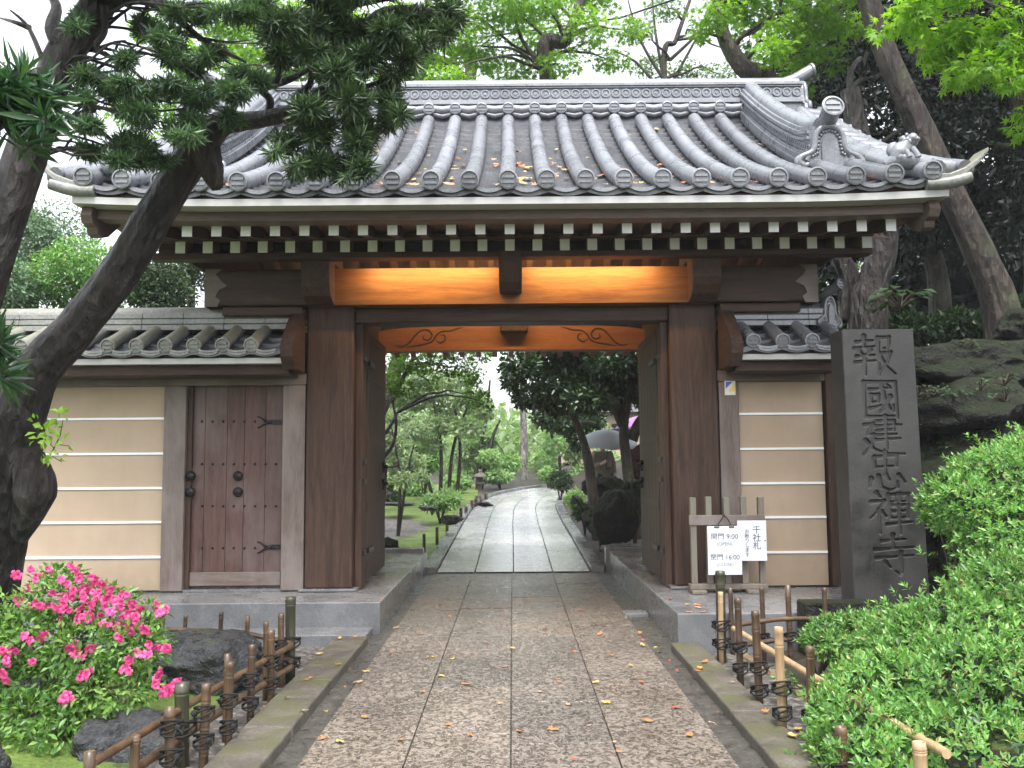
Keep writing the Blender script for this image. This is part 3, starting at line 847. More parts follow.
# plate of an ornamental ridge end
def oni(c, w, h, t, ax, parent, name):
    """shoulders that curl outward, a beaded arch, a plain shield, a round tile thrust up above"""
    c = Vector(c); ax = Vector(ax).normalized()
    up = Vector((0, 0, 1)); side = up.cross(ax).normalized()
    P = lambda a, b, d=0: c + side * (a * w) + up * (b * h) + ax * d
    out = [(-.42, 0), (-.5, .08), (-.47, .2), (-.36, .26), (-.27, .34), (-.235, .5), (-.22, .68), (-.14, .84), (0, .9)]
    out = out + [(-a, b) for a, b in out[-2::-1]]
    n = len(out)
    mb = MB()
    v = [P(a, b, 0) for a, b in out] + [P(a, b, t) for a, b in out]
    mb.add(v, [tuple(range(n)), tuple(range(n, 2 * n))[::-1]] + [(i, n + i, n + (i + 1) % n, (i + 1) % n) for i in range(n)])
    rim = [P(a * .93, .04 + b * .93, t) for a, b in out]
    mb.tube(rim, .030 * w / .6, 8, sub=2)
    for s in (-1, 1):       # curls
        mb.tube([P(s * (.40 + .10 * math.cos(a)), .14 + .11 * math.sin(a), t * .9) for a in np.linspace(-2.4, 2.6, 12)], np.linspace(.035, .016, 12) * w / .6, 8)
        mb.tube([P(s * (.30 + .02 * k), .30 - .05 * k, t * .9) for k in range(4)], .03 * w / .6, 8)
    arch = [(-.26, .24), (-.19, .30), (-.17, .46), (-.155, .62), (-.09, .74), (0, .78), (.09, .74), (.155, .62), (.17, .46), (.19, .30), (.26, .24)]
    pts = []
    for i in range(len(arch) - 1):
        for j in (0, .5): pts.append(tuple(arch[i][q] * (1 - j) + arch[i + 1][q] * j for q in (0, 1)))
    for a, b in pts: mb.blob(P(a, b, t + .006), .017 * w / .6, 6)
    inner = [(-.12, .04), (-.125, .45), (-.10, .58), (-.05, .66), (0, .68), (.05, .66), (.10, .58), (.125, .45), (.12, .04)]
    m = len(inner)
    v = [P(a, b, t - .005) for a, b in inner] + [P(a, b, t + .022) for a, b in inner]
    mb.add(v, [tuple(range(m)), tuple(range(m, 2 * m))[::-1]] + [(i, m + i, m + (i + 1) % m, (i + 1) % m) for i in range(m)])
    q0, q1 = P(0, .80, -.25), P(.0, 1.18, t + .12)
    mb.tube([q0, (q0 + q1) / 2 + up * -.02, q1], .085 * w / .6, 14)
    disc(mb, q1, .10 * w / .6, (q1 - q0).normalized() + ax * .8)
    return mb.build(name, MT['tile'], parent)
for s in (-1, 1):
    oni((s * rx, yr, zb - .20), .60, .55, .07, (s, 0, 0), roof, 'ridge_end_ornament')
    q = [(s * (rx - .35), yr, ztop + .09), (s * rx, yr, ztop + .10), (s * (rx + .10), yr, ztop + .12), (s * (rx + .17), yr, ztop + .16)]
    MB().tube(q, [.03, .04, .03, .012], 10, sub=4).build('ridge_horn', MT['tile'], roof)
# descending ridges with their shield ends
def slope_pt(x, s, dz): return Vector((x, ry(s), rz(s) + dz + lift(x, s)))
SD = 0.285
for s in (-1, 1):
    xc = s * 3.07
    mb = MB()
    steps = [(.165, .03, .12), (.135, .12, .15), (.120, .15, .25), (.150, .25, .285), (.125, .285, .31), (.145, .31, .345), (.115, .345, .385)]
    N = 26
    for w, z0, z1 in steps:
        v, f = [], []
        for i in range(N + 1):
            q = SD + (1.02 - SD) * i / N
            up_ = .05 * max(0, (.42 - q) / .14) ** 2
            for a, b in ((-w, z0), (w, z0), (w, z1 - .003), (-w, z1 - .003)):
                p_ = slope_pt(xc, q, b + up_); v.append((p_.x + a, p_.y, p_.z))
        for i in range(N):
            for k in range(4): f.append((i * 4 + k, i * 4 + (k + 1) % 4, i * 4 + 4 + (k + 1) % 4, i * 4 + 4 + k))
        f += [(0, 1, 2, 3), (N * 4 + 3, N * 4 + 2, N * 4 + 1, N * 4)]
        mb.add(v, f)
    # half-moon bands on both flanks
    for i in range(40):
        q = SD + (1.0 - SD) * (i + .5) / 40
        for side in (-1, 1):
            p_ = slope_pt(xc, q, .20)
            mb.lathe([(.040, 0), (.040, .012), (.026, .014), (.024, .004), (.001, .004)], (p_.x + side * .118, p_.y, p_.z), 10, (side, 0, 0), smooth=False)
    mb.tube([slope_pt(xc, SD + (1.0 - SD) * i / 14, .385 + .05 * max(0, (.42 - (SD + (1.0 - SD) * i / 14)) / .14) ** 2) for i in range(15)], .088, 12)
    mb.build('descending_ridge', MT['tile'], roof)
    p_ = slope_pt(xc + s * .03, SD - .012, .02)
    oni(p_ - Vector((0, 0, .03)), .64, .47, .07, (0, -1, 0), roof, 'ridge_end_ornament')
    # verge: tiles turned sideways along the gable edge, swept corner tile
    mb = MB()
    for i in range(13):
        q = (i + .5) / 13
        a = slope_pt(s * 3.72, q, .05); b = slope_pt(s * 4.02, q, -.02)
        mb.tube([a, (a + b) / 2 + Vector((0, 0, .012)), b], .085, 12)
        disc(mb, b, .088, (s, 0, -.2), bars=(i % 2 == 0))
    for q0, q1, x_ in ((0, 1, 3.70), (0, 1, 3.95)):
        mb.tube([slope_pt(s * x_, i / 10, .045) for i in range(11)], .06 if x_ > 3.8 else .085, 10)
    mb.build('verge_tiles', MT['tile'], roof)
    # corner tile sweeping up and out
    top = [(3.66, -.01, .055), (3.80, -.01, .06), (3.93, -.02, .11), (4.04, -.05, .19), (4.11, -.07, .27)]
    mb = MB()
    v, f = [], []
    for i, (x_, dy, dz) in enumerate(top):
        th = .095 - .015 * i
        for yy, zz in ((-.03, 0), (.22, .02), (.22, .02 - th), (-.03, -th)):
            v.append((s * x_, EY + dy + yy, rz(0) + dz + zz))
    for i in range(4):
        for k in range(4): f.append((i * 4 + k, i * 4 + (k + 1) % 4, i * 4 + 4 + (k + 1) % 4, i * 4 + 4 + k))
    f += [(3, 2, 1, 0), (16, 17, 18, 19)]
    mb.add(v, f)
    mb.tube([(s * 3.60, EY, rz(0) - .03), (s * 3.80, EY - .005, rz(0) - .02), (s * 3.98, EY - .02, rz(0) + .03)], [.05, .055, .05], 10, sub=3)
    mb.build('corner_tile', MT['tile_old'], roof, bevel=0.01)
    # little crouching guardian cast in tile, on a rounded cap
    c0 = slope_pt(s * 3.50, .055, .09)
    mb = MB()
    G = lambda x, y, z: c0 + Vector((s * x, y, z)) * .78
    mb.tube([G(-.20, .02, .0), G(-.08, .0, .05), G(.06, 0, .055), G(.15, 0, .02)], [.04, .075, .085, .06], 12, sub=3)
    mb.tube([G(-.08, .0, .05), G(-.04, 0, .14), G(.02, 0, .21), G(.06, -.02, .27)], [.07, .085, .075, .06], 14, sub=3, noise=.10)
    for i in range(16):
        a_ = i * 2.4; mb.blob(G(.06 + .07 * math.cos(a_), -.02 + .05 * math.sin(a_), .25 + .012 * (i % 5)), (.028, .028, .03), 7, .15)
    mb.blob(G(.09, -.05, .29), (.055, .055, .05), 10, .12)
    mb.blob(G(.13, -.08, .275), (.032, .03, .025), 8, .1)
    for dx in (-.03, .03): mb.blob(G(.07 + dx, -.03, .345), (.018, .015, .02), 6, .1)
    for dx in (-.05, .05): mb.tube([G(.03 + dx, -.05, .18), G(.07 + dx, -.08, .10), G(.08 + dx, -.09, .06)], [.035, .03, .03], 8)
    for dx in (-.05, .05): mb.blob(G(-.06, dx, .07), (.06, .045, .05), 8, .1)
    mb.tube([G(-.09, 0, .10), G(-.13, .02, .17), G(-.10, .02, .24), G(-.06, .02, .26)], [.03, .04, .035, .015], 8, sub=3, noise=.15)
    mb.build('corner_ornament', MT['tile'], roof)

# --- eave boards, rafters
def curved_board(x_half, y0, y1, z0, z1, name, mat, k=.6):
    v, f = [], []
    N = 24
    for i in range(N + 1):
        x = -x_half + 2 * x_half * i / N
        l = lift(x, 0) * k
        v += [(x, y0, z0 + l), (x, y1, z0 + l), (x, y1, z1 + l), (x, y0, z1 + l)]
    for i in range(N):
        for q in range(4): f.append((i * 4 + q, i * 4 + (q + 1) % 4, i * 4 + 4 + (q + 1) % 4, i * 4 + 4 + q))
    f += [(0, 3, 2, 1), (N * 4, N * 4 + 1, N * 4 + 2, N * 4 + 3)]
    MB().add(v, [tuple(reversed(q)) for q in f]).build(name, mat, gate)
zf0, zf1 = PT(512, 204, 7.63).z, PT(512, 197, 7.63).z
curved_board(3.80, 7.625, 7.86, zf0, zf1, 'fascia_strip', MT['grey_fascia'])
curved_board(3.80, 7.665, 7.90, zf1 + .002, rz(0) - .06, 'dark_batten', MT['gate_x'])
zb0, zb1 = PT(512, 220, 7.84).z, zf0 - .003
curved_board(3.66, 7.80, 7.98, zb0, zb1, 'eave_board', MT['eave_board'])
zr_a, zr_b = PT(512, 234, 8.0).z, PT(512, 222.5, 8.0).z
zq_a, zq_b = PT(512, 250.5, 8.55).z, PT(512, 239.5, 8.55).z
MB().box(-3.5, 3.5, 8.47, 8.60, zq_b + .035, zr_b - .01).build('rafter_batten', MT['gate_x'], gate)
proto = None
SP = 0.2655
for k in range(-12, 14):
    x = k * SP - .01
    if k == -12:
        mb = MB().beam((x, 8.0, (zr_a + zr_b) / 2), (x, 9.3, (zr_a + zr_b) / 2 + .25), .078, zr_b - zr_a, up=(0, 0, 1))
        fl = mb.build('flying_rafter', MT['gate_y'], gate)
        tip = MB().box(x - .045, x + .045, 7.988, 7.999, zr_a - .002, zr_b + .002).build('rafter_tip', MT['white_paint'], fl)
    else:
        c = fl.copy(); COL.objects.link(c); c.location.x += (k + 12) * SP
        d = tip.copy(); COL.objects.link(d); d.parent = c
for k in range(-12, 14):
    x = k * SP - .01
    if k == -12:
        mb = MB().beam((x, 8.56, (zq_a + zq_b) / 2), (x, 11.25, (zq_a + zq_b) / 2 + .92), .08, zq_b - zq_a)
        br = mb.build('base_rafter', MT['warm_y'], gate)
        tip2 = MB().box(x - .046, x + .046, 8.543, 8.554, zq_a - .002, zq_b + .002).build('rafter_tip', MT['white_paint'], br)
        mb = MB().beam((x, 14.62, PT(512, 355, 14.6).z + .02), (x, 11.27, 4.62), .08, .11)
        rrft = mb.build('rear_rafter', MT['warm_y'], gate)
    else:
        c = br.copy(); COL.objects.link(c); c.location.x += (k + 12) * SP
        d = tip2.copy(); COL.objects.link(d); d.parent = c
        c = rrft.copy(); COL.objects.link(c); c.location.x += (k + 12) * SP
# soffit boards above the rafters, front and rear
zs = (zq_a + zq_b) / 2 + .075
mb = MB()
v = [(-3.75, 7.9, zf1 - .03), (3.75, 7.9, zf1 - .03), (3.75, 8.7, zr_b + .06), (-3.75, 8.7, zr_b + .06)]
mb.add(v, [(0, 1, 2, 3)])
y = 8.72
for i in range(13):
    za, zb_ = zs + .92 * (y - 8.7) / 2.55, zs + .92 * (y + .195 - 8.7) / 2.55
    mb.add([(-3.75, y, za), (3.75, y, za), (3.75, y + .192, zb_), (-3.75, y + .192, zb_)], [(0, 1, 2, 3)])
    y += .195
zt = 4.70
mb.add([(-3.75, 11.26, zt), (3.75, 11.26, zt), (3.75, 14.7, 3.42), (-3.75, 14.7, 3.42)], [(3, 2, 1, 0)])
mb.build('soffit', MT['warm_y'], gate)
# bargeboards under the verges
for s in (-1, 1):
    out = []
    for i in range(15):
        q = i / 14
        out.append((ry(q) + .14, rz(q) - .10 + lift(3.7, q)))
    bot = [(a + .08, b - .30 - .05 * math.sin(3 * i)) for i, (a, b) in enumerate(out)][2:]
    curl = [(EY + .10, rz(0) - .17), (EY + .08, rz(0) - .22), (EY + .12, rz(0) - .28), (EY + .20, rz(0) - .30), (EY + .22, rz(0) - .35), (EY + .30, rz(0) - .37), (EY + .42, rz(0) - .33)]
    poly = out[::-1] + curl + bot
    a, b = sorted((s * 3.665, s * 3.76))
    MB().prism(poly, 'x', a, b).build('bargeboard', MT['eave_board'], gate)
    poly = [(RY - .2, 5.7), (14.9, 3.36), (14.8, 3.1), (RY - .2, 5.35)]
    MB().prism(poly, 'x', a, b).build('bargeboard', MT['eave_board'], gate)
    # gable infill
    poly = [(8.95, 3.72), (13.6, 3.72), (11.3, 5.35)]
    a, b = sorted((s * 3.44, s * 3.48))
    MB().prism(poly, 'x', a, b).build('gable_boarding', MT['gate_z'], gate)

# --- lamps hidden under the front eave and behind the lintel
m, t, p, _ = new_mat('lamp_glow'); p.inputs['Emission Color'].default_value = (1, .62, .25, 1); p.inputs['Emission Strength'].default_value = 6
MT['glow'] = m
def strip_lamp(loc, length, energy, aim, label, base_dir):
    t = thing('strip_lamp', loc, label, 'lamp', None)
    x, y, z = loc
    mb = MB().box(x - length / 2, x + length / 2, y - .03, y + .03, z, z + .03)
    mb.build('housing', MT['iron'], t)
    MB().tube([(x - length / 2 + .02, y, z - .018), (x + length / 2 - .02, y, z - .018)], .014, 8).build('tube', MT['glow'], t)
    ld = bpy.data.lights.new('lamp_light', 'AREA'); ld.shape = 'RECTANGLE'; ld.size, ld.size_y = length, .05
    ld.energy, ld.color = energy, (1.0, 0.60, 0.23)
    lo = bpy.data.objects.new('lamp_light', ld); COL.objects.link(lo)
    lo.parent = t; lo.location = (0, 0, -.04)
    lo.rotation_euler = Vector(aim).to_track_quat('-Z', 'X').to_euler()
    # keep the long side along x
    zax = -Vector(aim).normalized(); xax = Vector((1, 0, 0)); yax = zax.cross(xax).normalized()
    lo.rotation_euler = Matrix((xax, yax, zax)).transposed().to_euler()
strip_lamp((-.80, 8.80, zp0 + .050), 1.30, 10, (0, .75, -.66), 'narrow strip lamp under eave purlin left of the hanging bracket', None)
strip_lamp((.80, 8.80, zp0 + .050), 1.30, 10, (0, .75, -.66), 'narrow strip lamp under eave purlin right of the hanging bracket', None)
strip_lamp((0, 11.2, 4.25), 2.2, 15, (0, .75, -.6), 'strip lamp under the rafters lighting the carved beam', None)

# ------------------------------------------------------------------ plastered walls beside the gate
WY = 9.22
zlines = [PT(100, y, WY).z for y in (419, 454, 488.5, 522.5, 557.5)]
zt0, zt1 = PT(200, 386, WY).z, PT(200, 375, WY).z          # top beam
zfa, zfb = PT(200, 364, 8.72).z, PT(200, 358.5, 8.72).z      # fascia of the little roof
zd = PT(200, 345, 8.66).z                                   # round tile ends
zrid = PT(200, 331, 9.25).z; zrt = PT(200, 314, 9.25).z
def plaster(parent, x0, x1):
    mb = MB().box(x0, x1, WY, WY + .22, PZ + .02, zt0 - .003)
    for z in zlines: mb.box(x0 + .002, x1 - .002, WY - .012, WY - .0005, z - .011, z + .011, mi=1)
    mb.build('plaster_panel', [MT['plaster'], MT['white_paint']], parent)
def wall_roof(parent, x0, x1, discs, tile, endside):
    mb = MB()
    N = 14
    step = .278
    v, f = [], []
    n = 0
    ye, yr_ = 8.66, 9.22
    xs_ = np.arange(x0, x1 + .001, step / 6)
    for i, (q, dz) in enumerate(((0, -.05), (0, .0), (.33, -.01), (.33, .02), (.66, .0), (.66, .03), (1, .01))):
        for x in xs_:
            ph = ((x - discs[0]) / step) % 1
            v.append((x, ye + (yr_ - ye) * q, zd - .035 + dz - .035 * math.sin(math.pi * ph) + (zrid - zd) * q))
    m_ = len(xs_)
    for i in range(6):
        for j in range(m_ - 1): f.append((i * m_ + j, i * m_ + j + 1, (i + 1) * m_ + j + 1, (i + 1) * m_ + j))
    mb.add(v, f)
    mb.add([(x0, yr_, zrid), (x1, yr_, zrid), (x1, 9.8, zd), (x0, 9.8, zd)], [(3, 2, 1, 0)])
    rf = mb.build('roof', MT['tile_bed'], parent)
    for xd in discs:
        r_ = MB()
        a, b = Vector((xd, ye, zd)), Vector((xd, yr_, zrid + .02))
        for i in range(2):
            p0, p1 = a.lerp(b, i / 2), a.lerp(b, (i + 1) / 2 + .03)
            r_.tube([p0, p0.lerp(p1, .5), p1], [.066, .064, .062], 12, caps=False)
        disc(r_, a + Vector((0, .01, 0)), .072, (0, -1, -.15), bars=True)
        r_.build('tile_row', tile, rf)
    mb = MB()
    for i in range(len(discs)):
        xc = discs[i] + step / 2
        if xc > x1: continue
        for dz, w in ((-.035, .105), (-.062, .09)):
            L = [(xc + u * w, zd + dz - .022 * (1 - u * u)) for u in np.linspace(-1, 1, 7)]
            mb.prism(L + [(x, z - .020) for x, z in reversed(L)], 'y', ye - .015, ye + .03)
    mb.build('eave_tile_band', tile, rf)
    mb = MB()
    H = zrt - zrid
    for i, (w, a, b) in enumerate(((.15, 0, .30), (.125, .30, .36), (.14, .36, .64), (.12, .64, .70), (.13, .70, 1.0))):
        # courses made of separate ridge tiles
        x = x0
        while x < x1 - .01:
            xe = min(x + .42, x1)
            mb.box(x + .002, xe - .002, WY + .03 - w, WY + .03 + w, zrid - .01 + a * H, zrid - .01 + b * H - .002); x = xe
    mb.tube([(x0, WY + .03, zrt - .015), (x1, WY + .03, zrt - .015)], .085, 12)
    mb.build('ridge', tile, rf, bevel=0.004)
    MB().box(x0, x1, 8.70, 8.80, zfa, zfb).build('fascia_strip', MT['grey_fascia'], parent)
    MB().box(x0, x1, 8.73, 8.86, zfb + .002, zd - .085).build('dark_batten', MT['gate_x'], parent)
    MB().box(x0, x1, 8.803, 9.0, zfa - .10, zfa + .05).build('eave_board', MT['gate_x'], parent, bevel=.006)
    MB().box(x0, x1, 8.82, 9.3, zt1 + .004, zfa - .101).build('soffit', MT['gate_x'], parent)
    MB().box(x0 - (.1 if x1 > 0 else 0), x1 + (.09 if x1 < 0 else .02), 9.305, 9.36, zt1 + .004, zrid - .02).build('back_board', MT['gate_z'], parent)
def end_board(parent, x0, x1):
    poly = [(8.60, zd - .02), (8.66, zd + .06), (8.90, zrid + .05), (9.15, zrt + .02), (9.15, zt1), (8.84, zt1 + .01), (8.72, zfa - .06), (8.62, zd - .12)]
    MB().prism(poly, 'x', x0, x1).build('end_board', MT['gate_y'], parent, bevel=.006)

lw = thing('plaster_wall', (-4, WY, PZ), 'cream plaster wall with side door and tiled coping, left of the gate', 'wall')
dx0, dx1 = PT(186, 480, WY).x, PT(283, 480, WY).x
fx0 = PT(164, 480, WY).x
plaster(lw, -6.5, fx0 - .003)
MB().box(-6.5, PX1 * -1 - .003, WY - .05, WY + .2, zt0, zt1).build('top_beam', MT['frame_x'], lw, bevel=.008)
MB().box(fx0, dx0, WY - .05, WY + .17, PZ + .012, zt0 - .003).build('door_frame', MT['frame_z'], lw, bevel=.008)
MB().box(dx1, -PX1 - .012, WY - .05, WY + .17, PZ + .012, zt0 - .003).build('door_frame', MT['frame_z'], lw, bevel=.008)
sd = MB()
nb = 5
edges = [0, .17, .40, .58, .80, 1]
for i in range(nb):
    sd.box(dx0 + (dx1 - dx0) * edges[i] + .0015, dx0 + (dx1 - dx0) * edges[i + 1] - .0015, WY + .05, WY + .10, PZ + .028, zt0 - .001)
sd = sd.build('side_door', MT['door'], lw, bevel=.003)
MB().box(dx0 + .05, dx1 - .02, WY + .02, WY + .05, PZ + .055, PZ + .19).build('bottom_rail', MT['frame_x'], sd, bevel=.005)
MB().box(dx0 + .002, dx0 + .05, WY + .0, WY + .05, PZ + .03, zt0 - .01).build('meeting_stile', MT['gate_z'], sd, bevel=.005)
mb = MB()
for py in (421.5, 464, 506, 548):
    for px in np.linspace(202, 276, 8):
        q = PT(px, py, WY + .05); mb.lathe([(.014, 0), (.012, .008), (.004, .013)], (q.x, WY + .05, q.z), 8, (0, -1, 0))
mb.build('door_stud', MT['iron'], sd)
for px, py in ((192, 476), (192, 492), (237.5, 476), (237.5, 492)):
    q = PT(px, py, WY + .03); yy = WY + (.0 if px < 200 else .05)
    MB().lathe([(.05, 0), (.052, .012), (.044, .03), (.026, .045), (.012, .052), (.010, .06), (.002, .062)], (q.x, yy, q.z), 18, (0, -1, 0)).build('door_boss', MT['iron'], sd)
for py in (422, 547):
    q = PT(282, py, WY + .04); mb = MB()
    y0 = WY + .04
    mb.box(q.x - .12, q.x, y0, y0 + .011, q.z - .025, q.z + .025)
    for sg in (-1, 1):
        mb.tube([(q.x - .11, y0 + .005, q.z), (q.x - .18, y0 + .005, q.z + sg * .02), (q.x - .235, y0 + .005, q.z + sg * .055), (q.x - .255, y0 + .005, q.z + sg * .05)], [.02, .018, .012, .006], 8, sub=3, flat=.6)
    mb.build('strap_hinge', MT['iron'], sd)
MB().box(dx0, dx1, WY - .03, WY + .16, PZ + .002, PZ + .025).build('door_sill', MT['granite'], lw)
ld = [PT(251.5, 345, 8.66).x - i * .278 for i in range(17)][::-1]
wall_roof(lw, -6.3, -2.12 - .07, ld, MT['tile_old'], 1)
end_board(lw, -2.235, -2.115)
MB().box(PT(146, 370, 8.9).x - .03, PT(146, 370, 8.9).x + .05, 8.78, 9.15, zt1 + .03, zt1 + .10).build('eave_bracket', MT['gate_y'], lw, bevel=.01)

rw = thing('plaster_wall', (2.7, WY, PZ), 'short cream plaster wall with tiled coping, between gate and inscribed pillar', 'wall')
sx1 = PT(740, 480, WY).x
RWX = 3.18
plaster(rw, sx1 + .003, RWX)
MB().box(PX1 + .003, RWX + .02, WY - .05, WY + .2, zt0, zt1).build('top_beam', MT['frame_x'], rw, bevel=.008)
MB().box(PX1 + .012, sx1, WY - .05, WY + .17, PZ + .012, zt0 - .003).build('timber_post', MT['frame_z'], rw, bevel=.008)
MB().box(RWX + .023, RWX + .115, WY - .052, WY + .24, PZ + .012, zfa + .08).build('timber_post', MT['gate_z'], rw, bevel=.008)
rd = [PT(753, 337.5, 8.66).x + i * .285 for i in range(4)]
wall_roof(rw, 2.20, 3.23, rd[:4], MT['tile'], -1)
end_board(rw, 2.115, 2.235)
oni((3.25, WY - .02, zrid - .03), .34, .36, .05, (.6, -1, 0), rw, 'ridge_end_ornament')
# small blue and yellow sticker on the pale timber
q0, q1 = PT(724.5, 381, WY - .05), PT(735.5, 395, WY - .05)
st = thing('sticker', ((q0.x + q1.x) / 2, WY - .052, q1.z), 'small white sticker with blue and yellow triangles on the grey timber', 'sticker')
x0, x1, z0, z1 = q0.x, q1.x, q1.z, q0.z
W, H = x1 - x0, z1 - z0
MB().box(x0, x1, WY - .055, WY - .0505, z0, z1).build('backing', MT['paper'], st)
MT['blue'] = plain_mat('sticker_blue', (.05, .13, .42), .4, bstr=0); MT['yellow'] = plain_mat('sticker_yellow', (.75, .58, .12), .4, bstr=0)
MB().prism([(x0 + .08 * W, z0 + .45 * H), (x0 + .75 * W, z0 + .95 * H), (x0 + .08 * W, z0 + .95 * H)], 'y', WY - .0575, WY - .0552).build('blue_field', MT['blue'], st)
MB().prism([(x0 + .3 * W, z0 + .25 * H), (x0 + .95 * W, z0 + .25 * H), (x0 + .95 * W, z0 + .85 * H)], 'y', WY - .0575, WY - .0552).build('yellow_field', MT['yellow'], st)
# ------------------------------------------------------------------ foliage
def unit(a): return a / np.maximum(np.linalg.norm(a, axis=-1, keepdims=True), 1e-9)

def leaf_mesh(name, P, D, N, L, W, fold=0.18, shape='leaf'):
    """one small folded blade per row: base P, direction D, face normal about N"""
    P, D = np.asarray(P, float), unit(np.asarray(D, float))
    n = len(P)
    L = np.broadcast_to(np.asarray(L, float), (n,))[:, None]; W = np.broadcast_to(np.asarray(W, float), (n,))[:, None]
    S = unit(np.cross(D, N)); U = np.cross(S, D)
    if shape == 'leaf':
        V = np.stack([P, P + D * L * .5 + S * W * .5 + U * W * fold, P + D * L - U * L * .10, P + D * L * .5 - S * W * .5 + U * W * fold], 1)
        b = (np.arange(n) * 4)[:, None]
        F = np.concatenate([b + np.array([[0, 1, 2]]), b + np.array([[0, 2, 3]])], 0)
    else:  # palmate leaf of five pointed lobes
        a = [math.pi, -2.35, -1.75, -1.30, -.85, -.42, 0, .42, .85, 1.30, 1.75, 2.35]
        r = [.10, .28, .62, .30, .85, .34, 1.0, .34, .85, .30, .62, .28]
        cols = [P + D * L * .35]
        for ai, ri in zip(a, r):
            cols.append(P + D * L * .35 + D * (L * .65 * ri * math.cos(ai)) + S * (W * .62 * ri * math.sin(ai)) - U * (L * .16 * ri * ri))
        V = np.stack(cols, 1)
        k = len(a)
        b = (np.arange(n) * (k + 1))[:, None]
        F = np.concatenate([b + np.array([[0, 1 + i, 1 + (i + 1) % k]]) for i in range(k)], 0)
    return np_mesh(name, V.reshape(-1, 3), F)

def in_blobs(C, RAD, n, shell=0.45):
    """n points spread through ellipsoids C (m,3) with radii RAD (m,3), more of them near the skin; returns points and outward directions"""
    C, RAD = np.asarray(C, float), np.asarray(RAD, float)
    if RAD.ndim == 1: RAD = np.repeat(RAD[:, None], 3, 1)
    vol = RAD.prod(1) ** (2 / 3)
    k = rng.choice(len(C), n, p=vol / vol.sum())
    d = unit(rng.normal(size=(n, 3)))
    r = shell + (1 - shell) * rng.random(n) ** .6
    r = r * (1 + .16 * rng.normal(size=n) * (rng.random(n) < .35))
    return C[k] + d * RAD[k] * r[:, None], unit(d / RAD[k])

def crown_mesh(C, RAD, n, L, W, up=.5, droop=.15, shape='leaf', shell=.45, jit=.25):
    P, O = in_blobs(C, RAD, n, shell)
    D = unit(O * .8 + rng.normal(size=(n, 3)) * .6 - np.array([0, 0, droop]))
    N = unit(O * .5 + np.array([0, 0, up]) + rng.normal(size=(n, 3)) * .45)
    s = 1 + jit * rng.normal(size=n).clip(-2, 2)
    return leaf_mesh('crown', P, D, N, L * s, W * s, shape=shape)

def blade_crown(C, RAD, nshoot, per, L, W, up=.35, shell=.3):
    """whorls of narrow blades round the ends of many shoots"""
    P, O = in_blobs(C, RAD, nshoot, shell)
    A = unit(O + np.array([0, 0, up]) + rng.normal(size=(nshoot, 3)) * .45)
    e1 = unit(np.cross(A, rng.normal(size=(nshoot, 3)))); e2 = np.cross(A, e1)
    PP, DD, NN = [], [], []
    for j in range(per):
        th = j * 2.399 + rng.random(nshoot) * .6
        el = .55 + .9 * j / per
        rad = e1 * np.cos(th)[:, None] + e2 * np.sin(th)[:, None]
        D = unit(A * math.cos(el) + rad * math.sin(el) + rng.normal(size=(nshoot, 3)) * .12)
        PP.append(P - A * (L * .55 * j / per)); DD.append(D); NN.append(A + rng.normal(size=A.shape) * .2)
    P, D, N = map(np.concatenate, (PP, DD, NN))
    s = (1 + .22 * rng.normal(size=len(P))).clip(.5, 1.5)
    return leaf_mesh('crown', P, D, N, L * s, W * s, fold=.12)

def limbs_to(mb, starts, C, r0, r1, sag=.12, n=6, wob=.12):
    """curved limbs from the nearest point of STARTS towards each clump"""
    for c in C:
        c = Vector(c)
        s = min(starts, key=lambda q: (Vector(q) - c).length + .8 * max(0, q[2] - c.z))
        s = Vector(s); d = c - s
        pts = []
        for i in range(n + 1):
            u = i / n
            w = Vector((random.gauss(0, 1), random.gauss(0, 1), random.gauss(0, 1))) * (wob * d.length * .3 * math.sin(math.pi * u))
            pts.append(s + d * u + Vector((0, 0, sag * d.length * math.sin(math.pi * u))) + w)
        mb.tube(pts, [r0 + (r1 - r0) * i / n for i in range(n + 1)], 6, sub=2)

def tree(name, base, trunk, rad, C, RAD, leaf, label, cat='tree', group=None, bark='bark_brown', limb=(.05, .012), trunks=None, blades=None, nlimb=40, noise=.05, extra=None):
    """trunk: polyline; C/RAD: leaf clumps; leaf: dict(n, L, W, mat, ...)"""
    t = thing(name, base, label, cat, group)
    mb = MB()
    starts = []
    for tr, rd in [(trunk, rad)] + (trunks or []):
        mb.tube(tr, rd, 26, noise=noise * .4, sub=8, fur=noise * .8)
        m = len(tr)
        for i in range(m - 1):
            for u in (0, .5):
                if i + u >= m * .3: starts.append(Vector(tr[i]).lerp(Vector(tr[i + 1]), u))
        starts.append(Vector(tr[-1]))
    C = [tuple(c) for c in C]
    pick = C if len(C) <= nlimb else random.sample(C, nlimb)
    if limb: limbs_to(mb, starts, pick, *limb)
    if extra: extra(mb)
    mb.build('trunk', MT[bark], t)
    me = crown_mesh(C, RAD, **{k: v for k, v in leaf.items() if k != 'mat'}) if not blades else blade_crown(C, RAD, **{k: v for k, v in blades.items() if k != 'mat'})
    link('crown', me, (leaf or blades)['mat'], t)
    return t

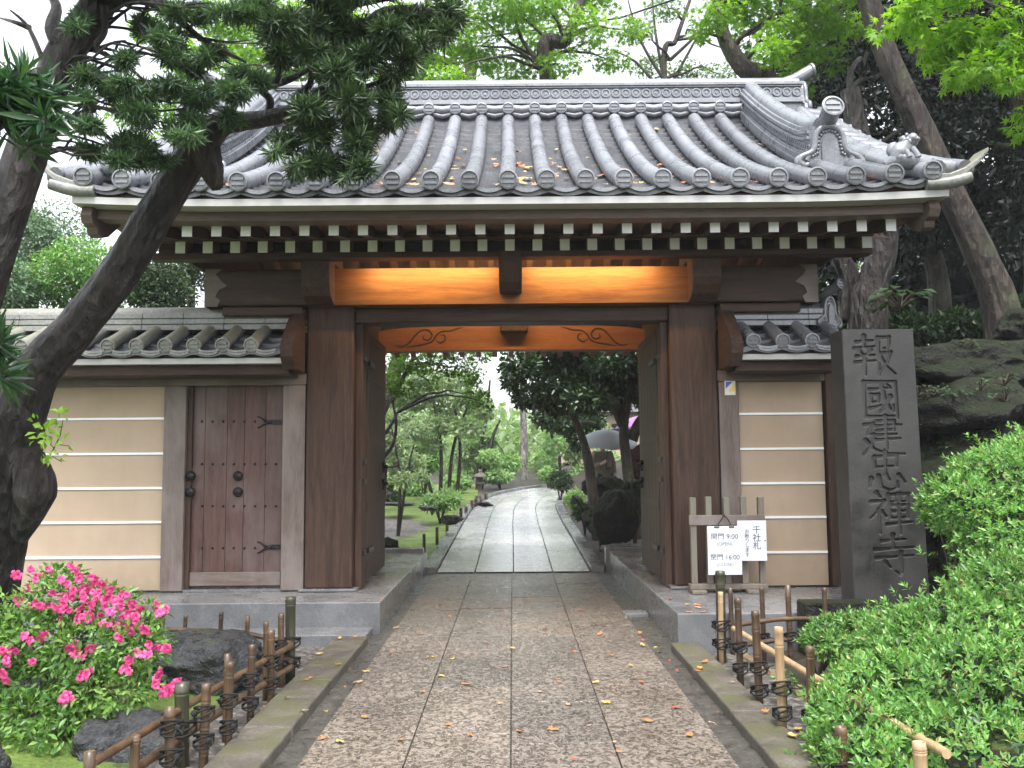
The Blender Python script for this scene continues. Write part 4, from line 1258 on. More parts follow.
LM = {
    'maki': leaf_mat('narrow_dark_leaf', [(.022, .050, .022), (.042, .085, .034), (.070, .13, .048), (.032, .068, .033), (.13, .21, .075)], .32, .18, spec=.55),
    'maki2': leaf_mat('feathery_leaf', [(.034, .078, .045), (.06, .125, .062), (.09, .17, .08), (.14, .23, .10)], .4, .3, spec=.5),
    'broad': leaf_mat('broad_sword_leaf', [(.02, .06, .03), (.045, .12, .05), (.03, .085, .045), (.075, .16, .065)], .22, .3, spec=.6),
    'maple': leaf_mat('maple_leaf_green', [(.12, .27, .03), (.17, .36, .04), (.23, .43, .05), (.14, .31, .035), (.28, .45, .07)], .5, .55, (1.3, 1.3, .5), .35),
    'maple_dark': leaf_mat('maple_leaf_shade', [(.055, .13, .02), (.09, .20, .03), (.13, .26, .04)], .5, .5, (1.3, 1.3, .5), .35),
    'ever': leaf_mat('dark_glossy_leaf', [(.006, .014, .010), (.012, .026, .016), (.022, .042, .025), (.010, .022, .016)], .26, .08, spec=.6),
    'ever2': leaf_mat('dark_camellia_leaf', [(.012, .030, .014), (.022, .050, .022), (.04, .08, .032), (.07, .13, .04)], .28, .2, spec=.55),
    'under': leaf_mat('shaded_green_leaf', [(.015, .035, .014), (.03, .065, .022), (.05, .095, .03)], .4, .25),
    'soft': leaf_mat('soft_garden_leaf', [(.16, .29, .11), (.23, .38, .16), (.31, .46, .21), (.27, .40, .25)], .45, .5, spec=.4),
    'grey': leaf_mat('grey_green_leaf', [(.18, .28, .15), (.26, .37, .22), (.34, .43, .30), (.31, .33, .25)], .40, .45, spec=.45),
    'hedge': leaf_mat('clipped_leaf', [(.05, .14, .035), (.10, .26, .06), (.16, .36, .08), (.21, .42, .10), (.13, .31, .07), (.17, .36, .13), (.24, .45, .12), (.29, .50, .15), (.12, .28, .08), (.15, .34, .08), (.09, .22, .05), (.20, .40, .12), (.26, .44, .12), (.34, .24, .10)], .3, .35, spec=.55),
    'azalea': leaf_mat('azalea_leaf', [(.06, .14, .035), (.11, .24, .055), (.17, .32, .075), (.22, .36, .08)], .38, .35),
    'dome': leaf_mat('dome_leaf', [(.07, .14, .075), (.12, .21, .12), (.18, .28, .17)], .4, .3),
    'wood': leaf_mat('far_wood_leaf', [(.17, .28, .12), (.24, .37, .16), (.31, .43, .21), (.22, .33, .17)], .5, .5),
    'sprout': leaf_mat('sprout_leaf', [(.22, .42, .05), (.30, .50, .07)], .4, .5),
}

def pads(lst, Y, jy=.4, sc=900):
    """clump list in photo pixels (px, py, rx, ry[, Y]) -> centres and radii in metres"""
    C, RAD = [], []
    for q in lst:
        y = q[4] if len(q) > 4 else Y + random.uniform(-jy, jy)
        c = PT(q[0], q[1], y)
        C.append(c); RAD.append((q[2] * y / sc, (q[2] + q[3]) * .5 * y / sc, q[3] * y / sc))
    return C, np.array(RAD)

def bush(px, py, rx_, ry_, Y, label, mat, n, L, name='garden_shrub', group='low shrubs in the garden beyond the gate'):
    c = PT(px, py, Y); c.z = max(c.z, gh(c.x, c.y) + ry_ * Y / 900 * .4)
    k = 7
    C = [c + Vector((random.uniform(-.6, .6) * rx_, random.uniform(-.5, .5) * rx_, random.uniform(-.3, .3) * ry_)) * (Y / 900) for _ in range(k)]
    RAD = np.array([(rx_ * .55 * Y / 900, rx_ * .55 * Y / 900, ry_ * .7 * Y / 900)] * k)
    b = (c.x, c.y, gh(c.x, c.y))
    t = thing(name, b, label, 'shrub', group)
    mb = MB()
    for q in C: mb.tube([b, Vector(b).lerp(q, .5) + Vector((0, 0, .05)), q], [.02, .014, .006], 5, sub=2)
    mb.build('stem', MT['twig'], t)
    link('foliage', crown_mesh(C, RAD, n, L, L * .45), LM[mat], t)

# ---- old maki pine leaning in from the left
P_ = lambda x, y, Y: tuple(PT(x, y, Y))
tk = [(-2.78, 6.30, -.1), P_(-10, 610, 6.3), P_(-4, 540, 6.25), P_(4, 485, 6.2), P_(12, 430, 6.15), P_(34, 375, 6.1), P_(78, 325, 6.05), P_(118, 275, 6.0), P_(155, 215, 5.95), P_(186, 165, 5.9), P_(212, 130, 5.85)]
rd = [.26, .165, .195, .235, .19, .150, .128, .126, .120, .112, .105]
tk[0] = P_(-8, 705, 6.32)
maki = thing('maki_pine', tk[0], 'old leaning maki pine whose thick trunk crosses in front of the roof', 'tree')
mb = MB()
mb.tube(tk, rd, 56, noise=.012, sub=14, fur=.042)
mb.tube([P_(26, 440, 6.15), P_(32, 470, 6.1), P_(34, 494, 6.08), P_(18, 540, 6.15)], [.06, .12, .135, .05], 30, noise=.02, sub=8, fur=.04)        # burr on the trunk
# live limb that turns to the right at the broken top
br = [P_(205, 140, 5.85), P_(222, 124, 5.82), P_(245, 121, 5.78), P_(268, 118, 5.72), P_(296, 110, 5.65), P_(318, 95, 5.6), P_(342, 70, 5.55)]
mb.tube(br, [.11, .085, .062, .055, .05, .04, .025], 12, noise=.05, sub=5)
twigs = [
    [(268, 116), (270, 100), (262, 90), (274, 84), (280, 68), (277, 45), (284, 20)],
    [(274, 84), (288, 80), (300, 74), (314, 66)],
    [(296, 108), (297, 96), (310, 84), (312, 62), (324, 52), (345, 50), (372, 40)],
    [(318, 95), (340, 96), (362, 88), (385, 80)], [(342, 70), (370, 20), (400, 8), (440, 14), (456, 34)],
    [(290, 112), (305, 126), (322, 138), (334, 158)], [(284, 20), (330, 10), (400, -4), (450, -8)],
    [(345, 50), (360, 100), (372, 140)], [(285, 118), (290, 128), (282, 128)]]
for tw in twigs:
    k = len(tw)
    mb.tube([P_(x, y, 5.7 - .03 * i + random.uniform(-.05, .05)) for i, (x, y) in enumerate(tw)], [.030 - .022 * i / k for i in range(k)], 7, noise=.08, sub=4)
mb.build('trunk', MT['bark'], maki)
# dead, hollow stub under the turn
mb = MB()
mb.tube([P_(196, 122, 5.88), P_(204, 148, 5.87), P_(211, 170, 5.86), P_(217, 188, 5.86)], [.11, .125, .095, .045], 30, noise=.05, sub=6, fur=.10, flat=.8)
mb.build('dead_stub', MT['bark_brown'], maki)
cl_ = [(300, 30, 34, 26), (345, 18, 40, 24), (392, 20, 36, 26), (432, 18, 24, 22), (452, 34, 14, 22), (330, 62, 34, 24), (374, 58, 36, 26), (320, 96, 26, 20), (358, 98, 34, 24), (392, 88, 22, 24),
       (338, 132, 30, 22), (366, 134, 26, 24), (326, 164, 24, 16), (290, 148, 18, 14), (300, 166, 12, 10), (352, 160, 22, 14), (392, 118, 14, 16), (290, 60, 20, 16), (405, 45, 22, 20), (270, 20, 22, 16),
       (418, 48, 16, 12), (310, 118, 14, 10), (378, -20, 60, 22), (320, -20, 50, 18), (344, 176, 8, 6)]
cl_ = [(a + random.uniform(-.75, .75) * c, b + random.uniform(-.75, .75) * d, c * .52, d * .50) for a, b, c, d in cl_ for _ in range(3)]
C, RAD = pads(cl_, 5.45, .32)
link('crown', blade_crown(C, RAD * 1.05, 2500, 13, .080, .011, shell=.1), LM['maki'], maki)
# bright sprout on the trunk
mb = MB()
sp = [P_(40, 470, 5.95), P_(52, 452, 5.92), P_(60, 436, 5.9), P_(63, 420, 5.9)]
mb.tube(sp, [.006, .005, .004, .002], 5)
for a in ((50, 455, 62, 462), (56, 444, 68, 446), (54, 448, 44, 438)): mb.tube([P_(a[0], a[1], 5.92), P_(a[2], a[3], 5.9)], .003, 5)
spm = mb.build('sprout', MT['twig'], maki)
C, RAD = pads([(63, 415, 6, 6), (50, 430, 9, 8), (42, 436, 8, 8), (66, 442, 8, 5), (44, 452, 7, 6), (58, 458, 8, 6), (36, 420, 5, 6)], 5.9, .03)
link('sprout_leaf', crown_mesh(C, RAD, 70, .052, .032), LM['sprout'], spm)

# ---- second old tree at the left edge, feathery upper branches
tk = [P_(-120, 690, 5.6), P_(-75, 480, 5.55), P_(-30, 320, 5.5), P_(2, 225, 5.45), P_(22, 165, 5.42), P_(42, 105, 5.4), P_(66, 52, 5.4), P_(96, 8, 5.4), P_(128, -60, 5.4), P_(150, -150, 5.4)]
rd = [.18, .155, .14, .125, .12, .105, .105, .10, .08, .06]
def ex(mb):
    for tw, r in (([(96, 8), (140, 0), (172, 14), (200, 38), (222, 50), (246, 62)], .034), ([(104, 6), (104, 32), (96, 48), (112, 58), (128, 66)], .026), ([(66, 52), (52, 30), (56, 4), (38, -20)], .06),
                  ([(150, 2), (140, 25), (156, 44), (178, 62), (206, 82)], .014), ([(200, 38), (228, 42), (250, 40)], .012), ([(128, 66), (150, 90), (160, 130)], .012), ([(50, 80), (30, 30), (10, 10)], .02), ([(30, 28), (14, 22), (0, 18)], .02),
                  ([(172, 14), (168, 40), (160, 70)], .012), ([(22, 165), (60, 150), (90, 150)], .018)):
        k = len(tw)
        mb.tube([P_(x, y, 5.35 + random.uniform(-.06, .06)) for x, y in tw], [r * (1 - .75 * i / (k - 1)) for i in range(k)], 7, noise=.06, sub=4)
cl_ = [(100, 78, 22, 10), (128, 92, 22, 10), (160, 84, 24, 10), (196, 96, 22, 10), (228, 92, 20, 9), (250, 76, 16, 12), (140, 116, 24, 9), (172, 128, 22, 9), (118, 144, 26, 10), (152, 156, 22, 8), (92, 128, 18, 9),
       (205, 62, 18, 10), (172, 40, 22, 12), (140, 30, 16, 9), (210, 18, 26, 9), (185, 8, 24, 8), (238, 8, 24, 10), (120, 60, 14, 8), (100, 156, 20, 8), (235, 120, 12, 7), (85, 20, 12, 10), (78, 100, 12, 9), (168, 60, 18, 8), (196, 120, 16, 8), (130, -30, 60, 20), (220, -30, 50, 16)]
cl_ = [(a + random.uniform(-.8, .8) * c, b + random.uniform(-.9, .9) * d, c * .8, d * .62) for a, b, c, d in cl_ for _ in range(3)]
C, RAD = pads(cl_, 5.35, .35)
tree('feathery_pine', tk[0], tk, rd, C, RAD, None, 'dark forked tree at the left edge with feathery needle sprays', bark='bark', limb=(.012, .004), extra=ex,
     blades=dict(nshoot=3600, per=12, L=.062, W=.009, shell=.0, mat=LM['maki2']))

# ---- broad sword leaves hanging near the left edge
t = thing('sword_leaf_tree', P_(-110, 700, 3.6), 'near tree at left edge with large glossy sword shaped leaves', 'tree')
MB().tube([P_(-140, 720, 3.6), P_(-110, 420, 3.5), P_(-80, 240, 3.4), P_(-30, 150, 3.3), P_(22, 110, 3.25)], [.09, .07, .05, .03, .012], 8, sub=4).tube([P_(-30, 150, 3.3), P_(5, 80, 3.25), P_(40, 75, 3.2)], [.02, .012, .006], 6, sub=3).tube([P_(-110, 420, 3.5), P_(-60, 370, 3.5), P_(-6, 350, 3.5)], [.03, .015, .006], 6, sub=3).build('trunk', MT['bark'], t)
C, RAD = pads([(14, 78, 16, 12), (36, 96, 18, 12), (10, 118, 18, 14), (48, 118, 10, 10), (26, 140, 10, 8), (-14, 96, 20, 22), (-8, 345, 10, 16), (2, 372, 6, 10)], 3.25, .08)
link('crown', blade_crown(C, RAD, 62, 12, .125, .019), LM['broad'], t)

# ---- clipped domes and trees on the rise behind the left wall
def dome_tree(px, py, r, Y, label, mat='dome', n=9000, L=.07):
    c = PT(px, py, Y); rr_ = r * Y / 900
    C = [c + Vector((random.uniform(-1, 1) * rr_ * .45, random.uniform(-.6, .6) * rr_, random.uniform(-.25, .35) * rr_)) for _ in range(10)]
    RAD = np.array([(rr_ * .62, rr_ * .62, rr_ * .5)] * 10)
    b = (c.x, c.y, gh(c.x, c.y))
    tree('round_tree', b, [b, c - Vector((0, 0, rr_ * .9)), c], [.09, .07, .03], C, RAD, dict(n=n, L=L, W=L * .42, mat=LM[mat], shell=.7), label, limb=(.03, .01), group='rounded trees behind the left wall')
dome_tree(36, 238, 56, 15.5, 'tallest rounded tree behind the left wall, touching the forked trunk')
dome_tree(84, 282, 48, 14.2, 'pale rounded tree just above the wall coping, right of the leaning trunk', 'hedge')
dome_tree(6, 292, 46, 13.6, 'rounded tree above the wall coping at the very left edge')
dome_tree(158, 292, 38, 15.0, 'loose green tree between the leaning trunk and the gate beam end', 'under')
dome_tree(192, 268, 42, 16.5, 'small dark tree seen under the left roof corner', 'under', 5000)

# ---- bright maples behind the ridge
def maple(px, base_z, Y, trunk_px, r0, cl, n, L, label, mat='maple', group='maples behind the roof ridge', name='maple_tree', twigs=None):
    tp = [PT(x, y, Y + dy) for x, y, dy in trunk_px]
    xb = math.copysign(max(abs(tp[0].x), .21 * tp[0].y + .2), tp[0].x if px != 640 else 1)
    b = Vector((xb, tp[0].y, gh(xb, tp[0].y)))
    tp[0] = Vector(((xb + tp[1].x) / 2, tp[0].y, 3.4))
    m_ = len(tp)
    C, RAD = pads(cl, Y, 1.0)
    def ex(mb):
        for tw in (twigs or []):
            k = len(tw); mb.tube([PT(x, y, Y + random.uniform(-.1, .1)) for x, y in tw], [.05 * (1 - .7 * i / (k - 1)) for i in range(k)], 6, sub=3)
    tree(name, b, [b] + tp, [r0 * 1.2] + [r0 * (1 - .8 * i / m_) for i in range(m_)], C, RAD, dict(n=n, L=L, W=L, mat=LM[mat], shape='star', shell=.2, droop=.4, up=.8), label, extra=ex, limb=(.04, .010), group=group)
maple(540, 0, 17, [(552, 120, 0), (546, 70, 0), (566, 40, 0), (580, 0, 0), (590, -60, 0)], .17, [(500, 10, 40, 22), (540, 40, 34, 20), (470, 46, 32, 20), (585, 28, 30, 20), (520, 74, 30, 12), (450, 78, 26, 10), (560, 64, 26, 12), (430, 20, 30, 18), (480, -30, 70, 26), (570, -24, 60, 26), (610, 60, 22, 12), (600, -4, 26, 14), (490, 60, 24, 14), (630, 30, 20, 14), (536, 0, 40, 20)], 11000, .115,
      'bright green maple with forked trunk rising above the middle of the ridge', twigs=[[(546, 70), (522, 40), (512, 4), (505, -30)], [(566, 40), (556, 15), (545, -10)]])
maple(440, 0, 19, [(476, 130, 0), (470, 78, 0), (448, 50, 0), (430, 10, 0), (420, -40, 0)], .15, [(420, 60, 30, 16), (400, 26, 34, 22), (450, 20, 30, 18), (250, 40, 36, 26), (220, 20, 30, 20), (300, 60, 40, 24), (360, 70, 34, 16), (340, 30, 40, 26), (270, 90, 30, 20), (400, 82, 26, 10), (190, 60, 30, 24), (240, 70, 34, 24), (280, 20, 36, 26), (230, 100, 30, 16), (150, 30, 20, 16), (130, 110, 26, 16), (180, 110, 30, 20), (260, 120, 30, 16), (160, 150, 26, 16), (215, 140, 24, 14)], 17000, .125,
      'yellow green maple behind the dark pine boughs, left of the ridge middle')
maple(640, 0, 22, [(668, 130, 0), (664, 80, 0), (676, 40, 0), (690, 0, 0)], .10, [(650, 66, 24, 10), (690, 70, 22, 9), (640, 30, 18, 12), (664, 8, 22, 12), (720, 74, 22, 9), (700, 30, 12, 10), (745, 60, 16, 12)], 2400, .10,
      'thin twiggy maple against the white sky, right of the ridge middle', 'maple_dark', twigs=[[(664, 80), (640, 40), (628, 0)], [(668, 90), (690, 50), (712, 10)], [(664, 80), (655, 30), (652, -10)], [(670, 60), (700, 30), (716, -5)], [(660, 90), (636, 62), (612, 50)]])
# trunks right of the ridge carry a maple whose sprays hang over the ridge end
maple(760, 0, 13.5, [(792, 200, 0), (776, 105, 0), (742, 66, 0), (722, 30, 0), (716, -30, 0)], .20, [(715, 14, 26, 16), (752, 20, 26, 18), (790, 14, 28, 18), (830, 20, 24, 18), (772, 50, 20, 16), (806, 52, 22, 18), (800, 86, 16, 12), (838, 58, 16, 14), (860, 26, 16, 14), (740, 50, 14, 10), (700, 34, 10, 10), (790, 74, 12, 14), (770, -26, 80, 26), (860, -20, 40, 22), (740, 4, 30, 16), (812, 4, 30, 18), (784, 34, 26, 16)], 7500, .105,
      'maple with leaf sprays hanging over the right end of the ridge', twigs=[[(776, 105), (772, 60), (780, 10), (786, -30)]])
# near maple reaching in at the top right
tb = Vector((5.6, 6.9, gh(5.6, 6.9)))
C, RAD = pads([(900, 22, 20, 12), (930, 30, 26, 14), (968, 34, 30, 16), (1004, 44, 26, 18), (940, 58, 22, 12), (980, 68, 30, 14), (1012, 78, 24, 12), (956, 80, 18, 8), (915, 4, 26, 12), (1010, 14, 24, 12), (878, 30, 8, 10), (1030, 110, 14, 14), (1016, 130, 8, 10), (960, -14, 60, 16), (1060, 60, 40, 40), (950, 44, 34, 14), (1000, 58, 34, 18), (916, 16, 24, 12)], 6.6, .25)
def ex(mb):
    for tw in ([(1100, 80), (1050, 40), (1018, 18), (985, 2), (940, -14)], [(1050, 40), (1020, 60), (980, 60), (945, 56)], [(1018, 18), (980, 34), (930, 30)], [(1050, 40), (1030, 90), (1018, 125)], [(985, 2), (940, 10), (900, 20)]):
        k = len(tw); mb.tube([PT(x, y, 6.6 + random.uniform(-.08, .08)) for x, y in tw], [.055 * (1 - .85 * i / (k - 1)) if tw[0] == (1100, 80) else .02 * (1 - .7 * i / (k - 1)) for i in range(k)], 7, sub=3)
tree('maple_tree', tb, [tb, PT(1230, 420, 6.8), PT(1180, 200, 6.7), PT(1100, 80, 6.6)], [.16, .13, .10, .07], C, RAD, dict(n=2900, L=.085, W=.085, mat=LM['maple'], shape='star', shell=.1, droop=.5, up=.9), 'near maple bough with bright star leaves in the top right corner', extra=ex, limb=(.008, .003), bark='bark')

# ---- dark wood on the right bank
def bank_tree(trunk_px, Y, r0, cl, n, L, label, mat='ever', bark='bark_brown', group='dark trees on the right bank', trunks=None, name='evergreen_tree', noise=.06, W=.42):
    tp = [PT(x, y, Y) for x, y in trunk_px]
    b = Vector((tp[0].x, tp[0].y, gh(tp[0].x, tp[0].y) - .15))
    m_ = len(tp)
    C, RAD = pads(cl, Y + .8, 1.0)
    tree(name, b, [b] + tp, [r0 * 1.35, r0 * 1.15] + [r0 * (1 - .5 * i / m_) for i in range(1, m_)], C, RAD, dict(n=n, L=L, W=L * W, mat=LM[mat], shell=.3), label, bark=bark, group=group, limb=(.05, .012), noise=noise,
         trunks=[([PT(x, y, Y + .3) for x, y in tr], rr_) for tr, rr_ in (trunks or [])])
bank_tree([(1003, 318), (984, 262), (952, 195), (918, 122), (888, 58), (866, -10), (850, -80)], 11.6, .20, [(840, -60, 60, 30), (900, -70, 60, 30), (960, -50, 50, 30)], 1800, .10, 'tall leaning tree with bare brown trunk behind the right roof corner', 'under', name='leaning_tree')
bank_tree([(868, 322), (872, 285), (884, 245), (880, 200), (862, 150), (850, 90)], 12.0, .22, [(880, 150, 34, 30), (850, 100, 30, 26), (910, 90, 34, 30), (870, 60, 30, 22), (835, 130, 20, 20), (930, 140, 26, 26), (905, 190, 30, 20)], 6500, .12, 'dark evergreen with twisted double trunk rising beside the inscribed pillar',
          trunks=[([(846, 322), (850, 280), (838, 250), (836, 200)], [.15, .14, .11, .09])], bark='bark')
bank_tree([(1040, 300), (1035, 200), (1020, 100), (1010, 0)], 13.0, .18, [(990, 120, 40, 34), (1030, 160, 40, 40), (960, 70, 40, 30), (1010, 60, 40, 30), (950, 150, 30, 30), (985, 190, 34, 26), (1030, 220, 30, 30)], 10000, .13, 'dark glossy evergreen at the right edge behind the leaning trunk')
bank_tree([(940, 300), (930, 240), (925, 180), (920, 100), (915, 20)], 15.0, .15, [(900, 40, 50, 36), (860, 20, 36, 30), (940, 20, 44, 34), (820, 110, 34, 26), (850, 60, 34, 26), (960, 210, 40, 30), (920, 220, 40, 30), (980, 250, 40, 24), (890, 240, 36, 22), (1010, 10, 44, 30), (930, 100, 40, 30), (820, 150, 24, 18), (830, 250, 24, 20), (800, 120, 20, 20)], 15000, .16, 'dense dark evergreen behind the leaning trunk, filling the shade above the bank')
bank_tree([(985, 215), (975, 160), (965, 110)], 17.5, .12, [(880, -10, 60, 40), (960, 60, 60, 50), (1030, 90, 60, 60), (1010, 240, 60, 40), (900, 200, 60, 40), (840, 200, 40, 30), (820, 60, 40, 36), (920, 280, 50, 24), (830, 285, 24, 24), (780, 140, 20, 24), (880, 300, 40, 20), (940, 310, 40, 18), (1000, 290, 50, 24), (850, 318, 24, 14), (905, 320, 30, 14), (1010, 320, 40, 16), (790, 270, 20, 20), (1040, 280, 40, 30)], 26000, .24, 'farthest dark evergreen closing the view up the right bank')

# tall unseen canopy, added above the frame to keep the bank in shade
bank_tree([(1180, 330), (1150, 150), (1120, 0), (1090, -150)], 10.5, .22, [(1000, -170, 130, 60), (1130, -120, 120, 70), (1080, -260, 160, 70), (930, -260, 130, 60), (1200, -40, 100, 70), (1180, 100, 70, 80), (1010, -330, 160, 60)], 11000, .24, 'tall unseen evergreen outside the right edge, added to shade the bank')
# ---- plants on the bank
def leafy(base, r, n, L, label, mat='under', cat='plant', W=.8, name='broad_leaf_plant', group='leafy plants on the right bank'):
    base = Vector(base)
    t = thing(name, base, label, cat, group)
    mb = MB(); P, D, N = [], [], []
    for i in range(n):
        a, el = random.uniform(0, 6.28), random.uniform(.3, 1.2)
        q = base + Vector((math.cos(a) * r * math.cos(el), math.sin(a) * r * math.cos(el), r * .9 * math.sin(el) * random.uniform(.6, 1.2)))
        mb.tube([base, base.lerp(q, .5) + Vector((0, 0, .1 * r)), q], [.006, .005, .003], 4, sub=2)
        P.append(q); D.append((math.cos(a), math.sin(a), -.3)); N.append((math.cos(a) * .4, math.sin(a) * .4 - .5, 1))
    mb.build('stem', MT['twig'], t)
    link('leaf', leaf_mesh('leaf', P, D, N, L * rng.uniform(.7, 1.2, n), L * W * rng.uniform(.8, 1.1, n), .10), LM[mat], t)
def on_bank(px, py, Y):
    q = PT(px, py, Y); return (q.x, q.y, gh(q.x, q.y))
leafy(on_bank(925, 345, 9.6), .40, 46, .17, 'round leaved plant on the ledge behind the inscribed pillar', 'under')
leafy(PT(900, 300, 10.4) - Vector((0, 0, .1)), .32, 30, .15, 'smaller round leaved plant beside the twisted trunk', 'under')
leafy(on_bank(1010, 345, 9.4), .22, 30, .09, 'mossy tuft of small leaves on the upper ledge at right', 'azalea', W=.5)
for q_ in ((940, 398, 9.0, 'small fern by the pillar edge of the broad dark ledge'), (1005, 402, 8.9, 'small green tuft on the broad ledge near the right edge'), (915, 430, 9.0, 'little plant hanging in the crack right of the inscribed pillar'), (965, 352, 9.6, 'low seedling on the mossy upper ledge')):
    leafy(PT(*q_[:3]), .16, 18, .065, q_[3], 'under', W=.45)
leafy(on_bank(985, 415, 8.8), .16, 22, .07, 'low green tuft on the lower ledge above the clipped shrub', 'azalea', W=.5)

for i in range(12):
    x_, y_ = random.choice(((925, 402), (945, 395), (975, 392), (1000, 388), (1018, 396), (930, 358), (960, 350), (990, 352), (1010, 440), (960, 445), (935, 420), (985, 430)))
    q = PT(x_ + random.uniform(-12, 12), y_ + random.uniform(-5, 5), 8.9 if y_ > 380 else 9.7)
    leafy(q, .15, 14, .075, 'small dark fern growing on the rock ledges of the right bank', 'under', W=.4, name='bank_fern', group='ferns on the rock ledges')
for q_ in ((905, 330, 26, 16, 12.6, 'dark undergrowth shrub behind the round leaved plant on the bank'), (965, 325, 30, 16, 12.8, 'dark undergrowth shrub between the leaning trunk and the twisted trunk'), (1030, 320, 30, 20, 13.0, 'dark undergrowth shrub at the right edge behind the leaning trunk'), (862, 330, 20, 16, 12.8, 'dark undergrowth shrub at the foot of the twisted trunk'), (800, 300, 30, 24, 13.5, 'dark undergrowth shrub above the short wall coping')):
    bush(*q_[:5], q_[5], 'under', 2200, .11, name='undergrowth_shrub', group='undergrowth on the right bank')
n_ = 16000
xb, yb = rng.uniform(3.7, 9.0, n_), rng.uniform(7.6, 15.5, n_)
zb_ = ground_h(xb, yb)
pat = np.sin(xb * 2.1 + 1) * np.sin(yb * 1.7) + .6 * np.sin(xb * 5.3 + yb * 3.1) + rng.normal(size=n_) * .5
k_ = (zb_ > .12) & (pat > -.1)
xb, yb, zb_ = xb[k_], yb[k_], zb_[k_]
eps = .05
nx2 = -(ground_h(xb + eps, yb) - zb_) / eps; ny2 = -(ground_h(xb, yb + eps) - zb_) / eps
NB = unit(np.stack([nx2, ny2, np.ones_like(nx2)], -1))
PB = np.stack([xb, yb, zb_], -1) + NB * rng.uniform(.0, .10, len(xb))[:, None]
link('bank_ground_cover', leaf_mesh('bank_ground_cover', PB, unit(rng.normal(size=PB.shape) + np.array([-.3, -.4, -.2])), NB + rng.normal(size=PB.shape) * .5, rng.uniform(.05, .12, len(xb)), rng.uniform(.03, .06, len(xb))), leaf_mat('bank_cover_leaf', [(.018, .04, .012), (.03, .06, .018), (.012, .028, .012), (.06, .045, .02), (.05, .085, .025)], .45, .2))['kind'] = 'stuff'

# ---- garden beyond the gate
def ground_px(px, py):
    """where the sight line through the pixel meets the garden slope"""
    lo, hi = 4.0, 60.0
    for _ in range(50):
        mid = (lo + hi) / 2
        q = PT(px, py, mid)
        if q.z > gh(q.x, q.y): lo = mid
        else: hi = mid
    return PT(px, py, lo)
def garden_tree(base_px, Y, stems, cl, n, L, label, mat, r0=.10, bark='bark', name='garden_tree', group='trees in the garden beyond the gate', shape='leaf', W=.45, jy=.8, shell=.3):
    C, RAD = pads(cl, Y, jy)
    sts = []
    for st in stems:
        tp = [PT(x, y, Y) for x, y in st]
        if st is stems[0] or st[0][1] > 440: tp[0].z = gh(tp[0].x, tp[0].y) - .05
        sts.append((tp, [r0 * (1 - .65 * i / (len(tp) - 1)) for i in range(len(tp))]))
    b = sts[0][0][0]
    tree(name, b, sts[0][0], sts[0][1], C, RAD, dict(n=n, L=L, W=L * W if shape == 'leaf' else L, mat=LM[mat], shape=shape, shell=shell), label, bark=bark, group=group, trunks=sts[1:], limb=(.03, .008))
garden_tree(None, 25, [[(440, 500), (441, 450), (436, 415), (430, 390)], [(448, 500), (452, 455), (462, 420), (474, 395)], [(455, 500), (460, 460), (458, 425), (450, 390)], [(436, 498), (425, 470), (412, 440)]],
            [(440, 392, 26, 9), (410, 402, 22, 8), (470, 398, 20, 8), (395, 418, 16, 8), (455, 380, 22, 7), (425, 378, 20, 7), (484, 412, 12, 7), (446, 410, 18, 5), (400, 392, 14, 7), (440, 424, 26, 8), (414, 432, 18, 8), (466, 428, 18, 8), (430, 446, 14, 6)], 8500, .13, 'many stemmed garden tree with flat layered crown beyond the lawn', 'grey', .06)
garden_tree(None, 15.6, [[(345, 540), (362, 480), (378, 462), (392, 446), (396, 420), (388, 385)], [(378, 462), (385, 470), (376, 474)], [(392, 400), (402, 380), (412, 360), (420, 340)], [(372, 440), (386, 432), (398, 412)]],
            [(395, 366, 20, 12), (420, 362, 22, 12), (448, 366, 20, 12), (470, 372, 14, 14), (400, 388, 14, 8), (380, 380, 16, 14), (440, 345, 30, 14), (400, 340, 30, 14), (480, 350, 18, 14), (474, 392, 10, 14), (484, 402, 8, 10), (430, 384, 12, 6)], 3600, .085, 'maple spray hanging in at the upper left of the gate opening', 'maple_dark', .05, shape='star', name='maple_tree')
garden_tree(None, 18, [[(398, 510), (400, 480), (396, 450), (390, 420)], [(398, 500), (408, 470), (414, 445)]], [(398, 448, 16, 10), (388, 468, 14, 12), (412, 462, 14, 9), (384, 434, 16, 10), (404, 480, 10, 8), (420, 476, 9, 6), (376, 480, 14, 10)], 3200, .09, 'airy shrub tree beside the left door leaf in the garden', 'grey', .035)
garden_tree(None, 31, [[(408, 492), (408, 440), (405, 400), (402, 350)]], [(395, 430, 24, 20), (405, 395, 26, 18), (385, 400, 22, 18), (420, 440, 18, 16), (378, 440, 20, 20), (430, 420, 16, 16), (400, 470, 20, 10)], 5000, .16, 'soft pinkish green tree at the back of the lawn', 'soft', .10)
garden_tree(None, 33, [[(478, 488), (480, 450), (486, 420), (490, 380)], [(480, 470), (492, 440), (500, 420)]], [(484, 440, 13, 10), (474, 425, 12, 10), (508, 462, 12, 8), (490, 458, 12, 8), (470, 405, 10, 8)], 3200, .17, 'pale green tree where the garden path bends', 'soft', .10)
garden_tree(None, 40, [[(524, 482), (524, 440), (523, 400), (523, 340), (523, 250)]], [(530, 250, 40, 30), (505, 230, 34, 26), (555, 260, 36, 30)], 900, .22, 'straight pale trunk standing at the end of the garden path', 'soft', .19, bark='bark_grey', name='straight_tree')
garden_tree(None, 36, [[(560, 484), (560, 450), (565, 420)]], [(555, 440, 14, 16), (575, 450, 14, 14), (590, 430, 18, 18), (565, 415, 18, 16), (605, 460, 14, 14), (545, 460, 10, 9), (585, 475, 14, 8)], 4500, .18, 'sunlit green shrub tree right of the far path end', 'soft', .08)
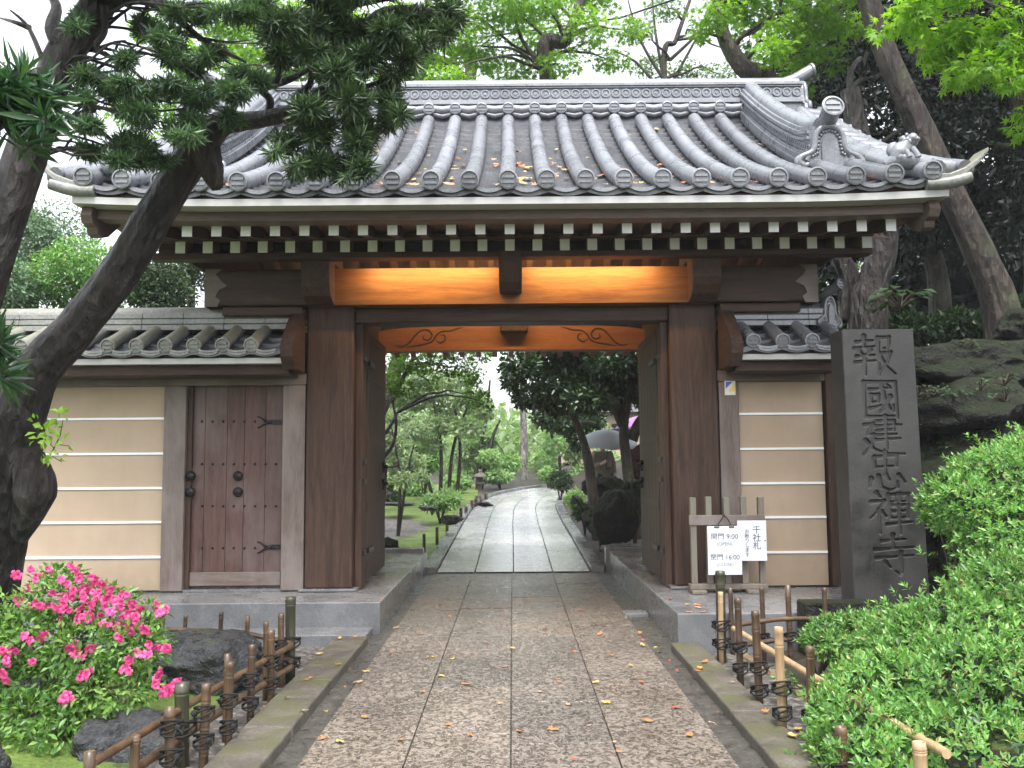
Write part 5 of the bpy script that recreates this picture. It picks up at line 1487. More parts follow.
# dark leaning tree over the path, right of the opening
garden_tree(None, 17.2, [[(636, 505), (627, 465), (624, 425), (634, 380), (655, 330), (665, 270)], [(598, 510), (590, 472), (584, 444), (574, 418), (556, 398)], [(624, 425), (606, 392), (575, 376), (545, 372)], [(632, 440), (640, 420), (652, 410)]],
            [(520, 366, 20, 14), (548, 360, 26, 16), (580, 362, 28, 18), (612, 362, 26, 16), (640, 366, 22, 16), (530, 396, 18, 12), (556, 400, 22, 14), (590, 398, 24, 14), (618, 396, 20, 14), (562, 424, 16, 10, 20.5), (590, 420, 16, 9, 20.5), (545, 418, 12, 10, 20.5), (578, 440, 9, 10, 20.5), (510, 380, 8, 10), (560, 340, 40, 14), (620, 340, 40, 14), (650, 390, 16, 20), (600, 380, 34, 18), (560, 385, 30, 18), (640, 350, 30, 20)], 22000, .12, 'dark evergreen leaning over the path at the right of the opening', 'ever2', .115, bark='bark_brown', name='leaning_evergreen')
# low plants and shrubs
bush(440, 500, 22, 10, 20.5, 'low bright plant beside the stakes along the garden path', 'soft', 1500, .10)
bush(500, 476, 22, 7, 33, 'flowerless border clump left of the far path bend', 'soft', 1400, .15)
bush(560, 482, 12, 12, 26, 'dark rounded shrub at the right kerb of the garden path', 'under', 1500, .10)
bush(548, 474, 8, 8, 33, 'bright little shrub at the right of the far path end', 'soft', 900, .13)
bush(574, 500, 9, 10, 22, 'light green clump among the rocks at the right kerb', 'soft', 900, .09)
bush(600, 520, 8, 12, 15.5, 'upright fern like clump between the kerb and the dark boulder', 'under', 900, .10)
bush(634, 492, 12, 10, 15.2, 'leafy clump growing over the top of the dark boulder', 'under', 1200, .09)
bush(585, 512, 10, 8, 18, 'dark low clump at the foot of the right rocks', 'under', 900, .09)
bush(390, 500, 16, 8, 27, 'dark clipped mound at the back of the lawn', 'under', 1500, .11)
bush(420, 488, 18, 8, 30, 'green mound behind the lawn stones', 'soft', 1400, .13)

for q_ in ((392, 440, 22, 18, 30, 'grey', 'tall loose shrub at the far left of the garden, behind the airy shrub tree'), (424, 462, 20, 14, 28, 'soft', 'rounded shrub between the stems of the garden tree'), (470, 456, 20, 16, 34, 'grey', 'pale rounded shrub behind the stone lantern'),
           (502, 466, 16, 10, 37, 'soft', 'bright shrub below the straight pale trunk, on its left'), (545, 460, 16, 14, 39, 'soft', 'bright shrub below the straight pale trunk, on its right'), (378, 476, 18, 14, 24, 'under', 'dark shrub by the left door leaf at the back of the lawn'), (408, 480, 16, 8, 32, 'grey', 'low grey green shrub at the back edge of the lawn'), (455, 482, 14, 7, 31, 'soft', 'low fresh green shrub beside the lantern foot')):
    bush(q_[0], q_[1], q_[2], q_[3], q_[4], q_[6], q_[5], 2200, .13)
# far wood closing every view: one mass nobody could count
C, RAD = [], []
for i in range(240):
    a = random.uniform(-1.15, 1.15); d = random.uniform(46, 66)
    x, y = d * math.sin(a), d * math.cos(a)
    top = 9.5 + 3.5 * math.sin(a * 5 + 1) + (5 if a > .25 else 0) - (3.5 if -.52 < a < -.16 else 0) - (8.5 if -.16 < a < .10 else 0)
    C.append((x, y, random.uniform(1.2, max(top, 4.2)))); r = random.uniform(1.8, 3.4); RAD.append((r, r, r * .8))
link('far_woods', crown_mesh(C, np.array(RAD), 42000, .50, .26, shell=.4), LM['wood'])['kind'] = 'stuff'
# ------------------------------------------------------------------ inscribed stone pillar: the characters are cut into the face
HAN = [
 # 報
 [[(10,18),(30,15),(50,14)],[(29,3),(29,32)],[(4,34),(30,31),(56,29)],[(17,39),(24,50)],[(43,37),(35,50)],[(8,54),(30,52),(52,50)],[(5,69),(30,66),(55,64)],[(29,52),(29,99)],
  [(62,8),(62,98)],[(62,8),(90,6),(88,24),(84,36),(76,33)],[(64,47),(92,43),(84,66),(62,95)],[(66,54),(78,76),(100,97)]],
 # 國
 [[(12,8),(13,97)],[(12,8),(88,7),(89,97)],[(24,27),(50,25),(76,23)],[(28,40),(29,59)],[(28,40),(47,39),(45,57),(29,58)],[(23,74),(38,70),(51,65)],[(54,13),(60,48),(72,74),(80,80),(81,66)],[(74,44),(64,64),(48,82)],[(66,13),(74,20)],[(13,94),(50,93),(88,93)]],
 # 建
 [[(38,13),(80,11),(79,35)],[(30,25),(60,23),(96,21)],[(38,36),(60,34),(80,33)],[(40,47),(60,46),(84,44)],[(34,59),(60,57),(92,55)],[(60,1),(60,80)],[(8,22),(30,19),(16,45),(33,44),(24,72),(4,94)],[(10,60),(28,80),(58,92),(100,93)]],
 # 忠
 [[(24,14),(26,40)],[(24,14),(78,10),(75,36),(26,38)],[(51,0),(50,56)],[(15,66),(10,86)],[(32,60),(37,86),(58,95),(76,88),(76,74)],[(50,58),(57,69)],[(80,58),(94,75)]],
 # 禪
 [[(20,1),(28,11)],[(5,23),(38,20),(24,44),(3,62)],[(24,42),(24,99)],[(30,47),(40,58)],[(48,6),(49,25)],[(48,6),(67,5),(65,23),(49,24)],[(75,5),(76,23)],[(75,5),(94,4),(92,22),(76,23)],
  [(49,32),(51,63)],[(49,32),(92,30),(90,61),(51,62)],[(50,47),(90,45)],[(71,31),(71,100)],[(40,78),(70,75),(100,72)]],
 # 寺
 [[(24,14),(50,12),(78,10)],[(50,0),(50,33)],[(6,35),(50,32),(96,29)],[(8,55),(50,52),(94,49)],[(66,41),(66,90),(62,95),(52,86)],[(29,64),(40,77)]],
]
pf = 7.86
pb_ = PT(866, 606, pf); ptop = PT(868, 327, pf)
PW, PD = .640, .30
PH = ptop.z - .02
pil = thing('inscribed_pillar', (PT(886, 606, pf).x, pf + PD / 2, 0), 'tall dark stone pillar carved with a column of six large characters', 'stone pillar')
nx_, nz_ = 200, 860
xs_ = np.linspace(-PW / 2, PW / 2, nx_); zs_ = np.linspace(0, PH, nz_)
XX, ZZ = np.meshgrid(xs_, zs_)
dep = np.zeros_like(XX)
cent = [(870, 355), (877.5, 399), (880, 436.5), (884, 472), (889, 513), (893, 556)]
for ch, (cx_, cy_) in zip(HAN, cent):
    q = PT(cx_, cy_, pf)
    # into pillar coordinates: front centre line runs up the face
    u0 = (q.x - PT(868 + (cy_ - 327) / 279 * 18.5 + 7, cy_, pf).x) + .012
    v0 = q.z
    cw, chh = .37, .355
    for st in ch:
        pts = [(u0 + (a / 100 - .5) * cw, v0 + (.5 - b / 100) * chh) for a, b in st]
        m_ = len(pts) - 1
        for i in range(m_):
            (xa, za), (xb, zb2) = pts[i], pts[i + 1]
            sel = (XX > min(xa, xb) - .05) & (XX < max(xa, xb) + .05) & (ZZ > min(za, zb2) - .05) & (ZZ < max(za, zb2) + .05)
            if not sel.any(): continue
            px_, pz_ = XX[sel], ZZ[sel]
            dx, dz = xb - xa, zb2 - za
            u = np.clip(((px_ - xa) * dx + (pz_ - za) * dz) / (dx * dx + dz * dz + 1e-12), 0, 1)
            dist = np.hypot(px_ - xa - u * dx, pz_ - za - u * dz)
            t_all = (i + u) / m_
            w = .0195 * (1.05 - .30 * np.sin(np.pi * t_all) ** 1 - (.45 * t_all ** 3 if m_ > 0 else 0)) * (1.25 if abs(dz) > abs(dx) else 1.0)
            d_ = np.clip((w - dist) / .006, 0, 1) * .022
            dep[sel] = np.maximum(dep[sel], d_)
edge = np.minimum(XX + PW / 2, PW / 2 - XX)
chip = .010 * np.clip(1 - edge / .012, 0, 1) ** 2
# gentle rake: the pillar narrows upward and its foot stands to the right
Vx = XX * (1.02 - .035 * ZZ / PH); Vy = -PD / 2 + dep + chip
cxb = PT(893, 606, pf).x - pil.location.x; 
cxt = PT(877.5, 327, pf).x - pil.location.x
lean = cxb + (cxt - cxb) * ZZ / PH
V = np.stack([Vx + lean, Vy, ZZ], -1).reshape(-1, 3)
ii = np.arange(nx_ * nz_).reshape(nz_, nx_)
Ff = np.stack([ii[:-1, :-1], ii[:-1, 1:], ii[1:, 1:], ii[1:, :-1]], -1).reshape(-1, 4)
front = V.reshape(nz_, nx_, 3)
def grid(A, B, k):
    """sheet between two edge curves A and B (n,3)"""
    n = len(A); L = np.stack([A + (B - A) * (j / k) for j in range(k + 1)], 1).reshape(-1, 3)
    q = np.arange(n * (k + 1)).reshape(n, k + 1)
    return L, np.stack([q[:-1, :-1], q[1:, :-1], q[1:, 1:], q[:-1, 1:]], -1).reshape(-1, 4)
back = front.copy(); back[..., 1] = PD / 2
VV, FF = [V], [Ff]; off = len(V)
for A, B in ((front[:, 0], back[:, 0]), (back[:, -1], front[:, -1]), (back[0], front[0]), (front[-1], back[-1]), (back[:, -1], back[:, 0])):
    v, f = grid(A, B, 6); VV.append(v); FF.append(f + off); off += len(v)
me = np_mesh('pillar', np.concatenate(VV) + np.array(pil.location), np.concatenate(FF))
pil_o = link('shaft', me, MT['pillar'], pil)
MB().box(*[pil.location.x + cxb + a for a in (-.5, .5)], pf - .16, pf + PD + .16, -.15, .10).build('footing', MT['dark_rock'], pil, bevel=.03)

# ------------------------------------------------------------------ notice rack and its two boards
ry_ = 8.90
r0, r1 = PT(690.5, 590, ry_), PT(766, 590, ry_)
rk = thing('notice_rack', ((r0.x + r1.x) / 2, ry_, PZ), 'weathered wooden rack of five uprights holding two white notices', 'rack')
zt_ = PT(700, 497.5, ry_).z
for i, px in enumerate((690.5, 706, 724, 741, 758.5)):
    a, b = PT(px, 540, ry_).x, PT(px + 5.8, 540, ry_).x
    MB().box(a, b, ry_ - .03, ry_ + .03, PZ + .085, zt_ + (.008 * (i % 2))).build('upright', MT['rack'], rk, bevel=.004)
za, zb_ = PT(700, 525, ry_).z, PT(700, 515, ry_).z
MB().box(r0.x - .005, r1.x, ry_ - .045, ry_ - .031, za, zb_).build('top_rail', MT['frame_x'], rk, bevel=.004)
MB().box(r0.x - .01, r1.x + .01, ry_ - .055, ry_ + .06, PZ + .035, PZ + .085).build('bottom_rail', MT['rack'], rk, bevel=.006)
for px in (697, 752):
    x = PT(px, 590, ry_).x; MB().box(x - .07, x + .07, ry_ - .14, ry_ + .14, PZ + .002, PZ + .034).build('foot', MT['rack'], rk, bevel=.006)

def text_mesh(body, size, mat, parent, name, loc, ax=0.0, vertical=False, bold=0.0, sx=1.0):
    cu = bpy.data.curves.new(name, 'FONT')
    cu.body = body; cu.size = size; cu.align_x = 'CENTER'; cu.align_y = 'CENTER'; cu.extrude = .0006; cu.offset = bold
    if vertical: cu.space_line = .92
    tmp = bpy.data.objects.new(name, cu); COL.objects.link(tmp)
    me = bpy.data.meshes.new_from_object(tmp.evaluated_get(bpy.context.evaluated_depsgraph_get()))
    bpy.data.objects.remove(tmp); bpy.data.curves.remove(cu)
    me.transform(Matrix.Translation(Vector(loc)) @ Matrix.Rotation(math.pi / 2, 4, 'X') @ Matrix.Diagonal((sx, 1, 1, 1)))
    me.materials.clear()
    return link(name, me, mat, parent)
by = 8.76
def board(px0, py0, px1, py1, label, y):
    a, b = PT(px0, py1, y), PT(px1, py0, y)
    t = thing('notice_board', ((a.x + b.x) / 2, y, a.z), label, 'notice', 'white notices on the wooden rack')
    MB().box(a.x, b.x, y, y + .012, a.z, b.z).build('panel', MT['paper'], t, bevel=.002)
    return t, a.x, b.x, a.z, b.z
t, x0, x1, z0, z1 = board(708.5, 526, 741, 575, 'white opening hours notice hung on two cords from the rack', by)
xc, h, w = (x0 + x1) / 2, z1 - z0, x1 - x0
text_mesh('開門 9:00', .066, MT['ink'], t, 'opening_time', (xc, by - .001, z0 + h * .78), bold=0)
text_mesh('(OPEN)', .047, MT['ink_pale'], t, 'open_word', (xc, by - .001, z0 + h * .63))
text_mesh('閉門 16:00', .063, MT['ink'], t, 'closing_time', (xc, by - .001, z0 + h * .355), bold=0)
text_mesh('(CLOSE)', .045, MT['ink_pale'], t, 'close_word', (xc, by - .001, z0 + h * .21))
for s in (-.22, .22):
    mb = MB().tube([(xc + s * w, by + .006, z1 - .003), (xc + s * .45 * w + .02, by + .05, z1 + .06), (xc + .02, ry_ - .05, zb_ + .005)], .005, 6)
    mb.tube([(xc + s * w - .025, by - .002, z1 - .008), (xc + s * w + .025, by - .002, z1 - .008)], .007, 6)
    mb.build('hanging_cord', MT['cord'], t)
by2 = 8.80
t, x0, x1, z0, z1 = board(738.5, 520.5, 766, 561, 'smaller white notice with two columns of brush writing', by2)
xc, h, w = (x0 + x1) / 2, z1 - z0, x1 - x0
text_mesh('千\n社\n札', .082, MT['ink'], t, 'large_writing', (xc + w * .16, by2 - .001, z0 + h * .56), vertical=True, bold=0)
text_mesh('お\n断\nり\nし\nま\nす', .048, MT['ink'], t, 'small_writing', (xc - w * .18, by2 - .001, z0 + h * .44), vertical=True, bold=0)
mb = MB()
for a, b in ((x0 + .015, z0 + h * .5), (x1 - .015, z0 + h * .5)): mb.lathe([(.007, 0), (.003, .004)], (a, by2, b), 8, (0, -1, 0))
mb.build('pin', MT['iron'], t)

# ------------------------------------------------------------------ rocks
def rock(c, r, label, mat='rock', seed=1, flat=0.0, name='garden_rock', group=None, sharp=1.0, rot=0.0):
    """faceted, weathered boulder sitting in the ground"""
    g = np.random.default_rng(seed)
    bm = bmesh.new()
    bmesh.ops.create_icosphere(bm, subdivisions=5, radius=1)
    V = np.array([v.co[:] for v in bm.verts])
    planes = unit(g.normal(size=(16, 3))); dd = g.uniform(.50 if mat == 'dark_rock' else .60, .95, 16)
    d = V.copy()
    k = np.min(np.where(V @ planes.T > .05, dd / np.maximum(V @ planes.T, .05), 9), axis=1)
    k = np.minimum(k, 1.05)
    f = np.zeros(len(V))
    for o_, a_ in ((2.3, .06), (5.1, .050), (11, .040), (23, .026), (41, .016)):
        ph = g.uniform(0, 6.28, (4, 3)); ww = unit(g.normal(size=(4, 3))) * o_
        for q in range(4): f += a_ * np.sin(V @ ww[q] + ph[q, 0]) * .6
    V = V * (k * (1 + f * sharp))[:, None] * np.array(r)
    if flat: V[:, 2] = np.minimum(V[:, 2], r[2] * (1 - flat) + .03 * r[2] * f / .05)
    cr, sr = math.cos(rot), math.sin(rot)
    V[:, :2] = V[:, :2] @ np.array([[cr, sr], [-sr, cr]])
    for v, p in zip(bm.verts, V): v.co = p
    me = bpy.data.meshes.new(name); bm.to_mesh(me); bm.free()
    me.polygons.foreach_set('use_smooth', np.ones(len(me.polygons), dtype=bool))
    me.materials.append(MT[mat])
    o = bpy.data.objects.new(name, me); COL.objects.link(o); o.location = c
    return tag(o, label, 'rock', group)
rock((-2.36, 6.60, .12), (.50, .36, .27), 'large flat topped wet rock behind the azalea, against the bamboo fence', seed=5, flat=.25, rot=.2)
rock((-2.12, 5.10, .02), (.28, .22, .20), 'dark mossy rock under the lowest azalea blossoms', seed=9, rot=.5)
rock((-2.75, 4.55, .02), (.28, .26, .22), 'small grey rock at the bottom left corner', seed=12)
rock((-3.4, 6.3, .05), (.45, .4, .25), 'half hidden rock beside the foot of the leaning pine', seed=15)
def grock(px, py, rx_, ry_, Y, label, seed, mat='dark_rock', flat=0.1, group='rocks beside the garden path'):
    c = PT(px, py, Y); k = Y / 900
    return rock(c, (rx_ * k, rx_ * k * .8, ry_ * k), label, mat, seed, flat, 'garden_rock', group)
grock(624, 516, 30, 32, 14.9, 'tall dark boulder behind the right door leaf', 21, flat=.22)
grock(605, 488, 24, 15, 17.6, 'dark sloping rock under the beige coat', 22)
grock(590, 520, 10, 13, 17.0, 'small dark rock between the kerb and the tall boulder', 23)
grock(624, 549, 24, 6, 13.75, 'low flat stone on the granite edging at right', 24, 'rock')
grock(576, 500, 8, 7, 21, 'little rock at the right kerb, farther along the path', 25)
grock(452, 520, 14, 6, 17.0, 'dark low rock among the stakes at the left kerb', 26)
grock(484, 505, 9, 3, 21.5, 'flat stone at the left kerb where the stakes end', 27)
grock(388, 545, 10, 9, 14.0, 'dark rock beside the left door leaf on the lawn', 28)
grock(412, 550, 14, 3, 13.8, 'low dark stone at the lawn edge behind the granite edging', 29)
grock(396, 504, 22, 2.5, 22, 'flat stepping stone at the back of the lawn', 30, 'rock')
grock(428, 508, 9, 3, 20, 'pale little stone on the lawn near the plant', 31, 'rock')
grock(384, 494, 8, 7, 26, 'round grey stone at the far left of the lawn', 32, 'rock')
# ledges of rock on the bank
_rock = rock
def brock(px, py, rx_, ry_, Y, label, seed, flat=.3, rot=0.0):
    c = PT(px, py, Y); k = Y / 900
    return rock(c, (rx_ * k, .75, ry_ * k), label, 'dark_rock', seed, flat, 'bank_boulder', 'rock ledges of the right bank', rot=rot)
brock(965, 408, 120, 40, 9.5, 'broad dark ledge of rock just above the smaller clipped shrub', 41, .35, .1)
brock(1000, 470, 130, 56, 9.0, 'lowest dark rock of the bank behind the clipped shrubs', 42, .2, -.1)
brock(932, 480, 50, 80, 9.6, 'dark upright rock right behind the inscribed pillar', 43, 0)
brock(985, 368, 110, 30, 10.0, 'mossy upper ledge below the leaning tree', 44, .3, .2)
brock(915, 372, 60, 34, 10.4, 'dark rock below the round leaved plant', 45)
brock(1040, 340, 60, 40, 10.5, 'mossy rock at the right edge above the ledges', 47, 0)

# ------------------------------------------------------------------ bamboo fences
def culm(base, h, r, lean=(0, 0), nodes=3, cut=True):
    mb = MB()
    b = Vector(base); top = b + Vector((lean[0], lean[1], h))
    r *= .80
    prof = [(r, -.12)]
    for i in range(nodes):
        z = h * (i + random.uniform(.35, .75)) / nodes
        prof += [(r, z - .012), (r * 1.10, z - .003), (r * .95, z), (r * 1.08, z + .004), (r, z + .014)]
    if random.random() < .6: prof += [(r, h - .035), (r * 1.12, h - .026), (r * 1.0, h - .016)]
    prof += [(r, h), (r * .80, h + .001), (r * .76, h - .012), (.001, h - .014)]
    mb.lathe(prof, b, 14, (top - b))
    return mb
def lash(mb, c, r, d):
    """cord wound round a crossing, ends left standing"""
    c = Vector(c)
    for k in range(4):
        pts = [c + Vector((math.cos(a) * r * 1.22, math.sin(a) * r * 1.22, (k - 1.5) * .012 + .022 * math.sin(a * 1 + k))) for a in np.linspace(0, 6.28, 11)]
        mb.tube(pts, .006, 5, caps=False)
    mb.blob(c + Vector((d[0] * r * 1.3, d[1] * r * 1.3, 0)), (.018, .018, .02), 6, .2)
    for k in range(2):
        e = c + Vector((d[0] * (r + .05) + random.uniform(-.03, .03), d[1] * (r + .05) + random.uniform(-.03, .03), random.uniform(-.05, .02)))
        mb.tube([c + Vector((d[0] * r * 1.3, d[1] * r * 1.3, 0)), e], [.005, .003], 5)
def bamboo_fence(label, loc, posts, rails, mats):
    """posts: (x, y, h, r, mat); rails: (points, r, mat)"""
    t = thing('bamboo_fence', loc, label, 'fence')
    for pts, r, mt in rails:
        MB().tube([Vector(p) for p in pts], r, 10).build('rail', MT[mt], t)
    for x, y, h, r, mt, zl in posts:
        p = culm((x, y, gh(x, y)), h, r, (random.uniform(-.012, .012), random.uniform(-.012, .012))).build('post', MT[mt], t)
        if zl:
            mb = MB()
            for z in zl: lash(mb, (x, y, z + gh(x, y)), r + .012, (random.choice((-.7, .7)), -.7))
            mb.build('lashing', MT['cord'], p)
    return t
def fpost(px, pyt, pyb, r, mt, zl=(.16, .30), Y=None):
    """post from its pixel column and the heights of its top and foot"""
    q = ground_px(px, pyb) if Y is None else Vector((PT(px, pyb, Y).x, Y, 0))
    top = PT(px, pyt, q.y)
    return (q.x, q.y, top.z - gh(q.x, q.y), r, mt, zl)
lp = [fpost(290, 597, 683, .047, 'bamboo_green'), fpost(281, 614, 687, .026, 'bamboo'), fpost(271, 630, 706, .030, 'bamboo'), fpost(250, 645, 729, .028, 'bamboo_dark'), fpost(228, 662, 755, .026, 'bamboo'), fpost(203, 684, 770, .031, 'bamboo'),
      fpost(182, 683, 765, .046, 'bamboo_green', (.2,)), fpost(170.5, 707, 788, .032, 'bamboo'), fpost(132, 736, 806, .028, 'bamboo', (.12,)), fpost(88, 752, 850, .030, 'bamboo', (.12,)), fpost(225, 654, 742, .022, 'bamboo_dark', ()), fpost(265, 622, 700, .022, 'bamboo', ()),
      fpost(246, 616, 664, .022, 'bamboo', (.2,), 7.2), fpost(219, 612, 660, .022, 'bamboo_dark', (.2,), 7.35), fpost(183.5, 615, 660, .020, 'bamboo_dark', (), 7.4), fpost(162, 612, 660, .026, 'bamboo', (), 7.4), fpost(280, 613, 676, .021, 'bamboo_dark', (.2,), 6.75)]
L0, L1 = Vector((-1.60, 6.60, 0)), Vector((-1.86, 4.10, 0))
def on(a, b, u, z): q = a.lerp(b, u); return (q.x, q.y, z + gh(q.x, q.y))
lr = [([on(L0, L1, u, .30) for u in (0, .5, 1)], .021, 'bamboo'), ([on(L0, L1, u, .15) for u in (0, .5, 1)], .023, 'bamboo'), ([(-1.60, 6.60, .27), (-2.1, 7.15, .25), (-2.9, 7.4, .24)], .019, 'bamboo'), ([(-1.60, 6.60, .15), (-2.1, 7.15, .13), (-2.9, 7.4, .12)], .019, 'bamboo_dark')]
bamboo_fence('low bamboo fence with black cord lashings round the azalea bed', (-1.75, 5.4, 0), lp, lr, None)
rp = [fpost(722, 571, 662, .047, 'bamboo_green'), fpost(721.5, 592, 664, .026, 'bamboo_pale'), fpost(733, 588, 655, .024, 'bamboo_dark', ()), fpost(741, 598, 690, .030, 'bamboo_dark'), fpost(760, 611, 715, .032, 'bamboo'), fpost(783, 627, 740, .032, 'bamboo_pale'), fpost(812, 646, 742, .030, 'bamboo', (.16,)),
      fpost(845, 726, 800, .034, 'bamboo', (.14,)), fpost(878, 738, 800, .03, 'bamboo_dark', (.14,)), fpost(925, 742, 830, .036, 'bamboo_pale', ()),
      fpost(764, 587, 645, .024, 'bamboo_dark', (.2,), 7.3), fpost(790.5, 585, 648, .028, 'bamboo_dark', (.2,), 7.3), fpost(826, 588, 640, .024, 'bamboo_dark', (.2,), 7.35)]
R0, R1 = Vector((1.68, 7.02, 0)), Vector((1.86, 4.0, 0))
rl = [([on(R0, R1, u, .32) for u in (0, .5, 1)], .022, 'bamboo_pale'), ([on(R0, R1, u, .17) for u in (0, .5, 1)], .023, 'bamboo_pale'), ([(1.68, 7.02, .30), (2.1, 7.28, .30), (2.9, 7.33, .30)], .02, 'bamboo'), ([(1.68, 7.02, .14), (2.1, 7.28, .14), (2.9, 7.33, .14)], .02, 'bamboo_dark')]
bamboo_fence('low bamboo fence with pale rails beside the clipped green shrub', (1.75, 5.4, 0), rp, rl, None)
# dark block standing behind the right fence
o = MB().box(2.36, 2.95, 7.42, 7.66, -.1, .40).build('stone_block', MT['dark_rock'], bevel=.02, origin=(2.6, 7.55, 0)); tag(o, 'dark stone block standing between the bamboo fence and the inscribed pillar', 'stone block')

# ------------------------------------------------------------------ azalea and clipped shrubs
az = thing('azalea_bush', (-2.75, 5.5, gh(-2.75, 5.5)), 'azalea bush with bright pink blossoms at the foot of the leaning pine', 'bush')
cl_ = [(60, 596, 40, 24), (100, 610, 42, 26), (40, 640, 44, 30), (90, 650, 50, 30), (130, 650, 36, 26), (50, 680, 50, 28), (105, 690, 48, 26), (20, 620, 30, 30), (150, 615, 14, 14), (30, 715, 40, 22), (80, 716, 30, 16), (-20, 660, 40, 40), (135, 632, 24, 18), (60, 576, 26, 12), (50, 735, 40, 14)]
C, RAD = pads(cl_, 5.55, .22)
for i in range(len(C)): C[i] = PT(cl_[i][0], cl_[i][1], 5.55 - (cl_[i][1] - 640) * .004 + random.uniform(-.15, .15))
mb = MB()
for q in C:
    b0 = Vector((-2.75 + random.uniform(-.2, .2), 5.55 + random.uniform(-.2, .2), 0))
    mb.tube([b0, b0.lerp(q, .5) + Vector((0, 0, .05)), q], [.014, .010, .004], 5, sub=2)
mb.build('stem', MT['twig'], az)
link('foliage', crown_mesh(C, RAD, 9500, .044, .020, shell=.5), LM['azalea'], az)
m, t, p, out = new_mat('azalea_petal')
g = t.nodes.new('ShaderNodeNewGeometry')
c = ramp(t, g.outputs['Random Per Island'], [(0, (.66, .05, .22)), (.5, (.80, .09, .32)), (1, (.86, .18, .44))])
t.links.new(c, p.inputs['Base Color']); p.inputs['Roughness'].default_value = .6
tr = t.nodes.new('ShaderNodeBsdfTranslucent'); t.links.new(c, tr.inputs[0]); mx = t.nodes.new('ShaderNodeMixShader'); mx.inputs[0].default_value = .4
t.links.new(p.outputs[0], mx.inputs[1]); t.links.new(tr.outputs[0], mx.inputs[2]); t.links.new(mx.outputs[0], out.inputs['Surface'])
MT['petal'] = m
def blossom_mesh(seed):
    """a truss of three ruffled five petalled flowers"""
    g_ = random.Random(seed)
    mb = MB()
    for k in range(3):
        o = Vector((g_.uniform(-.03, .03), g_.uniform(-.02, .02), g_.uniform(-.022, .022)))
        ax = Vector((g_.uniform(-.7, .7), -1, g_.uniform(-.2, .9))).normalized(); s = ax.orthogonal().normalized(); u = ax.cross(s)
        a0 = g_.uniform(0, 6)
        for j in range(5):
            a = a0 + j * 1.2566
            d = s * math.cos(a) + u * math.sin(a); e = s * -math.sin(a) + u * math.cos(a)
            R_ = .030 * g_.uniform(.9, 1.15)
            v = [o - ax * .012, o + d * R_ * .5 + e * R_ * .40 + ax * .006, o + d * R_ * .95 + e * R_ * .42 + ax * .004, o + d * R_ * 1.15, o + d * R_ * .95 - e * R_ * .42 + ax * .004, o + d * R_ * .5 - e * R_ * .40 + ax * .006, o + d * R_ * .6 + ax * .010]
            mb.add(v, [(0, 1, 6), (1, 2, 6), (2, 3, 6), (3, 4, 6), (4, 5, 6), (5, 0, 6)], True)
    return mb.mesh('flower')
fm = [blossom_mesh(i) for i in range(5)]
for q in fm: q.materials.append(MT['petal'])
fl_px = [(28, 570), (40, 577), (70, 566), (76, 572), (66, 582), (80, 580), (86, 588), (52, 594), (62, 598), (72, 596), (84, 598), (95, 592), (102, 586), (110, 592), (45, 606), (56, 610), (68, 610), (80, 608), (92, 606), (104, 604), (115, 600), (122, 596),
         (100, 616), (112, 612), (124, 614), (136, 616), (128, 622), (140, 622), (116, 624), (106, 626), (90, 620), (78, 618), (160, 609), (156, 606), (40, 638), (46, 634), (72, 650), (76, 654), (92, 650), (68, 646), (4, 648), (12, 652), (6, 660), (2, 676), (8, 680), (34, 662),
         (84, 676), (88, 672), (66, 697), (68, 702), (126, 660), (134, 656), (142, 652), (150, 646), (160, 648), (168, 647), (124, 672), (160, 676), (158, 684), (172, 688), (178, 682), (164, 694), (170, 692), (20, 600), (30, 590), (134, 606), (118, 640), (60, 620), (146, 632), (26, 640), (132, 630), (120, 606), (88, 614), (98, 598), (64, 604), (76, 588), (92, 582), (108, 598), (140, 610), (50, 572), (18, 572), (36, 604)]
for i, (px, py) in enumerate(fl_px):
    Y = 5.30 - (py - 640) * .0045 + random.uniform(-.06, .06)
    q = PT(px + random.uniform(-2, 2), py + random.uniform(-2, 2), Y)
    o = bpy.data.objects.new('flower', fm[i % 5]); COL.objects.link(o); o.parent = az
    o.location = q - Vector(az.location); o.rotation_euler = (random.uniform(-.3, .3), random.uniform(-3, 3), random.uniform(-.5, .5)); k = random.uniform(.85, 1.3); k *= .70; o.scale = (k, k, k)

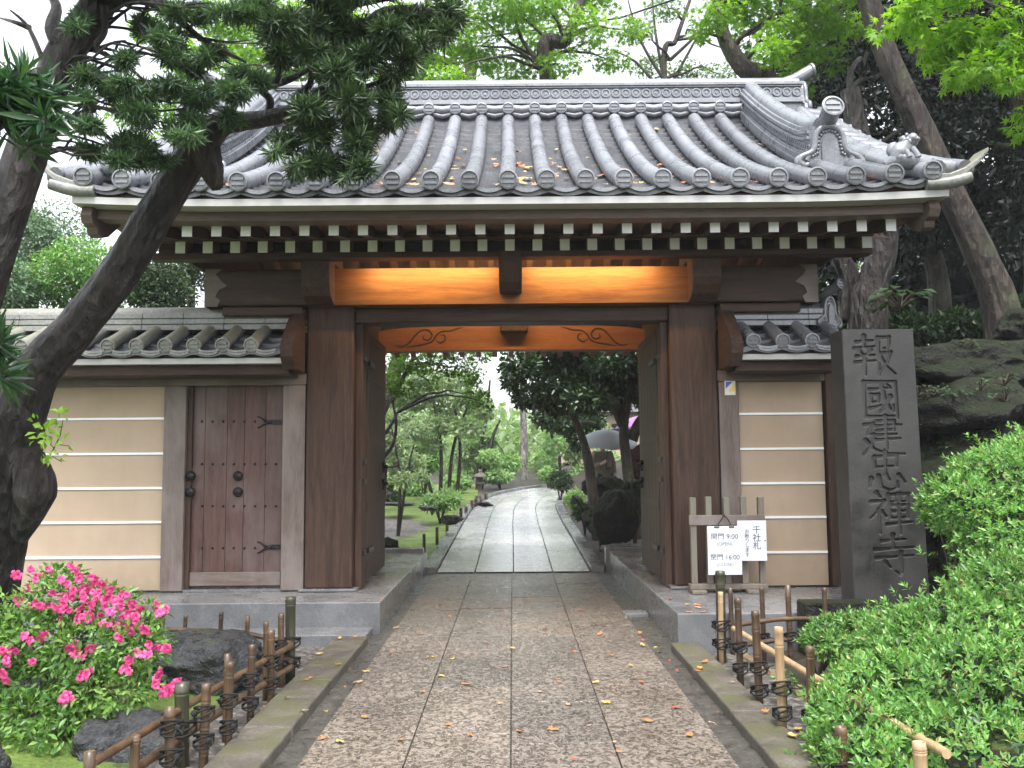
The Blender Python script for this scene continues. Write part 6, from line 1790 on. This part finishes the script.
def clipped(name, label, cl, Y, n, L, depth, group):
    C, RAD = [], []
    for q in cl:
        y = q[4]
        C.append(PT(q[0], q[1], y)); k = y / 900; RAD.append((q[2] * k, depth, q[3] * k))
    RAD = np.array(RAD)
    cx_ = sum(c.x for c in C) / len(C); cy_ = sum(c.y for c in C) / len(C)
    b = (cx_, cy_, gh(cx_, cy_))
    t = thing(name, b, label, 'bush', group)
    mb = MB()
    for q in C:
        b0 = Vector((q.x + random.uniform(-.1, .1), q.y + random.uniform(-.1, .1), gh(q.x, q.y) - .02))
        for k in range(4):
            e = q + Vector((random.uniform(-.2, .2), random.uniform(-.2, .2), random.uniform(-.1, .15)))
            mb.tube([b0, b0.lerp(e, .5) + Vector((random.uniform(-.06, .06), random.uniform(-.06, .06), 0)), e], [.016, .012, .005], 5, sub=2)
    mb.build('stem', MT['twig'], t)
    # sprigs: little rosettes of leaves set close over the surface
    P, O = in_blobs(C, RAD, n, .86)
    keep = np.ones(len(P), bool)
    for c_, r_ in zip(C, RAD):
        e = (((P - np.array(c_)) / r_) ** 2).sum(1); keep &= e > .62
    P, O = P[keep], O[keep]
    A = unit(O + np.array([0, 0, .35]) + rng.normal(size=P.shape) * .35)
    e1 = unit(np.cross(A, rng.normal(size=A.shape))); e2 = np.cross(A, e1)
    PP, DD, NN = [], [], []
    for j in range(7):
        th = j * 2.399 + rng.random(len(P)) * .5; el = .35 + .13 * j
        D = unit(A * math.cos(el) + (e1 * np.cos(th)[:, None] + e2 * np.sin(th)[:, None]) * math.sin(el))
        PP.append(P - A * (.006 * j)); DD.append(D); NN.append(A + rng.normal(size=A.shape) * .15)
    PP, DD, NN = map(np.concatenate, (PP, DD, NN))
    s = rng.uniform(.7, 1.2, len(PP))
    link('foliage', leaf_mesh('foliage', PP, DD, NN, L * s, L * .42 * s, .12), LM['hedge'], t)
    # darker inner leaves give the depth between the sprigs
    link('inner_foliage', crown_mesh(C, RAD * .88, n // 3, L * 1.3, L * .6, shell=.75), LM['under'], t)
clipped('clipped_shrub', 'big clipped green shrub filling the lower right corner by the bamboo fence',
        [(965, 655, 84, 60, 5.3), (1025, 625, 84, 74, 5.5), (905, 705, 80, 52, 4.9), (980, 710, 110, 70, 4.8), (858, 728, 40, 38, 4.7), (1060, 680, 90, 100, 5.2), (915, 650, 46, 40, 5.4), (870, 770, 54, 50, 4.5), (960, 780, 110, 70, 4.4)], 5.0, 9000, .041, .46, 'clipped green shrubs at the right')
clipped('clipped_shrub', 'smaller clipped shrub at right edge, behind the big one and below the dark ledges',
        [(1000, 494, 60, 48, 6.9), (958, 505, 32, 32, 6.8), (1035, 476, 50, 46, 7.1), (1010, 535, 56, 36, 6.6)], 6.9, 4400, .041, .42, 'clipped green shrubs at the right')
clipped('clipped_shrub', 'low leafy sprig clump at the foot of the inscribed pillar, leaning into the fence',
        [(850, 634, 36, 20, 6.3), (826, 642, 22, 16, 6.2), (884, 630, 28, 18, 6.4)], 6.3, 1200, .040, .24, 'clipped green shrubs at the right')
t = thing('fern_tuft', (PT(785, 684, 5.9).x, 5.9, gh(1.7, 5.9)), 'small light green tuft growing through the right bamboo fence', 'plant')
C, RAD = pads([(786, 680, 9, 8), (780, 690, 6, 6)], 5.75, .03)
MB().tube([(C[0].x, C[0].y, -.05), C[0]], [.006, .003], 5).build('stem', MT['twig'], t)
link('foliage', crown_mesh(C, RAD, 160, .034, .014), LM['azalea'], t)

# ------------------------------------------------------------------ garden furniture beyond the gate
for i, (px, pyt, pyb) in enumerate(((424, 534, 553), (437, 527, 545), (447, 521, 537), (456, 513, 528), (461, 508, 522), (466, 506, 517), (472, 500, 511), (476, 498, 508), (481, 495, 505), (486, 493, 501))):
    q = ground_px(px, pyb); h = PT(px, pyt, q.y).z - gh(q.x, q.y)
    r = max(.035, 2.0 * q.y / 900)
    o = culm((q.x, q.y, gh(q.x, q.y)), h, r, nodes=1).build('edge_stake', MT['bamboo_dark'], None, origin=(q.x, q.y, gh(q.x, q.y)))
    tag(o, ['nearest dark stake at the left edge of the garden path', 'second stake from the gate along the garden path'][i] if i < 2 else 'short dark stake in the row along the left edge of the garden path', 'stake', 'stakes along the garden path')
# stone lantern
lc = ground_px(480, 492); lc = Vector((PT(480, 490, 29).x, 29, 0)); lc.z = gh(lc.x, lc.y)
LS = .46
t = thing('stone_lantern', lc, 'weathered stone lantern standing beyond the many stemmed garden tree', 'lantern')
sc_ = lambda pr: [(a * LS, b * LS) for a, b in pr]
MB().lathe(sc_([(.34, 0), (.34, .10), (.22, .16), (.15, .25), (.14, .75), (.22, .85), (.34, .95), (.34, 1.02)]), lc, 12).build('base', MT['old_stone'], t)
mb = MB()
for sx in (-1, 1):
    for sy in (-1, 1): mb.box(lc.x + (sx * .2 - .05) * LS, lc.x + (sx * .2 + .05) * LS, lc.y + (sy * .2 - .05) * LS, lc.y + (sy * .2 + .05) * LS, lc.z + 1.02 * LS, lc.z + 1.38 * LS)
mb.box(lc.x - .16 * LS, lc.x + .16 * LS, lc.y - .16 * LS, lc.y + .16 * LS, lc.z + 1.021 * LS, lc.z + 1.378 * LS); mb.build('light_chamber', MT['old_stone'], t)
MB().lathe(sc_([(.55, 1.38), (.56, 1.44), (.36, 1.56), (.15, 1.66), (.10, 1.70), (.14, 1.78), (.10, 1.90), (.01, 1.95)]), lc, 6).build('cap', MT['old_stone'], t)
# small pale building far beyond the path
bx = PT(600, 470, 44)
t = thing('garden_building', (bx.x, 44, gh(bx.x, 44)), 'small pale building with dark roof far beyond the path end', 'building')
gz = gh(bx.x, 44)
MB().box(bx.x - 2.2, bx.x + 2.2, 44, 47, gz, gz + 2.5).build('wall', MT['plaster'], t)
MB().prism([(43.4, gz + 2.45), (45.5, gz + 3.8), (47.6, gz + 2.45)], 'x', bx.x - 2.7, bx.x + 2.7).build('roof', MT['tile_bed'], t)
for dx in (-1.2, .6):
    w_ = MB().box(bx.x + dx, bx.x + dx + .9, 43.93, 43.99, gz + .8, gz + 1.9).build('window', MT['iron'], t)
    MB().box(bx.x + dx + .42, bx.x + dx + .48, 43.90, 43.925, gz + .8, gz + 1.9).build('frame', MT['frame_z'], w_)
# overhead cable
a, b, c = PT(520, 32, 21), PT(620, 18, 20), PT(760, -30, 19)
pts = [a.lerp(b, u) for u in np.linspace(-.4, 1, 6)] + [b.lerp(c, u) for u in np.linspace(.2, 1.3, 6)]
o = MB().tube(pts, .022, 6).build('overhead_cable', MT['iron'], None, origin=tuple(b)); tag(o, 'thin dark cable crossing the maple tops above the ridge', 'cable')
# ------------------------------------------------------------------ two people under umbrellas
MT['skin'] = plain_mat('skin', (.52, .33, .24), .55, var=.05, bstr=0)
MT['hair'] = plain_mat('dark_hair', (.015, .012, .011), .5)
MT['coat'] = plain_mat('beige_coat', (.24, .195, .15), .8, var=.12, scale=14)
MT['jacket'] = plain_mat('rust_red_jacket', (.10, .042, .034), .8, var=.12, scale=14)
MT['trousers'] = plain_mat('dark_trousers', (.03, .03, .036), .8)
MT['shoe'] = plain_mat('dark_shoe', (.02, .018, .017), .5)
def skin_body(name, J, E, mat, parent, root, sub=1):
    """J: name -> (point, radius); E: pairs; grown as one continuous surface"""
    keys = list(J); ix = {k: i for i, k in enumerate(keys)}
    me = bpy.data.meshes.new(name)
    me.from_pydata([J[k][0] for k in keys], [(ix[a], ix[b]) for a, b in E], [])
    o = bpy.data.objects.new(name, me); COL.objects.link(o)
    md = o.modifiers.new('skin', 'SKIN'); md.use_smooth_shade = True
    sv = me.skin_vertices[0].data
    for k in keys:
        r = J[k][1]; sv[ix[k]].radius = r if hasattr(r, '__len__') else (r, r)
    sv[ix[root]].use_root = True
    sb = o.modifiers.new('sub', 'SUBSURF'); sb.levels = sb.render_levels = sub
    m2 = bpy.data.meshes.new_from_object(o.evaluated_get(bpy.context.evaluated_depsgraph_get()))
    bpy.data.objects.remove(o); bpy.data.meshes.remove(me)
    m2.materials.clear()
    return link(name, m2, mat, parent)
def person(loc, face, top, label, hold_side=1):
    """standing figure holding an umbrella handle in front of the chest; returns the grip point"""
    ca, sa = math.cos(face), math.sin(face)
    L = Vector(loc)
    W = lambda x, y, z: (L.x + x * ca - y * sa, L.y + x * sa + y * ca, L.z + z)   # figure faces local -y
    t = thing('person', loc, label, 'person')
    s = hold_side
    J = {'pelvis': (W(0, 0, .92), (.15, .11)), 'waist': (W(0, 0, 1.05), (.13, .095)), 'chest': (W(0, .01, 1.26), (.155, .105)), 'neckb': (W(0, .015, 1.40), .06), 'neck': (W(0, .0, 1.46), .052),
         'head0': (W(0, -.005, 1.53), (.072, .085)), 'head1': (W(0, -.005, 1.62), (.078, .092)), 'head2': (W(0, 0, 1.69), (.055, .065))}
    E = [('pelvis', 'waist'), ('waist', 'chest'), ('chest', 'neckb'), ('neckb', 'neck'), ('neck', 'head0'), ('head0', 'head1'), ('head1', 'head2')]
    for q, nm in ((-1, 'l'), (1, 'r')):
        J[nm + 'hip'] = (W(q * .09, 0, .86), .085); J[nm + 'knee'] = (W(q * .10, -.02, .48), .058); J[nm + 'ankle'] = (W(q * .10, .02, .09), .040); J[nm + 'toe'] = (W(q * .11, -.13, .035), .034)
        J[nm + 'sh'] = (W(q * .175, .01, 1.36), .062)
        if q == s: el, wr, hd = (q * .23, -.02, 1.10), (q * .12, -.24, 1.17), (q * .10, -.31, 1.20)
        else: el, wr, hd = (q * .25, .03, 1.09), (q * .20, -.14, .93), (q * .19, -.20, .88)
        J[nm + 'el'] = (W(*el), .046); J[nm + 'wr'] = (W(*wr), .030); J[nm + 'hd'] = (W(*hd), (.040, .022))
        E += [('pelvis', nm + 'hip'), (nm + 'hip', nm + 'knee'), (nm + 'knee', nm + 'ankle'), (nm + 'ankle', nm + 'toe'), ('chest', nm + 'sh'), (nm + 'sh', nm + 'el'), (nm + 'el', nm + 'wr'), (nm + 'wr', nm + 'hd')]
        d = Vector(hd) - Vector(wr); d.normalize()
        for k in range(4):
            off = Vector((0, 0, (.027 - .018 * k))) if q == s else Vector((.027 - .018 * k, 0, 0))
            ln = (.040, .046, .043, .034)[k]
            a = Vector(hd) + off + d * .02
            b = a + d * ln * .5; c = b + (Vector((-q * .035, .012, 0)) if q == s else Vector((0, .012, -.035)))
            J[f'{nm}f{k}a'] = (W(*a), .0095); J[f'{nm}f{k}b'] = (W(*b), .009); J[f'{nm}f{k}c'] = (W(*c), .008)
            E += [(nm + 'hd', f'{nm}f{k}a'), (f'{nm}f{k}a', f'{nm}f{k}b'), (f'{nm}f{k}b', f'{nm}f{k}c')]
        a = Vector(wr).lerp(Vector(hd), .6) + Vector((-q * .035, -.005, .015))
        J[nm + 'ta'] = (W(*a), .011); J[nm + 'tb'] = (W(*(a + d * .03 + Vector((-q * .012, 0, .004)))), .0095)
        E += [(nm + 'hd', nm + 'ta'), (nm + 'ta', nm + 'tb')]
    skin_body('body', J, E, MT['skin'], t, 'pelvis', 2)
    # face
    fc = MB()
    for q in (-1, 1):
        fc.blob(W(q * .032, -.083, 1.615), (.011, .008, .007), 8); fc.blob(W(q * .080, .01, 1.60), (.012, .022, .032), 8)
    fc.tube([W(0, -.085, 1.62), W(0, -.108, 1.588), W(0, -.092, 1.575)], [.008, .014, .008], 8); fc.tube([W(-.022, -.088, 1.548), W(0, -.094, 1.546), W(.022, -.088, 1.548)], .006, 6)
    fc.build('face', MT['skin'], t)
    hr = MB()
    hr.blob(W(0, .018, 1.645), (.092, .105, .098), 14, .02); hr.blob(W(0, .06, 1.56), (.075, .055, .09), 10, .02)
    hr.build('hair', MT['hair'], t)
    K = {}; E2 = []
    for k, inc in (('pelvis', .045), ('waist', .035), ('chest', .028), ('neckb', .018)):
        r = J[k][1]; r = r if hasattr(r, '__len__') else (r, r); K[k] = (J[k][0], (r[0] + inc, r[1] + inc))
    K['hem'] = (W(0, 0, .66), (.20, .155)); E2 = [('pelvis', 'waist'), ('waist', 'chest'), ('chest', 'neckb'), ('pelvis', 'hem')]
    for nm in 'lr':
        for k, inc in (('sh', .028), ('el', .026)): K[nm + k] = (J[nm + k][0], J[nm + k][1] + inc)
        K[nm + 'cuff'] = (tuple(Vector(J[nm + 'el'][0]).lerp(Vector(J[nm + 'wr'][0]), .86)), .052)
        E2 += [('chest', nm + 'sh'), (nm + 'sh', nm + 'el'), (nm + 'el', nm + 'cuff')]
    skin_body('coat', K, E2, MT[top], t, 'pelvis', 2)
    T = {'pelvis': (W(0, 0, .88), (.155, .12))}; E3 = []
    for nm in 'lr':
        T[nm + 'hip'] = (J[nm + 'hip'][0], .10); T[nm + 'knee'] = (J[nm + 'knee'][0], .074); T[nm + 'hem'] = (tuple(Vector(J[nm + 'ankle'][0]) + Vector((0, 0, .02))), .066)
        E3 += [('pelvis', nm + 'hip'), (nm + 'hip', nm + 'knee'), (nm + 'knee', nm + 'hem')]
    skin_body('trousers', T, E3, MT['trousers'], t, 'pelvis', 2)
    for nm, q in (('l', -1), ('r', 1)):
        MB().tube([W(q * .10, .06, .045), W(q * .105, -.03, .05), W(q * .11, -.12, .035), W(q * .112, -.16, .03)], [.045, .05, .045, .025], 10, sub=3, flat=.8).build('shoe', MT['shoe'], t)
    return Vector(W(s * .075, -.335, 1.21))
def umbrella(grip, apex, R_, mat, label, tilt_to):
    """eight panelled canopy with ribs, shaft and crook"""
    grip, apex = Vector(grip), Vector(apex)
    t = thing('umbrella', tuple(grip), label, 'umbrella')
    ax = (apex - grip).normalized(); s = ax.orthogonal().normalized(); u = ax.cross(s)
    V, F_ = [apex], []
    rings, n = 7, 32
    for i in range(1, rings + 1):
        q = i / rings
        for k in range(n):
            a = 2 * math.pi * k / n
            sc = 1 - .07 * q * abs(math.sin(4 * a)) ** .8
            V.append(apex + (s * math.cos(a) + u * math.sin(a)) * (R_ * q * sc) - ax * (R_ * .42 * q ** 1.9 - .012 * abs(math.sin(4 * a)) * q))
    for k in range(n): F_.append((0, 1 + k, 1 + (k + 1) % n))
    for i in range(rings - 1):
        for k in range(n): F_.append((1 + i * n + k, 1 + (i + 1) * n + k, 1 + (i + 1) * n + (k + 1) % n, 1 + i * n + (k + 1) % n))
    o = MB().add(V, F_, True).build('canopy', mat, t)
    sm = o.modifiers.new('cloth', 'SOLIDIFY'); sm.thickness = .003
    for k in range(8):
        a = 2 * math.pi * k / 8
        pts = [apex + (s * math.cos(a) + u * math.sin(a)) * (R_ * q) - ax * (R_ * .42 * q ** 1.9 + .006) for q in (0, .3, .6, .85, 1)]
        MB().tube(pts, .005, 5).build('rib', MT['iron'], t)
    MB().tube([grip - ax * .10, grip, apex + ax * .07], [.011, .008, .006], 8).build('shaft', MT['iron'], t)
    g0 = grip - ax * .10
    MB().tube([g0 + ax * .12, g0, g0 - ax * .05 + s * .01, g0 - ax * .07 + s * .04, g0 - ax * .05 + s * .07], .013, 8, sub=3).build('handle', MT['bamboo_dark'], t)
m, t_, p, out = new_mat('white_umbrella_cloth'); p.inputs['Base Color'].default_value = (.88, .90, .93, 1); p.inputs['Roughness'].default_value = .5
tr = t_.nodes.new('ShaderNodeBsdfTranslucent'); tr.inputs[0].default_value = (.7, .75, .85, 1); mx = t_.nodes.new('ShaderNodeMixShader'); mx.inputs[0].default_value = .45
t_.links.new(p.outputs[0], mx.inputs[1]); t_.links.new(tr.outputs[0], mx.inputs[2]); t_.links.new(mx.outputs[0], out.inputs['Surface']); MT['white_cloth'] = m
MT['purple_cloth'] = plain_mat('purple_umbrella_cloth', (.36, .17, .42), .5, var=.08)
a = PT(603, 480, 18.6); b = PT(635, 480, 19.4)
g1 = person((a.x, 18.6, gh(a.x, 18.6)), .35, 'coat', 'person in beige coat standing under a white umbrella behind the rocks', -1)
umbrella(g1, g1 + Vector((.04, -.16, .62)), .62, MT['white_cloth'], 'white umbrella held by the person in the beige coat', None)
g2 = person((b.x, 19.4, gh(b.x, 19.4)), .2, 'jacket', 'person in rust red jacket standing under a purple umbrella', 1)
umbrella(g2, g2 + Vector((-.04, -.06, .80)), .58, MT['purple_cloth'], 'purple umbrella held by the person in the rust red jacket', None)

# ------------------------------------------------------------------ fallen leaves, each one lying where it dropped
LC = {'orange': (.46, .17, .065), 'red': (.42, .075, .035), 'yellow': (.54, .39, .12), 'tan': (.40, .26, .16), 'brown': (.17, .085, .045)}
for k, c in LC.items(): MT['fallen_' + k] = plain_mat('fallen_leaf_' + k, c, .7, var=.35, scale=30, spec=.15)
def fallen_mesh(kind, color, seed):
    g_ = np.random.default_rng(seed)
    if kind == 'star':
        a = [math.pi, -2.35, -1.75, -1.30, -.85, -.42, 0, .42, .85, 1.30, 1.75, 2.35]; r = [.12, .28, .66, .32, .88, .36, 1.0, .36, .88, .32, .66, .28]
    else:
        a = list(np.linspace(-math.pi, math.pi, 13)[:-1]); r = [1.0 - .52 * abs(math.sin(q)) for q in a]
    v = [(0, 0, .006)]
    for ai, ri in zip(a, r): v.append((.04 * ri * math.cos(ai), .04 * ri * math.sin(ai), .006 + .012 * ri * ri * g_.uniform(-.2, 1.2)))
    n = len(a)
    mb = MB().add(v, [(0, 1 + i, 1 + (i + 1) % n) for i in range(n)], True)
    mb.tube([(-.004, 0, .006), (-.03, .002, .007), (-.048, .008, .004)], [.0012, .001, .0008], 4)
    me = mb.mesh('fallen_leaf'); me.materials.append(MT['fallen_' + color]); return me
FM = {(k, c): fallen_mesh(k, c, i) for i, (k, c) in enumerate((k, c) for k in ('star', 'oval') for c in LC)}
def drop(x, y, z, kind, color, label, group, size=1.0, normal=None):
    o = bpy.data.objects.new('fallen_leaf', FM[(kind, color)]); COL.objects.link(o)
    o.location = (x, y, z); o.scale = (size,) * 3
    e = Euler((random.uniform(-.15, .15), random.uniform(-.15, .15), random.uniform(0, 6.28)))
    if normal is not None:
        o.rotation_euler = (Vector(normal).to_track_quat('Z', 'Y').to_matrix() @ e.to_matrix()).to_euler()
    else: o.rotation_euler = e
    tag(o, label, 'leaf', group)
KN = {'star': 'star shaped', 'oval': 'oval'}
def floor_z(x, y):
    if y > 13.05: return far_z(y) + .006
    if -1.127 < x < 1.145: return .007
    if -1.56 < x < -1.275 and y < 8: return .062
    if 1.305 < x < 1.54 and y < 7.66: return .058
    if y > 7.72 and 1.375 < x < 3.3: return PZ + .003
    if y > 8.48 and -6 < x < -1.235: return PZ + .003
    if -1.32 < x < 1.42: return -.024
    return gh(x, y) + .006
path_px = [(352, 644, 'o'), (392, 659, 'r'), (355, 650, 'o'), (450, 622, 'o'), (431, 664, 'y'), (452, 666, 'y'), (441, 684, 'y'), (423, 700, 'o'), (466, 692, 'o'), (545, 635, 'o'), (478, 638, 't'), (487, 649, 'o'), (575, 658, 'o'), (581, 616, 'r'), (550, 738, 'o'), (555, 739, 'o'), (568, 713, 't'), (606, 711, 'y'),
           (614, 752, 'y'), (618, 762, 'o'), (520, 741, 'o'), (505, 674, 't'), (575, 770, 'r'), (634, 686, 'o'), (642, 690, 'r'), (676, 716, 'r'), (628, 624, 'y'), (640, 621, 'y'), (650, 632, 'y'), (630, 644, 'o'), (655, 656, 'o'), (632, 673, 'y'), (358, 690, 't'), (345, 700, 'o'), (365, 726, 'o'), (448, 734, 'o'),
           (480, 628, 'y'), (505, 620, 'o'), (512, 655, 'y'), (530, 600, 'o'), (556, 604, 't'), (470, 605, 'o'), (440, 610, 't'), (420, 640, 'o'), (400, 622, 'o'), (560, 690, 'o'), (540, 700, 't'), (600, 640, 'o'), (612, 662, 'o'), (596, 690, 'y'), (500, 712, 't'), (470, 745, 'o'), (400, 750, 'o'), (340, 752, 'y'), (322, 748, 'o'), (690, 745, 'o'), (648, 730, 'o'), (590, 735, 't')]
# the heap swept into the right gutter and along both kerbs
for i in range(60):
    y = random.uniform(4.6, 10.5); path_px.append((None, (random.gauss(1.23, .05), y), random.choice('ooyrtt')))
for i in range(16): path_px.append((None, (random.gauss(-1.21, .05), random.uniform(4.7, 9)), random.choice('ooyt')))
for i in range(18): path_px.append((None, (random.uniform(1.42, 1.7), random.uniform(4.6, 8.6)), random.choice('ooyt')))
for i in range(10): path_px.append((None, (random.uniform(-1.8, -1.3), random.uniform(4.6, 7.9)), random.choice('ooyt')))
cn = {'o': 'orange', 'r': 'red', 'y': 'yellow', 't': 'tan', 'b': 'brown'}
for a, b, c in path_px:
    if a is None: x, y = b
    else:
        q = ground_px(a, b); x, y = q.x, q.y
    kd = random.choice(('star', 'oval', 'oval'))
    wet = 'lying on the stone path slabs' if -1.13 < x < 1.15 else ('lying beside the path on its right' if x > 0 else 'lying beside the path on its left')
    drop(x, y, floor_z(x, y), kd, cn[c], f'fallen {cn[c]} {KN[kd]} leaf {wet}', 'fallen leaves on and beside the path', random.uniform(.55, 1.05))
for i in range(175):
    k = random.randint(-NX, NX - 1)
    s_ = min(.9, abs(random.gauss(0, .33)) + .03) if random.random() < .8 else random.uniform(.1, .9)
    if abs((k + .5) * PITCHX) > 3.3: continue
    x = (k + .5) * PITCHX - .02 + random.uniform(-.07, .07)
    if x < -1.2 and random.random() < .5: continue
    kd, c = random.choice(('star', 'oval')), random.choice(('orange', 'orange', 'tan', 'yellow', 'brown', 'tan'))
    fr = (x / PITCHX) % 1
    drop(x, ry(s_), rz(s_) - .022 + lift(x, s_), kd, c, f'fallen {c} {KN[kd]} leaf lying between the roof tile rows', 'fallen leaves on the gate roof', random.uniform(.8, 1.45), normal=(0, -.5, .86))
# ------------------------------------------------------------------ the damp air that pales the far garden
hm = bpy.data.materials.new('damp_air'); hm.use_nodes = True
ht = hm.node_tree; ht.nodes.clear()
ho = ht.nodes.new('ShaderNodeOutputMaterial'); hv = ht.nodes.new('ShaderNodeVolumePrincipled')
hv.inputs['Color'].default_value = (.93, .96, 1, 1); hv.inputs['Density'].default_value = 0.0009; hv.inputs['Anisotropy'].default_value = 0
ht.links.new(hv.outputs[0], ho.inputs['Volume'])
hz = MB().box(-96, 96, -26, 112, -2.5, 26).build('haze', hm); hz['kind'] = 'stuff'
